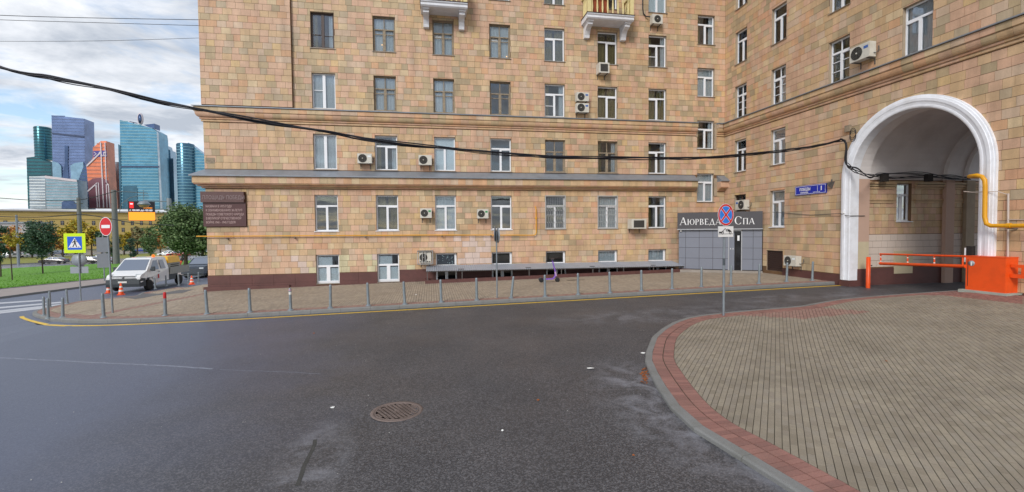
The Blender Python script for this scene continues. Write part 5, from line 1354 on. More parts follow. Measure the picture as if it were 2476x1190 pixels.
# ------------------------------------------------------------------ overhead cable bundle
E1=onB(2032,338,.25)
E0=CAMP+ray(0,160)*(10.0)
def on_plan(x,y,A,B):      # point of the sight line in the upright plane through A and B
    d_=Vector((B.x-A.x,B.y-A.y)); n=Vector((d_.y,-d_.x,0)); r_=ray(x,y); t=(A-CAMP).dot(n)/r_.dot(n); return CAMP+r_*t
pxs=[(0,160),(120,183),(240,210),(360,236),(480,263),(600,285),(760,312),(900,336),(1060,355),(1240,371),(1400,379),(1560,381),(1680,380),(1800,373),(1900,362),(1980,350),(2032,338)]
base=[on_plan(x,y,E0,E1) for x,y in pxs]
d_=(base[0]-base[1]); base=[base[0]+d_*2.2+Vector((0,0,.45)),]+base
def fine(P,k=6):
    res=[]
    for i in range(len(P)-1):
        p0=P[max(0,i-1)];p1=P[i];p2=P[i+1];p3=P[min(len(P)-1,i+2)]
        for j in range(k):
            t=j/k; res.append(0.5*((2*p1)+(p2-p0)*t+(2*p0-5*p1+4*p2-p3)*t*t+(3*p1-p0-3*p2+p3)*t**3))
    res.append(P[-1]); return res
BP=fine(base)
ov=empty('overhead_cable',(0,0,0),0,'thick bundle of black overhead cables sagging across the facade to the archway','cable')
random.seed(4)
for k in range(6):
    ph=random.random()*6; am=random.uniform(.015,.05); mb=MB(); n=len(BP)
    P=[p+Vector((0,0,am*math.sin(i*.37*(1+.1*k)+ph)-.012*k))+Vector((.02*math.cos(i*.5+ph),.03*math.sin(i*.41+ph),0)) for i,p in enumerate(BP)]
    mb.tube(P,.019 if k<4 else .012,6); mb.build('strand',M_cable,ov)
ac_=empty('arch_cables',(0,0,0),0,'tangle of black cables with two junction boxes strung across the archway opening','cable')
rt=[(2032,338),(2042,342),(2047,360),(2045,385),(2052,402),(2075,410),(2105,422)]
jA=[onB(x,y,.28) for x,y in rt]; 
sp2=[at(x,y,V1-.08) for x,y in ((2120,423),(2160,424),(2230,421),(2300,426),(2345,428))]
for k in range(6):
    mb=MB(); o_=[p+Vector((0,random.uniform(-.05,.05),random.uniform(-.10,.06)*(1+.6*(i>3)))) for i,p in enumerate(jA+sp2)]
    mb.tube(fine(o_,5),.016,6); mb.build('strand',M_cable,ac_)
for k in range(3):
    mb=MB(); c=onB(2062,322+4*k,.2); mb.tube([c+Vector((0,.14*math.cos(t*.4+k),.2*math.sin(t*.4+k))) for t in range(17)],.012,5); mb.build('loop',M_cable,ac_)
for x in (2137,2244):
    c=at(x,430,V1-.10); mb=MB(); mb.box(c.x-.14,c.x+.14,c.y-.1,c.y+.06,c.z-.16,c.z+.14); mb.build('junction_box',M_dark,ac_)
mb=MB(); q=onB(2054,311,0); FB.box(mb,q.y-.12,q.y+.12,.003,.12,q.z-.13,q.z+.13); tag(mb.build('junction_box',M_oldwood),'small beige junction box on the wall at the upper left of the arch','box')
# ------------------------------------------------------------------ barrier
bar=empty('barrier',(0,0,0),0,'bright orange barrier cabinet with a lattice boom across the archway','barrier')
f0=gp(2334,698,zp,.10); f1=gp(2430,706,zp,.10); bk=gp(2458,703,zp,.10)
ex=(f1-f0); ex.z=0; Lx=ex.length; an=math.atan2(ex.y,ex.x); zb0=zp(f0.x,f0.y)
bar.location=(f0.x,f0.y,zb0); bar.rotation_euler=(0,0,an)
Kc=(f0-CAMP).dot(_F)/FPX; Hc=(698-615)*Kc; Dp=.55
M_base=mat('pale_base',(160,166,156),.8,var=.08,scale=4)
mb=MB(); mb.box(-.12,Lx+.12,-.12,Dp+.12,-.05,.08); mb.build('base_slab',M_base,bar)
mb=MB(); mb.box(0,Lx,0,Dp,.08,Hc+.04); mb.box(-.012,Lx+.012,-.012,Dp+.012,Hc+.04,Hc+.06); cb_=mb.build('cabinet',M_orange,bar)
mb=MB(); mb.box(.05,.062,-.006,0,.2,Hc-.05); mb.build('seam',M_dark,cb_)
nb=MB(); nx=.13*Lx/.9; 
mb=MB(); mb.lathe([(0,0),(.085,0),(.085,-.004),(0,-.004)],n=20,axis='y',M=Matrix.Translation((Lx*.15,-.001,Hc*.84))); st_=mb.build('number_sticker',M_back,cb_)
text_obj('1',.16,.002,M_lett,'lettering',cb_,Matrix.Translation((Lx*.15-.04,-.008,Hc*.84-.06))@Matrix.Rotation(math.pi/2,4,'X'),bold=.01)
mb=MB(); mb.box(Lx+.012,Lx+.34,Dp*.3,Dp*.5,Hc*.78,Hc*.86); mb.box(Lx+.012,Lx+.34,Dp*.3,Dp*.5,Hc*.50,Hc*.60); mb.box(Lx+.26,Lx+.34,Dp*.3,Dp*.5,Hc*.60,Hc*.78); mb.build('counterweight',M_orange,bar)
# boom from the cabinet toward the left jamb
t0=f0+Vector((0,0,0)); 
tipB=Vector((17.45,15.74,.14))
bd=Vector((tipB.x-f0.x,tipB.y-f0.y)); tip=Vector((f0.x,f0.y))+bd*.86
MI=Matrix.Translation(bar.location)@Matrix.Rotation(an,4,'Z'); MI=MI.inverted()
zt1=onB(2200,617,0).z; 
def hz(x,y,pt):
    r_=ray(x,y); t=((pt.x-CAMP.x)*_F.x+(pt.y-CAMP.y)*_F.y)/(r_.x*_F.x+r_.y*_F.y); return CAMP.z+r_.z*t
A=Vector((f0.x,f0.y)); zA1,zA0=hz(2336,620,A),hz(2336,644,A); zT1,zT0=hz(2176,614,tip),hz(2176,637,tip)
W_=lambda P,z: MI@Vector((P.x,P.y,z))
mb=MB(); mb.tube([W_(A,zA1),W_(tip,zT1)],.035,8); mb.tube([W_(A,zA0),W_(tip,zT0)],.055,8); bo=mb.build('boom',M_orange,bar)
for t in (.01,.10,.37,.68,.97)[:]:
    q=A.lerp(tip,1-t) ; mb=MB(); mb.tube([W_(q,zT1+(zA1-zT1)*t),W_(q,zT0+(zA0-zT0)*t)],.025,8,0); 
    if t!=.10: mb.build('boom_strut',M_orange,bo)
for t in (.01,.37,.68):
    q=A.lerp(tip,1-t); a,b=W_(q,zT1+(zA1-zT1)*t),W_(q,zT0+(zA0-zT0)*t)
    for s_ in (.25,.7):
        c=a.lerp(b,s_); mb=MB(); mb.tube([c,c+(b-a).normalized()*.035],.028,8); mb.build('reflector',M_conew,bo)
bp_=empty('barrier_post',(17.42,15.74,.14),0,'orange post with a latch at the left side of the archway road','post')
hp=(691-616)*((bp_.location-CAMP).dot(_F))/FPX
mb=MB(); mb.lathe([(.075,0),(.075,hp),(0,hp+.005)],n=14); mb.build('post',M_orange,bp_)
mb=MB(); mb.box(.06,.16,-.03,.03,hp*.7,hp*.74); mb.box(.07,.11,-.03,.03,hp*.40,hp*.48); mb.build('latch',M_frame,bp_)
o=empty('intercom',(UB-.10,11.93,1.55),0,'dark intercom panel with a white box above the barrier on the right jamb','intercom')
mb=MB(); mb.box(-.08,.06,-.08,.08,-.30,.42); mb.build('panel',M_dark,o); mb=MB(); mb.box(-.08,.04,.085,.13,-.1,.36); mb.build('side_box',M_lett,o)
# ------------------------------------------------------------------ manhole cover
M_iron=mat('cast_iron',(118,104,98),.6,metal=.1,var=.15,scale=6,dirt=((84,72,64),.5,9),bump=.3); M_irond=mat('cast_iron_dark',(104,92,86),.7,var=.2,scale=8)
c=gp(960,995); mh=empty('manhole_cover',c,.5,'round rusty brown cast iron manhole cover in the road','manhole cover')
RR=.40
mb=MB(); mb.lathe([(RR,.002),(RR,.008),(RR*.86,.010),(RR*.85,.004)],n=48); mb.build('ring',M_iron,mh)
mb=MB(); mb.lathe([(RR*.84,.003),(0,.0035)],n=48); mb.build('lid',M_irond,mh)
mb=MB(); stp=.058
for i in range(-7,8):
    for j in range(-7,8):
        x,y=i*stp,j*stp
        if x*x+y*y<(RR*.78)**2 and not(abs(x)<.03 and abs(y)<.03): mb.box(x-.021,x+.021,y-.021,y+.021,.004,.012)
mb.lathe([(.04,.012),(0,.013)],n=12); mb.lathe([(RR*.83,.004),(RR*.83,.011),(RR*.79,.011),(RR*.79,.004)],n=48)
mb.build('tread_studs',M_iron,mh,kind='stuff')
# ------------------------------------------------------------------ litter
M_paper=mat('paper',(228,228,224),.8,var=.04); M_leaf=mat('dead_leaf',(150,84,36),.8,var=.15)
def scrap(x,y,s,lab,m=M_paper,name='paper_scrap',cat='litter',sh=None,zf=zr):
    p=gp(x,y,zf); random.seed(int(x)); n=7; mb=MB()
    pts=[]
    for k in range(n):
        a=2*math.pi*k/n; rr=s*random.uniform(.5,1.1); pts.append((rr*math.cos(a)*(1.6 if sh else 1),rr*math.sin(a),random.uniform(.004,.02)))
    mb.add(pts+[(0,0,.025)],[(k,(k+1)%n,n) for k in range(n)])
    o=mb.build(name,m,None,p+Vector((0,0,.003))); return tag(o,lab,cat)
scrap(1428,892,.06,'crumpled white paper on the road left of the plaza kerb',sh=1)
scrap(804,987,.04,'white paper scrap on the asphalt left of the manhole cover')
scrap(1556,855,.045,'white litter against the plaza kerb stones',sh=1)
scrap(1215,1043,.022,'tiny white scrap on the asphalt below the manhole cover')
scrap(1301,969,.03,'orange brown fallen leaf on the road right of the manhole cover',M_leaf,'fallen_leaf','leaf')
scrap(760,807,.045,'yellow brown leaf on the road near the yellow line',M_leaf,'fallen_leaf','leaf')
scrap(1532,1103,.018,'small leaf on the asphalt near the bottom right kerb',M_leaf,'fallen_leaf','leaf')
scrap(1006,713,.05,'white scrap lying on the pavement before the canopy',zf=zs)
scrap(2143,875,.03,'brown leaf on the plaza pavers',M_leaf,'fallen_leaf','leaf',zf=zp)
mb=MB(); random.seed(14)
for k in range(70):
    p=gp(1567+random.gauss(0,4)+ (k%2)*0,888+random.uniform(0,40)); a=random.random()*6; s=random.uniform(.012,.03)
    p.x-=.04+.05*random.random(); mb.add([p+Vector((s*math.cos(a+q*1.57),s*math.sin(a+q*1.57),.006+.012*random.random())) for q in range(4)],[(0,1,2,3)])
mb.build('leaf_litter',M_leaf,None,kind='stuff')
mb=MB(); random.seed(15)
for k in range(420):      # small pale grit and chips on the asphalt
    x=random.uniform(-6,8); y=random.uniform(2.2,16.0)
    if inpoly(x,y,[tuple(p) for p in kout]+[(UB,-8)]): continue
    s=random.choice((.003,.004,.005,.006,.010)); a=random.random()*6; mb.add([(x+s*math.cos(a+q*2.1),y+s*math.sin(a+q*2.1),zr(x)+.003) for q in range(3)]+[(x,y,zr(x)+.003+s)],[(0,1,3),(1,2,3),(2,0,3)],0)
mb.build('road_grit',mat('pale_grit',(190,188,182),.9,var=.1),None,kind='stuff')
# ------------------------------------------------------------------ kick scooter
M_purple=mat('scooter_purple',(128,86,190),.4,var=.04); M_lil=mat('scooter_lilac',(178,150,190),.5,var=.04); M_grey=mat('dark_grey',(60,60,64),.5,var=.05)
pr=gp(1309,683,zs); pf=gp(1348,682,zs); K_=(pr-CAMP).dot(_F)/FPX
scn=empty('kick_scooter',pr,math.atan2(pf.y-pr.y,pf.x-pr.x)+.05,'purple rental kick scooter parked on the pavement in front of the canopy','scooter')
wb_=(pf-pr).length; wr=.115
for nm,x in (('wheel',0.0),('wheel',wb_)):
    mb=MB(); mb.lathe([(wr*.62,-.03),(wr*.9,-.034),(wr,-.02),(wr,.02),(wr*.9,.034),(wr*.62,.03)],(x,0,wr),20,axis='y'); wh=mb.build(nm,M_black,scn)
    mb=MB(); mb.lathe([(0,-.022),(wr*.6,-.026),(wr*.6,.026),(0,.022)],(x,0,wr),16,axis='y'); mb.build('rim',M_purple,wh)
mb=MB(); mb.prism([(.10,-.08,.13),(wb_-.20,-.08,.15),(wb_-.20,.08,.15),(.10,.08,.13)],[(.10,-.08,.18),(wb_-.20,-.08,.20),(wb_-.20,.08,.20),(.10,.08,.18)]); mb.build('deck',M_purple,scn)
mb=MB(); mb.tube([(wb_-.20,0,.18),(wb_-.10,0,.30),(wb_-.10,0,.42)],.04,8); mb.tube([(.10,0,.16),(0,0,wr)],.03,8); mb.build('frame',M_purple,scn)
hx=wb_-.24
mb=MB(); mb.tube([(wb_,0,wr),(wb_-.06,0,.36)],.028,8); mb.build('fork',M_grey,scn)
mb=MB(); mb.tube([(wb_-.06,0,.30),(wb_-.10,0,.52)],.05,10); mb.build('steering_column',M_lil,scn); mb=MB(); mb.tube([(wb_-.10,0,.52),(hx,0,1.06)],.032,10); mb.build('stem',M_purple,scn)
mb=MB(); mb.tube([(hx-.02,-.26,1.12),(hx,0,1.10),(hx-.02,.26,1.12)],.018,8); mb.box(hx-.05,hx+.06,-.08,.08,1.08,1.16); hb=mb.build('handlebar',M_grey,scn)
for s_ in (-1,1): mb=MB(); mb.tube([(hx-.02,s_*.17,1.115),(hx-.02,s_*.28,1.122)],.025,8); mb.build('grip',M_black,hb)
mb=MB(); mb.tube([(-.02,0,.24),(-.10,0,.20),(-.13,0,.13)],.03,6); mb.build('mudguard',M_grey,scn)
# ------------------------------------------------------------------ cones
def cone(x,y,h,lab,zf=zr):
    p=gp(x,y,zf); o=empty('traffic_cone',p,.4,lab,'traffic cone','traffic cones round the white truck')
    mb=MB(); mb.box(-.19,.19,-.19,.19,0,.04); mb.build('base',M_orange,o)
    mb=MB(); mb.lathe([(.15,.04),(.03,h),(.02,h),(0,h)],n=16); b=mb.build('body',M_orange,o)
    for a,bz in ((.28,.42),(.60,.74)):
        ra=.15-(.12)*(a*h-.04)/(h-.04)+.003; rb=.15-.12*(bz*h-.04)/(h-.04)+.003
        mb=MB(); mb.lathe([(ra,a*h),(rb,bz*h)],n=16); mb.build('white_band',M_conew,b)
cone(293,713,.75,'orange and white traffic cone in front of the white truck bumper'); cone(263,709,.75,'traffic cone half hidden behind the no entry pole'); cone(464,688,.62,'orange traffic cone behind the truck tail near the building corner',zs)

# ------------------------------------------------------------------ vehicles
M_van=mat('van_white',(222,224,226),.28,var=.03,coat=.4,spec=.5); M_vang=mat('van_grey_plastic',(58,64,68),.55,var=.06); M_vglass=mat('car_glass',(112,122,138),.05,var=0,spec=.8); M_chrome=mat('lamp_lens',(200,208,212),.12,metal=.3,var=0); M_tyre=mat('tyre',(30,30,30),.85,var=.1); M_rim=mat('rim_grey',(120,122,124),.4,metal=.4,var=.1); M_bed=mat('bed_grey',(150,152,146),.6,var=.08,scale=3); M_genset=mat('generator_yellow',(232,178,24),.45,var=.05)
M_numpl=mat('number_plate',(215,215,210),.5,var=.03); M_beacon=mat('beacon_orange',(240,110,10),.3,var=0,emit=.6)
fr=gp(361,702,zr); rr_=gp(441,692,zr)
rr_=Vector((fr.x+.02,fr.y+3.7,zr(fr.x))); axis=Vector((fr.x-rr_.x,fr.y-rr_.y)); wbase=axis.length; hd=math.atan2(axis.y,axis.x)
van=empty('flatbed_truck',(rr_.x,rr_.y,zr(fr.x)-.0),hd,'white double cab flatbed truck with an orange beacon and yellow generator','truck')
# local: x forward from rear wheel, y left (wheel we see sits at y=0 side); body spans y in (-Wd, 0.1)
side=1 if (Matrix.Rotation(-hd,2)@(Vector((CAMP.x,CAMP.y))-Vector((rr_.x,rr_.y)))).y>0 else -1
WB=wbase; Wd=2.05; k_=WB/3.75
yo=.06*side; yi=-(Wd-.06)*side
def sidepoly(mb,prof,y0,y1,ins=0.0,mi=0):
    """prof: (x,z,inset) closed side outline, lofted across"""
    n=len(prof)
    A=[(x,y0-side*ii,z) for x,z,ii in prof]; B=[(x,y1+side*ii,z) for x,z,ii in prof]
    return mb.prism(A,B,mi)
F0=WB+.95*k_
cab=[(WB+.92*k_,.62,.02),(F0,.70,.05),(F0,.95,.06),(F0-.10,1.10,.05),(F0-.75*k_,1.32,.06),(F0-1.55*k_,2.06,.22),(F0-1.75*k_,2.14,.26),(F0-3.05*k_,2.16,.26),(F0-3.20*k_,2.08,.20),(F0-3.22*k_,1.30,.0),(F0-3.22*k_,.50,.0),(WB-.55*k_,.42,.0),(WB-.48*k_,.70,0),(WB-.3*k_,.88,0),(WB+.3*k_,.88,0),(WB+.46*k_,.70,0)]
mb=MB(); sidepoly(mb,cab,yo,yi); body=mb.build('cab',M_van,van)
mb=MB()
bum=[(WB+.46*k_,.35,.0),(F0+.04,.35,.06),(F0+.08,.55,.08),(F0+.06,.80,.08),(F0-.12,.90,.04),(WB+.50*k_,.86,-.01)]
sidepoly(mb,bum,yo+side*.015,yi-side*.015); mb.build('bumper',M_vang,van)
def lerpc(y): return yo+(yi-yo)*y
mb=MB(); mb.prism([(F0+.02,lerpc(.12),.84),(F0+.02,lerpc(.88),.84),(F0-.06,lerpc(.86),1.06),(F0-.06,lerpc(.14),1.06)],[(F0-.06,lerpc(.12),.84),(F0-.06,lerpc(.88),.84),(F0-.12,lerpc(.86),1.06),(F0-.12,lerpc(.14),1.06)]); gr=mb.build('grille',M_vang,van)
mb=MB(); 
for z in (.89,.95,1.01): mb.box(F0+.0-.25*(z-.84),F0+.035-.25*(z-.84),min(lerpc(.16),lerpc(.84)),max(lerpc(.16),lerpc(.84)),z,z+.02)
mb.lathe([(0,F0+.05),(.06,F0+.04),(.06,F0)],(0,lerpc(.5),.97),12,axis='x'); mb.build('grille_bar',M_rim,gr)
mb=MB(); y0,y1=sorted((lerpc(.38),lerpc(.62))); mb.box(F0+.07,F0+.095,y0,y1,.62,.73); mb.build('number_plate',M_numpl,van)
for a,b in ((.03,.17),(.83,.97)):
    mb=MB(); a_,b_=(a,b)
    o1=.10 if a<.5 else 0
    mb.prism([(F0-.06-(.16 if a<.5 else 0),lerpc(a),.94),(F0-.06-(.16 if a>.5 else 0),lerpc(b),.94),(F0-.22-(.16 if a>.5 else 0),lerpc(b),1.17),(F0-.22-(.16 if a<.5 else 0),lerpc(a),1.17)],[(F0+.03-(.16 if a<.5 else 0),lerpc(a),.94),(F0+.03-(.16 if a>.5 else 0),lerpc(b),.94),(F0-.10-(.16 if a>.5 else 0),lerpc(b),1.17),(F0-.10-(.16 if a<.5 else 0),lerpc(a),1.17)]); mb.build('headlight',M_chrome,van)
# glass sits 8 mm proud of the sloping screen and the sides
def lp(i,j,t): return tuple(cab[i][q]+(cab[j][q]-cab[i][q])*t for q in range(3))
a=lp(4,5,.05); b=lp(4,5,.96)
nx,nz=.012,.014
mb=MB(); mb.prism([(a[0]+nx,yo-side*(a[2]+.10),a[1]+nz),(a[0]+nx,yi+side*(a[2]+.10),a[1]+nz),(b[0]+nx,yi+side*(b[2]+.07),b[1]+nz),(b[0]+nx,yo-side*(b[2]+.07),b[1]+nz)],[(a[0]-.02,yo-side*(a[2]+.10),a[1]-.02),(a[0]-.02,yi+side*(a[2]+.10),a[1]-.02),(b[0]-.02,yi+side*(b[2]+.07),b[1]-.02),(b[0]-.02,yo-side*(b[2]+.07),b[1]-.02)]); mb.build('windscreen',M_vglass,van)
def sidewin(name,xs,m,par,off=.012):
    mb=MB(); P=[]
    for x,z in xs:
        ins=.06+(.22-.06)*max(0,min(1,(z-1.32)/.74)) if x>F0-2.0*k_ else .20*max(0,min(1,(z-1.30)/.78))
        P.append((x,z,ins))
    mb.prism([(x,yo-side*ii+side*off,z) for x,z,ii in P],[(x,yo-side*ii-side*.03,z) for x,z,ii in P]); return mb.build(name,m,par)
dx=F0-1.0*k_
d1=sidewin('door',[(F0-1.02*k_,.55),(F0-1.02*k_,1.30),(F0-1.60*k_,2.0),(F0-2.10*k_,2.02),(F0-2.12*k_,.52)],M_van,van,.014)
sidewin('window',[(F0-1.10*k_,1.36),(F0-1.66*k_,1.95),(F0-2.04*k_,1.95),(F0-2.04*k_,1.34)],M_vglass,d1,.024)
d2=sidewin('door',[(F0-2.16*k_,.52),(F0-2.16*k_,2.02),(F0-3.05*k_,2.02),(F0-3.08*k_,.52)],M_van,van,.014)
sidewin('window',[(F0-2.30*k_,1.36),(F0-2.30*k_,1.95),(F0-2.80*k_,1.95),(F0-2.84*k_,1.36)],M_vglass,d2,.024)
mb=MB(); q=yo+side*.02
mb.box(F0-2.06*k_,F0-1.94*k_,min(q,q+side*.03),max(q,q+side*.03),1.16,1.21); mb.build('handle',M_vang,d1)
mb=MB(); mb.box(F0-2.0*k_,F0-1.85*k_,min(q,q+side*.004),max(q,q+side*.004),.72,1.0); mb.build('emblem',M_red,d1)
for y_ in (yo+side*.10,yi-side*.10):
    mb=MB(); mb.cbox((F0-1.18*k_,y_,1.42),(.12,.18,.30)); mb.cbox((F0-1.16*k_,y_-(side*.09 if y_==yo+side*.10 else -side*.09),1.34),(.05,.14,.05)); mb.build('mirror',M_vang,van)
mb=MB(); mb.lathe([(.10,2.16),(.10,2.20),(.085,2.20),(.08,2.30),(.04,2.33),(0,2.33)],(F0-2.2*k_,lerpc(.2),0),14); mb.build('beacon',M_beacon,van)
# bed
bx0,bx1=-1.25*k_,F0-3.30*k_
y0,y1=sorted((yo+side*.06,yi-side*.06))
mb=MB(); mb.box(bx0,bx1,y0,y1,.86,.98); mb.build('bed_floor',M_bed,van)
for a,b in (((bx0,bx1),(y0,y0+.03)),((bx0,bx1),(y1-.03,y1)),((bx0,bx0+.03),(y0+.03,y1-.03))):
    mb=MB(); mb.box(a[0],a[1],b[0],b[1],.98,1.36); mb.build('bed_side',M_bed,van)
mb=MB(); mb.box(bx0+.1,bx1+2.2*k_,min(lerpc(.35),lerpc(.65)),max(lerpc(.35),lerpc(.65)),.55,.80); mb.box(.5*k_,1.6*k_,y0+.1,y1-.1,.45,.85); mb.build('chassis',M_vang,van)
mb=MB(); gx0,gx1=bx1-1.75*k_,bx1-.15; mb.box(gx0,gx1,y0+.2,y1-.2,.99,1.65,1); 
mb.prism([(gx0-.05,y0+.18,1.66),(gx1,y0+.18,1.66),(gx1,y1-.18,1.66),(gx0-.05,y1-.18,1.66)],[(gx0+.12,y0+.26,2.12),(gx1-.05,y0+.26,2.12),(gx1-.05,y1-.26,2.12),(gx0+.12,y1-.26,2.12)],0)
gen=tag(mb.build('generator',[M_genset,M_bed],None),'yellow topped generator unit on the bed of the white truck','generator'); gen.matrix_world=Matrix.Translation(van.location)@Matrix.Rotation(hd,4,'Z')
mb=MB()
for k in range(4):
    z=1.1+.13*k; yq=y1-.198 if side>0 else y0+.198
    mb.box(gx0+.2,gx1-.3,min(yq,yq+side*.01),max(yq,yq+side*.01),z,z+.05)
mb.build('louvre',M_dark,gen)
mb=MB(); Mq=Matrix.Translation((bx0+.35,lerpc(.2),1.50))@Matrix.Rotation(.7,4,'Y'); mb.box(-.55,.15,-.08,.08,-.06,.06,0,Mq); mb.box(-.55,-.2,-.082,.082,-.062,.062,1,Mq)
t_=tag(mb.build('warning_board',[M_orange,M_dark],None),'tilted orange and black board on the tail of the truck bed','board'); t_.matrix_world=gen.matrix_world
def wheel(par,x,y,r,wd,mt=M_tyre):
    mb=MB(); mb.lathe([(r*.62,-wd/2),(r*.95,-wd/2),(r,-wd*.35),(r,wd*.35),(r*.95,wd/2),(r*.62,wd/2)],(x,y,r),22,axis='y'); w_=mb.build('wheel',mt,par)
    mb=MB(); mb.lathe([(0,-wd*.30),(r*.25,-wd*.42),(r*.60,-wd*.40),(r*.62,-wd*.48),(r*.62,wd*.48),(r*.60,wd*.40),(r*.25,wd*.42),(0,wd*.30)],(x,y,r),16,axis='y'); mb.build('rim',M_rim,w_)
for x in (0,WB):
    for y in (yo-side*.10,yi+side*.10): wheel(van,x,y,.36,.22)
# cars
CARPROF=[(0,.35),(.02,.62),(.25,.78),(1.02,.92),(1.75,1.38),(2.2,1.45),(3.1,1.42),(3.85,1.02),(4.35,.95),(4.45,.62),(4.42,.35)]
def car_parts(root,m,suv=False):
    sz=1.14 if suv else 1.0; W=.88
    pr=[(x,z*sz) for x,z in CARPROF]; 
    if suv: pr=[(0,.4),(.02,.85),(.2,1.02),(1.05,1.12),(1.65,1.68),(2.2,1.76),(4.2,1.72),(4.55,1.15),(4.6,.4)]
    zb=max(.9,pr[3][1])
    mb=MB(); ins=lambda z: 0 if z<=zb else .26*(z-zb)/(pr[5][1]-zb)
    mb.prism([(x-2.2,-W+ins(z),z) for x,z in pr],[(x-2.2,W-ins(z),z) for x,z in pr]); mb.build('body',m,root)
    zt=pr[5][1]
    for s_ in (-1,1):
        def sw(x0,x1,x2,x3):
            z0,z1=zb+.04,zt-.09; mb=MB()
            f=lambda z,o: s_*(W-ins(z)+o)
            mb.prism([(x0-2.2,f(z0,.012),z0),(x1-2.2,f(z0,.012),z0),(x2-2.2,f(z1,.012),z1),(x3-2.2,f(z1,.012),z1)],[(x0-2.2,f(z0,-.03),z0),(x1-2.2,f(z0,-.03),z0),(x2-2.2,f(z1,-.03),z1),(x3-2.2,f(z1,-.03),z1)]); mb.build('window',M_vglass,root)
        if suv: sw(1.2,2.35,2.35,1.68); sw(2.45,4.2,4.05,2.45)
        else: sw(1.25,2.35,2.35,1.85); sw(2.45,3.65,3.10,2.45)
    i0,i1=(3,4); a,b=pr[i0],pr[i1]
    def screen(a,b,sg):
        mb=MB(); t=lambda q: (a[0]+(b[0]-a[0])*q-2.2+sg*.012, a[1]+(b[1]-a[1])*q+.012)
        (xa,za),(xb,zb_)=t(.06),t(.93); ya,yb=W-.12,W-.12-ins(zb_)
        mb.prism([(xa,-ya,za),(xa,ya,za),(xb,yb,zb_),(xb,-yb,zb_)],[(xa-sg*.04,-ya,za-.03),(xa-sg*.04,ya,za-.03),(xb-sg*.04,yb,zb_-.03),(xb-sg*.04,-yb,zb_-.03)]); return mb.build('windscreen',M_vglass,root)
    screen(a,b,-1)
    if not suv: screen(pr[7],pr[6],1)
    for y in (-W+.2,W-.2):
        mb=MB(); mb.cbox((-2.17,y,.68*sz+(.1 if suv else 0)),(.08,.32,.12)); mb.build('headlight',M_chrome,root)
        mb=MB(); mb.cbox((2.22 if not suv else 2.36,y,.78*sz),(.08,.26,.13)); mb.build('tail_light',M_red,root)
    mb=MB(); mb.box(-2.21,2.23,-W*.96,W*.96,.24,.36); mb.build('sill_trim',M_vang,root)
    for x in (-1.40,1.32):
        for y in (-W+.08,W-.08): wheel(root,x,y,.33,.2)
M_c={'dark':mat('paint_dark',(58,52,54),.25,var=.02,coat=.5),'white':mat('paint_white',(222,224,228),.25,var=.02,coat=.5),'grey':mat('paint_grey',(112,116,130),.25,var=.02,coat=.5),'blue':mat('paint_blue',(52,70,140),.25,var=.02,coat=.5),'red':mat('paint_red',(170,40,44),.25,var=.02,coat=.5),'navy':mat('paint_navy',(44,54,66),.25,var=.02,coat=.5)}
def car(x,y,col,label,ang,suv=False,sc=1.0):
    p=gp(x,y,zr); o=empty('parked_car' if suv else 'car',p,ang,label,'car','cars on the roads beyond the lawn' if not suv else None); car_parts(o,M_c[col],suv); o.scale=(sc,sc,sc); return o
fa=math.atan2(gp(262,634).y-gp(100,641).y,gp(262,634).x-gp(100,641).x)
car(131,637.5,'dark','dark brown sedan driving on the far road, left of the crossing sign',fa)
car(243,634,'white','white sedan on the far road just right of the crossing sign',fa)
car(212,637.5,'dark','dark car with a red tail light hidden behind the crossing sign pole',fa)
car(45,623.5,'white','white sedan parked far left beyond the dry lawn',fa+.1)
car(12,621.5,'white','white car at the extreme left edge beyond the dry lawn',fa+.1)
car(140,616,'grey','grey car in the far car park behind the dark sedan',fa+.2)
car(172,614.5,'dark','dark car in the far car park left of the crossing sign',fa+.2)
car(341,610,'blue','blue car in the far car park below the orange screen',fa+.1)
car(408,620,'white','white car beyond the lawn under the left side of the big tree',fa)
car(432,621,'red','red car beyond the lawn under the big tree',fa)
car(462,618,'white','white car beyond the lawn by the tree trunk',fa)
car(484,672,'navy','dark off road car parked behind the truck, cut off by the building corner',math.radians(-92)+math.pi,True)
for o in [q for q in bpy.data.objects if q.name.startswith('parked_car')]: o.location=gp(497,668,zr); o.rotation_euler[2]=hd+math.pi

mb=MB(); c=gp(1398,677,zs); mb.poly([(c.x+.62*math.cos(t*.3),c.y+.13*math.sin(t*.3)*(1+.2*math.sin(t)),zs(c.x,c.y)+.006) for t in range(21)]); mb.build('damp_stain',mat('damp_ground',(78,68,56),.45,var=.1,scale=5),None,kind='structure')
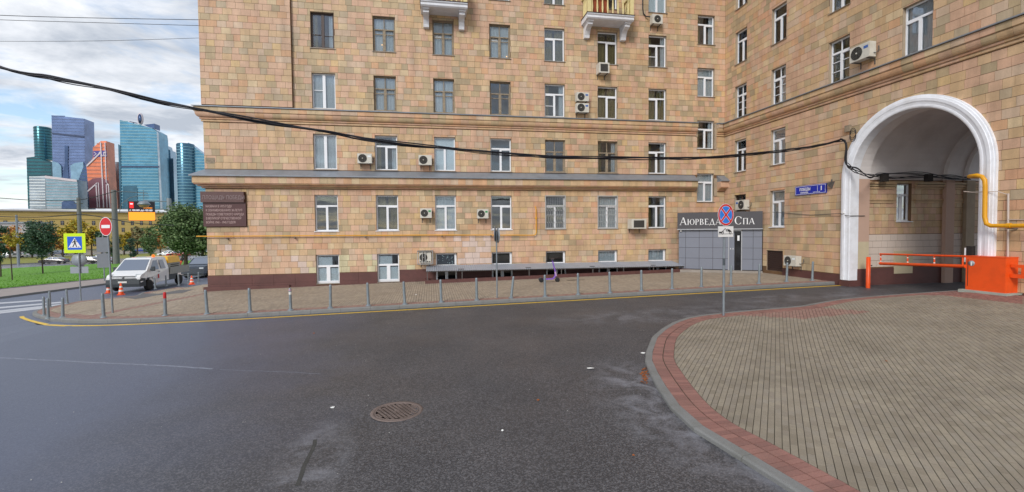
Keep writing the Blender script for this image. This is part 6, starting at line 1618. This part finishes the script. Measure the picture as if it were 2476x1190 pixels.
# ------------------------------------------------------------------ trees
M_bark=mat('bark',(74,62,52),.9,var=.2,scale=6,bump=.4)
def leafm(n,c): 
    m=mat(n,c,.7,var=.22,scale=.9); m.node_tree.nodes['Principled BSDF'].inputs['Specular IOR Level'].default_value=.25; return m
L_green=[leafm('leaf_green_%d'%i,c) for i,c in enumerate([(76,98,62),(94,116,74),(116,136,92)])]
L_dark=[leafm('leaf_dark_%d'%i,c) for i,c in enumerate([(58,82,66),(72,96,74),(86,108,84)])]
L_or=[leafm('leaf_orange_%d'%i,c) for i,c in enumerate([(164,108,66),(186,126,68),(196,150,86)])]
L_ye=[leafm('leaf_yellow_%d'%i,c) for i,c in enumerate([(176,154,60),(200,172,62),(150,146,64)])]
L_br=[leafm('leaf_brown_%d'%i,c) for i,c in enumerate([(130,114,88),(150,130,94),(116,122,84)])]
def tree(x,y,xl,xr,yt,yb,mats,n,leaf,label,shape='round',group=None,zf=zr,dist=None,trunk=.16):
    p=gp(x,y,zf) if dist is None else at(x,y,dist)
    if dist is not None: p.z=zr(p.x)
    K_=(p-CAMP).dot(_F)/FPX
    rng=random.Random(int(x*7+y)); 
    o=empty('tree',p,0,label,'tree',group)
    W=(xr-xl)/2*K_; zt=(CAMP.z+0)  # heights along the sight plane
    r0=ray(x,yt); t=((p-CAMP).dot(_F))/1.0; ztop=(CAMP+ray(x,yt)*t).z-p.z; zbot=(CAMP+ray(x,yb)*t).z-p.z
    cx=((xl+xr)/2-x)*K_; Hc=ztop-zbot; cz=(ztop+zbot)/2
    tr=MB(); lean=rng.uniform(-.02,.02)*ztop
    tr.tube([(0,0,-.1),(lean*.3,0,zbot*.6),(lean+cx*.3,0,zbot+Hc*.3),(lean+cx*.6,0,zbot+Hc*.75)],[trunk,trunk*.8,trunk*.55,trunk*.2],8)
    cl=[]
    K2=max(10,int(n/70))
    for k in range(K2):
        for _ in range(20):
            a=Vector((rng.uniform(-1,1),rng.uniform(-1,1),rng.uniform(-1,1)))
            if shape=='round':
                wz=1.0 if a.z<-.2 else 1.0
                if .25<a.length<1.0: break
            elif shape=='cone':
                rr=(1-a.z)/2*.9+.1
                if math.hypot(a.x,a.y)<rr: break
            elif shape=='column':
                rr=.55+.45*math.cos(a.z*1.35)
                if math.hypot(a.x,a.y)<rr: break
        cl.append(Vector((cx+a.x*W*.82,a.y*W*.82,cz+a.z*Hc/2*.87)))
    for c in cl[::max(1,len(cl)//9)]:
        z0=zbot+Hc*.1+.35*max(0,c.z-zbot); z0=min(z0,c.z)
        tr.tube([(lean*.5+cx*.3,0,z0),((c.x+cx*.3)*.55,c.y*.55,(z0+c.z)/2+.1),tuple(c)],[trunk*.35,trunk*.22,trunk*.06],5)
    tr.build('trunk',M_bark,o)
    cr=MB(); R=min(W,Hc/2)*.30
    for k in range(n):
        c=cl[k%len(cl)]; q=c+Vector((rng.gauss(0,R*.55),rng.gauss(0,R*.55),rng.gauss(0,R*.45)))
        s=leaf*rng.uniform(.6,1.3); u=Vector((rng.gauss(0,1),rng.gauss(0,1),rng.gauss(0,.6))).normalized(); v=u.cross(Vector((rng.gauss(0,1),rng.gauss(0,1),rng.gauss(0,1)))).normalized()
        cr.add([q-u*s,q+v*s*.55,q+u*s,q-v*s*.55],[(0,1,2,3)],(k%len(cl)+rng.choice((0,0,1,2)))%3)
    cr.build('crown',mats,o); return o
tree(449,643,397,497,490,620,L_green,17000,.17,'large dense green tree beside the building corner, behind the truck bed','round',trunk=.3)
tree(489,640,440,540,500,620,L_green,7000,.19,'green tree mostly hidden behind the building corner, trunk at the wall edge','round',trunk=.26,dist=None)
tree(104,664,70,136,528,628,L_dark,5200,.125,'young tree with a loose dark green crown on the lawn left of the crossing sign','round',trunk=.09)
tree(2,672,-30,26,540,635,L_dark,2400,.17,'young dark green tree at the left edge of the lawn','round',trunk=.09)
tree(30,680,12,52,555,600,L_ye,500,.13,'thin bare sapling with few yellow leaves on the lawn','round',trunk=.06)
tree(364,636,344,384,541,622,L_green,3600,.13,'slim columnar green tree above the truck cab','column',trunk=.1)
tree(316,634,303,330,572,626,L_dark,1300,.16,'small dark columnar tree left of the truck roof','column',trunk=.08)
tree(272,640,255,292,570,626,L_dark,1300,.16,'small dark tree behind the lamp post base','column',trunk=.08)
gB='background trees in front of the yellow building'
for (x,y,xl,xr,yt,yb,ms,n,lab,shp) in [
 (78,617,48,108,512,612,L_dark,2200,'dark blue green conifer in front of the yellow building','cone'),
 (24,617,-8,58,545,614,L_or,1600,'orange brown autumn tree far left in front of the yellow building','round'),
 (48,618,20,78,560,614,L_ye,1200,'yellow brown autumn tree left of the conifer foot','round'),
 (126,616,100,156,540,612,L_or,1700,'russet autumn tree right of the conifer','round'),
 (152,615,132,176,556,611,L_or,1300,'orange autumn tree above the crossing sign left edge','round'),
 (182,613,152,214,524,608,L_ye,1900,'tall yellow autumn tree behind the crossing sign','round'),
 (222,612,206,250,540,606,L_ye,1300,'yellow green tree between the two road signs','round'),
 (246,612,232,268,553,607,L_dark,1000,'dark tree behind the no entry sign','round'),
 (300,609,284,326,552,604,L_ye,1200,'yellowing tree right of the lamp post','round'),
 (332,608,312,352,548,604,L_br,1200,'grey brown tree below the orange screen','round'),
 (388,606,374,406,556,602,L_or,1000,'orange tree left of the big green tree','round'),
 (-60,620,-110,-20,530,615,L_or,1200,'orange tree beyond the left end of the lawn','round'),
]: tree(x,y,xl,xr,yt,yb,ms,n,.42,lab,shp,gB,dist=150,trunk=.25)
# grass tufts so the lawn edge is not a clean line
mb=MB(); random.seed(77); 
for k in range(5000):
    x=random.uniform(-60,490); t=random.random(); yb=702-.103*x+ (0); yt_=652-.048*x; p=gp(x,yb+(yt_-yb)*t*t,zr)
    h=random.uniform(.05,.12); a=random.random()*6.3; w2=.04
    b=Vector((p.x,p.y,zr(p.x)+.135)); mb.add([b+Vector((w2*math.cos(a),w2*math.sin(a),0)),b-Vector((w2*math.cos(a),w2*math.sin(a),0)),b+Vector((random.uniform(-.05,.05),random.uniform(-.05,.05),h))],[(0,1,2)])
mb.build('grass',M_grass,None,kind='stuff')
# ------------------------------------------------------------------ lamp posts, masts, wires
def pole(x,yb,yt,wpx,label,cat='lamp post',name='lamp_post',zf=zr,m=None,dist=None):
    p=gp(x,yb,zf) if dist is None else at(x,yb,dist)
    K_=(p-CAMP).dot(_F)/FPX; t=(p-CAMP).dot(_F); zt=(CAMP+ray(x,yt)*t).z-p.z
    o=empty(name,p,-face_angle(p),label,cat); mb=MB(); mb.tube([(0,0,-.1),(0,0,zt*.4),(0,0,zt)],[wpx*K_*.55,wpx*K_*.5,wpx*K_*.42],12); mb.build('pole',m or M_steel,o); return o,K_,zt
M_pole=mat('pole_grey',(112,112,112),.7,metal=.1,var=.1,scale=4)
o,K_,zt=pole(282,640,460,12,'tall grey lamp post behind the no entry sign with a curved arm',m=M_pole)
mb=MB(); mb.tube([(0,0,zt-.3),(24*K_,0,zt-.25),(64*K_,0,zt-.35)],.06,8); mb.tube([(56*K_,0,zt+2*K_),(56*K_,0,zt-26*K_)],.04,6); mb.tube([(48*K_,0,zt-11*K_),(66*K_,0,zt-11*K_)],.04,6)
mb.tube([(8*K_,0,zt-55*K_),(14*K_,0,zt-32*K_),(30*K_,0,zt-17*K_),(50*K_,0,zt-11*K_)],.05,8); mb.build('arm',M_pole,o)
mb=MB(); mb.lathe([(0,.0),(7*K_,-1*K_),(12*K_,-6*K_),(13.5*K_,-10*K_),(11*K_,-11*K_)],(56*K_,0,zt-24*K_),16); mb.build('lamp_shade',M_steel,o)
mb=MB(); mb.lathe([(11*K_,0),(9*K_,-4*K_),(4*K_,-6*K_),(0,-6.5*K_)],(56*K_,0,zt-35*K_),16); mb.build('lamp_bowl',mat('lamp_bowl',(190,150,110),.4),o)
for y_ in (515,535): 
    mb=MB(); mb.box(.1,.35,-.1,.1,(640-y_)*K_*.62,(640-y_)*K_*.62+.25); mb.build('control_box',M_pole,o)
o,K_,zt=pole(197,650,478,9,'grey mast carrying wires behind the crossing sign','mast','mast',m=M_pole)
mb=MB(); mb.box(-.5,.5,-.06,.06,zt-1.0,zt-.85); mb.box(-.35,.35,-.06,.06,zt-2.6,zt-2.5); mb.build('crossarm',M_pole,o)
o,K_,zt=pole(413,615,480,11,'thick pale grey gantry mast beside the orange screen','mast','mast',m=M_steel)
mb=MB(); mb.tube([(0,0,(615-488)*K_),(-48*K_,0,(615-487)*K_)],.12,8); mb.build('arm',M_steel,o)
o,K_,zt=pole(45,640,520,5,'thin pale lamp mast in front of the autumn trees','lamp post','lamp_post',m=M_steel)
# LED screen
def led():
    x0,x1,y0,y1,ym=317.5,368.5,487,533.5,513
    p=gp(343,612,zr); d_=(p-CAMP).dot(_F); K_=d_/FPX
    o=empty('led_screen',CAMP+ray(343,510)*d_,-face_angle(p),'orange and black electronic message screen hanging from the gantry mast','screen')
    M_led=mat('led_orange',(255,148,40),.5,var=0,emit=.75); M_ledd=mat('led_dark',(34,32,42),.5,var=0); M_ledr=mat('led_red',(220,40,40),.5,var=0,emit=.5); M_ledw=mat('led_white',(235,230,240),.5,var=0,emit=.6)
    X=lambda x:(x-343)*K_*1.0; Z=lambda y:(510-y)*K_
    mb=MB(); mb.box(X(x0),X(x1),0,.5,Z(y1),Z(y0)); mb.build('housing',M_frame,o)
    mb=MB(); mb.quad((X(x0+.6),-.02,Z(ym)),(X(x1-.6),-.02,Z(ym)),(X(x1-.6),-.02,Z(y0+.8)),(X(x0+.6),-.02,Z(y0+.8))); mb.build('display',M_ledd,o)
    mb=MB(); mb.quad((X(x0+.6),-.02,Z(y1-.6)),(X(x1-.6),-.02,Z(y1-.6)),(X(x1-.6),-.02,Z(ym)),(X(x0+.6),-.02,Z(ym))); mb.build('display',M_led,o)
    mb=MB(); mb.quad((X(320),-.04,Z(504)),(X(328),-.04,Z(504)),(X(328),-.04,Z(489)),(X(320),-.04,Z(489)));  mb.build('emblem',M_ledr,o)
    mb=MB(); mb.quad((X(321.5),-.06,Z(495)),(X(326.5),-.06,Z(495)),(X(326.5),-.06,Z(492.5)),(X(321.5),-.06,Z(492.5))); mb.build('emblem',M_ledw,o)
    Rm=lambda x,y:Matrix.Translation((X(x),-.05,Z(y)))@Matrix.Rotation(math.pi/2,4,'X')
    text_obj('\u0441 00:00 \u0434\u043e 05:00',5.6*K_,.004,M_ledw,'lettering',o,Rm(320,510.5),sx=1.10,bold=.01)
    text_obj('\u041c\u043e\u0441\u043a\u0432\u0430',4.6*K_,.004,M_led,'lettering',o,Rm(346,504),sx=1.0,bold=.01)
led()
def wire(pts,v,label,r=.03):
    P=[at(x,y,v) for x,y in pts]; return cable('wire',fine(P,5),r,label,'wire')
wire([(-150,28),(0,37),(200,43),(480,48),(640,50)],40,'upper of the thin wires crossing the sky at the top left',.022)
wire([(-150,40),(0,48),(200,54),(480,62),(640,66)],40,'middle thin wire crossing the sky at the top left',.018)
wire([(-150,99),(0,100),(240,99),(480,92),(640,86)],40,'lowest thin wire crossing the cloudy sky at the left',.014)
wire([(-120,520),(0,524),(100,525),(190,519),(240,524),(330,540),(420,545)],58,'dark wire slung from the mast across the autumn trees',.05)
wire([(-120,470),(0,479),(100,485),(197,483),(281,462)],58,'thin wire from the mast to the lamp post before the towers',.04)
# ------------------------------------------------------------------ long yellow building behind the trees
M_yb=mat('yellow_render',(190,164,100),.85,var=.08,scale=.15); M_yb2=mat('pale_cornice',(168,164,162),.8,var=.05,scale=.2); M_win=mat('dark_window',(70,66,64),.3,var=.1,scale=.5)
Pa=at(-420,499,215); zt=Pa.z
v1=215
for _ in range(80):
    q=at(470,513,v1); v1*= (1+ (zt-q.z)/(abs(zt)+5)*.5) if abs(q.z-zt)>.01 else 1
Pb=at(470,513,v1); dv_=Vector((Pb.x-Pa.x,Pb.y-Pa.y)); L=dv_.length; an=math.atan2(dv_.y,dv_.x)
yb_=empty('yellow_building',(Pa.x,Pa.y,-5),an,'long yellow apartment building with a pale cornice behind the autumn trees','building')
Ht=zt+5
mb=MB(); mb.box(0,L,0,16,0,Ht-.8); mb.build('wall',M_yb,yb_)
mb=MB(); mb.box(-.6,L+.6,-.9,16.6,Ht-.8,Ht-.5); mb.box(-.3,L+.3,-.5,16.3,Ht-.5,Ht-.1); mb.build('roof',M_yb2,yb_)
mb=MB(); mb.box(0,L,-.25,-.01,Ht-4.2,Ht-3.9); mb.box(0,L,-.2,-.01,Ht-2.4,Ht-2.2); mb.build('cornice',M_yb,yb_)
mb=MB(); mb.box(-.6,.6,-.06,.02,-1.0,1.0); mw=mb.mesh('window',M_win); mb=MB(); mb.box(-.06,.06,-.09,-.061,-.95,.95); mb.box(-.55,-.07,-.09,-.061,.25,.37); mb.box(.07,.55,-.09,-.061,.25,.37); mf=mb.mesh('frame',M_yb2)
nC=int(L/3.6)
for i in range(nC):
    for j in range(5):
        xw=2+i*3.6; o=bpy.data.objects.new('window',mw); COL.objects.link(o); o.parent=yb_; o.location=(xw,0,Ht-6.0-3.4*j)
        f=bpy.data.objects.new('frame',mf); COL.objects.link(f); f.parent=o
o=empty('house',at(22,575,190),0,'small pale building glimpsed between the trees at the left edge','building'); K_=190/FPX*1.4
mb=MB(); mb.box(-9,6,0,8,-7,5); mb.build('wall',M_yb2,o); mb=MB(); mb.box(-9.4,6.4,-.4,8.4,5,5.6); mb.build('roof',M_zinc,o)
# ------------------------------------------------------------------ glass towers
V=1400
def tmat(n,c,metal=.55,rough=.22,var=.16):
    m=mat(n,c,rough,metal=metal,var=var,scale=.02,fine=.16,bscale=.06,bump=.0); return m
M_teal=tmat('tower_teal',(84,138,164)); M_green2=tmat('tower_green',(50,102,112)); M_purp=tmat('tower_violet',(104,122,160)); M_oran=tmat('tower_orange',(214,124,90),.3,.35); M_lblue=tmat('tower_pale',(126,158,180)); M_greyb=tmat('tower_grey',(150,162,174)); M_navy=tmat('tower_navy',(70,90,126)); M_band=mat('tower_band',(40,60,96),.5,var=0); M_twhite=mat('tower_white',(205,195,200),.6,var=0); M_line=mat('tower_spandrel',(60,92,118),.5,var=.05,scale=.05); M_tdk=tmat('tower_dark',(66,104,124))
def tz(x,y,v): q=at(x,y,v); return q.x,q.z
def tower(label,pts,m,v=V,depth=45,bands=8,bm=None,skew=12,name='glass_tower'):
    """front outline traced at its own distance, real thickness behind it"""
    P=[tz(x,y,v) for x,y in pts]; o=empty(name,(0,v,0),0,label,'tower')
    mb=MB(); mb.prism([(x,0,z) for x,z in P],[(x-skew*.4,depth,z) for x,z in P]); mb.build('facade',m,o)
    if bands:
        mb=MB(); zs_=[z for x,z in P]; z=min(zs_)+bands
        while z<max(zs_)-2:
            xs=[]
            for i in range(len(P)):
                (xa,za),(xb,zb)=P[i],P[(i+1)%len(P)]
                if (za>z)!=(zb>z): xs.append(xa+(xb-xa)*(z-za)/(zb-za))
            xs.sort()
            for a,b in zip(xs[::2],xs[1::2]): mb.box(a+.3,b-.3,-.7,-.02,z,z+bands*.28)
            z+=bands
        mb.build('floor_bands',bm or M_line,o,kind='stuff')
    return o
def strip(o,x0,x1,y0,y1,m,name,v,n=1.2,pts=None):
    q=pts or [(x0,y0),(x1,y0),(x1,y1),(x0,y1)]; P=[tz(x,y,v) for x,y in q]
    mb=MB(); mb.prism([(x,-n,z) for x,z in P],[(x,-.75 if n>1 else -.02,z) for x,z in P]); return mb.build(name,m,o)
def cyl(label,x0,x1,y0,y1,m,v,bm=None,top=None,name='glass_tower'):
    a,b=tz(x0,y0,v),tz(x1,y0,v); zb_=tz(x0,y1,v)[1]; r=(b[0]-a[0])/2; cx=(a[0]+b[0])/2; zt=a[1]
    o=empty(name,(cx,v+r,0),0,label,'tower'); mb=MB(); mb.lathe([(r,zb_),(r,zt),(r*.93,zt+.12*r),(0,zt+.14*r)],n=36); mb.build('facade',m,o)
    mb=MB(); z=zb_+6
    while z<zt-3: mb.lathe([(r*1.001,z),(r*1.012,z),(r*1.012,z+1.8),(r*1.001,z+1.8)],n=36); z+=8
    mb.build('floor_bands',bm or M_line,o,kind='stuff'); return o
M_gl=mat('green_spandrel',(30,66,80),.5,var=.05,scale=.05); M_pl=mat('violet_spandrel',(96,116,158),.5,var=.05,scale=.05); M_tl=mat('teal_spandrel',(118,164,180),.5,var=.05,scale=.05); M_ol=mat('orange_spandrel',(182,114,94),.5,var=.05,scale=.05)
o=cyl('slim dark green cylindrical tower at the far left of the skyline',70.5,108.5,306,384,M_green2,1500,M_gl)
tower('stepped dark green tower block below the slim cylinder',[(64,381),(83,379),(107,388),(122,392),(127,505),(68,505)],M_green2,V+60,40,9,M_gl)
o=tower('broad violet blue tower with a slanted top and a dark band',[(124.5,278.6),(203.5,287),(208,505),(130,505)],M_purp,V+40,45,8,M_pl)
strip(o,0,0,0,0,M_band,'dark_band',V+40,2.0,[(127,321),(204.6,329),(204.8,333),(127.2,325)])
strip(o,0,0,0,0,M_navy,'dark_recess',V+40,1.6,[(157,352),(166,353),(165,395),(168,440),(150,440),(158,392)])
strip(o,0,0,0,0,M_lblue,'curved_bay',V+40,3.0,[(172,401),(182,395),(203,392),(206,440),(174,435)]); strip(o,0,0,0,0,M_lblue,'curved_bay',V+40,3.0,[(128,390),(142,394),(150,402),(151,432),(130,430)])
tower('dark blue block beside the violet tower foot',[(188,440),(203,400),(212,400),(216,505),(188,505)],M_navy,V+20,30,8,M_line)
o=tower('low grey glass slab in front of the green tower',[(70.6,428),(110,425),(111,505),(72,505)],M_greyb,V-80,40,7,M_blind)
o=tower('low pale greenish reflecting glass slab below the violet tower',[(110.5,425),(187,435),(190,505),(112,505)],M_greyb,V-85,40,7,M_tl)
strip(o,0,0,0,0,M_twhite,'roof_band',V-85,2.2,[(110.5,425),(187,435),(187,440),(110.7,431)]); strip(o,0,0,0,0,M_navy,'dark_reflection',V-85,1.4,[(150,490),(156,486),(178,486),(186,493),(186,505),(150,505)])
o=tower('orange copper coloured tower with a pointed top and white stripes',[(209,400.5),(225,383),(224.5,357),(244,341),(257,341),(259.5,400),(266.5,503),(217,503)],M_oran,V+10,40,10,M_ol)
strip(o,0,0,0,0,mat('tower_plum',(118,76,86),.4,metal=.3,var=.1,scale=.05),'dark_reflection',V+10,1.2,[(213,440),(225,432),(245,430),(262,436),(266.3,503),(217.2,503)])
strip(o,0,0,0,0,mat('violet_band',(70,62,140),.5,var=0),'name_band',V+10,1.3,[(226,365.5),(258,364),(259,379),(226.5,380)])
for q in ([(227,368),(233,372.5),(227,377),(229.5,377),(235,372.5),(229.5,368)],[(236,378),(241.5,367),(243,367),(238,378)],[(242.5,367),(247.5,378),(249.8,378),(244.5,367)],[(251,368),(258,367.5),(258,369.5),(253,370.5),(253,376),(258.2,376),(258.2,378),(251,378)]): strip(o,0,0,0,0,M_twhite,'letter',V+10,2.0,q)
for q in ([(243,345),(245.6,345),(253,502),(250.5,502)],[(254,345),(256,345),(261,502),(259,502)],[(210,400),(243.5,368),(243.7,372),(211,404)],[(213,461),(236,441),(236.2,444.5),(213.4,465)],[(232,446),(234.6,444),(238,502),(235.6,502)],[(238,441),(240,443),(243,502),(240.8,502)],[(257,441),(264,446),(268,502),(265.8,502),(262.4,449),(257.2,445)]): strip(o,0,0,0,0,M_twhite,'stripe',V+10,2.2,q)
mb=None
tower('slim pale blue tower between the orange and the big teal tower',[(263.5,390.5),(288,392),(290,505),(268,505)],M_greyb,V+80,35,0)
o=tower('large teal glass tower with a sloping roof and a round disc on top',[(289.5,290),(365,309),(379,317),(381,330),(388,505),(293,505)],M_teal,V,60,8,M_tl)
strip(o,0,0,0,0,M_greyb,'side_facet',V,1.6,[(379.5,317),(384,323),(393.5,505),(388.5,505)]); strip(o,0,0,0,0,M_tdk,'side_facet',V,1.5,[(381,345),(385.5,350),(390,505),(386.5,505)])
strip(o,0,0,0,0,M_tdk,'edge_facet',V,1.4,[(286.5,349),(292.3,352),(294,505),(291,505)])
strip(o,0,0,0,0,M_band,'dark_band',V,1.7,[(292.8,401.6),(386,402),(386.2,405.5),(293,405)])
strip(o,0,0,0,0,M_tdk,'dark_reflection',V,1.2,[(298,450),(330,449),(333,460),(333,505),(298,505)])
P=[tz(x,y,V) for x,y in ((345,301),(371,298),(371.5,311),(356,306))]; mb=MB(); mb.prism([(x,4,z) for x,z in P],[(x,30,z) for x,z in P]); mb.build('roof_block',M_navy,o)
c=tz(337,286.5,V); mb=MB(); mb.lathe([(0,2),(15.5,2),(15.5,7),(0,7)],n=28,axis='y',M=Matrix.Translation((c[0],0,c[1]))@Matrix.Diagonal((.42,1,1,1))); dk=mb.build('roof_disc',M_twhite,o)
mb=MB(); mb.lathe([(0,1.4),(12.5,1.4),(12.5,1.9),(0,1.9)],n=28,axis='y',M=Matrix.Translation((c[0],0,c[1]))@Matrix.Diagonal((.36,1,1,1))); mb.build('disc_face',M_navy,dk)
c=tz(320,296,V); mb=MB(); mb.tube([(c[0]-9,5,c[1]+3),(c[0]+9,5,c[1]-1)],1.0,5); mb.tube([(c[0],5,c[1]+1),(c[0],5,c[1]-8)],1.2,5); mb.build('roof_crane',M_band,o)
o=tower('pale blue glass tower behind the big teal tower, right side',[(388.5,351),(402,351.5),(404,360),(411.5,363),(420,505),(392,505)],M_lblue,V+90,40,8,M_tl)
tower('darker blue block at the right foot of the pale tower',[(406,383),(419,383),(423,505),(410,505)],M_lblue,V+70,30,8,M_line)
o=cyl('dark teal rounded tower next to the building edge',417.5,460,347,505,M_tdk,V-20,M_tl)
strip(o,0,0,0,0,M_tdk,'x',V) if False else None
tower('teal tower with a roof sloping down behind the building edge',[(452,347),(456,345),(492,373),(530,400),(530,505),(456,505)],M_teal,V,45,8,M_tl)
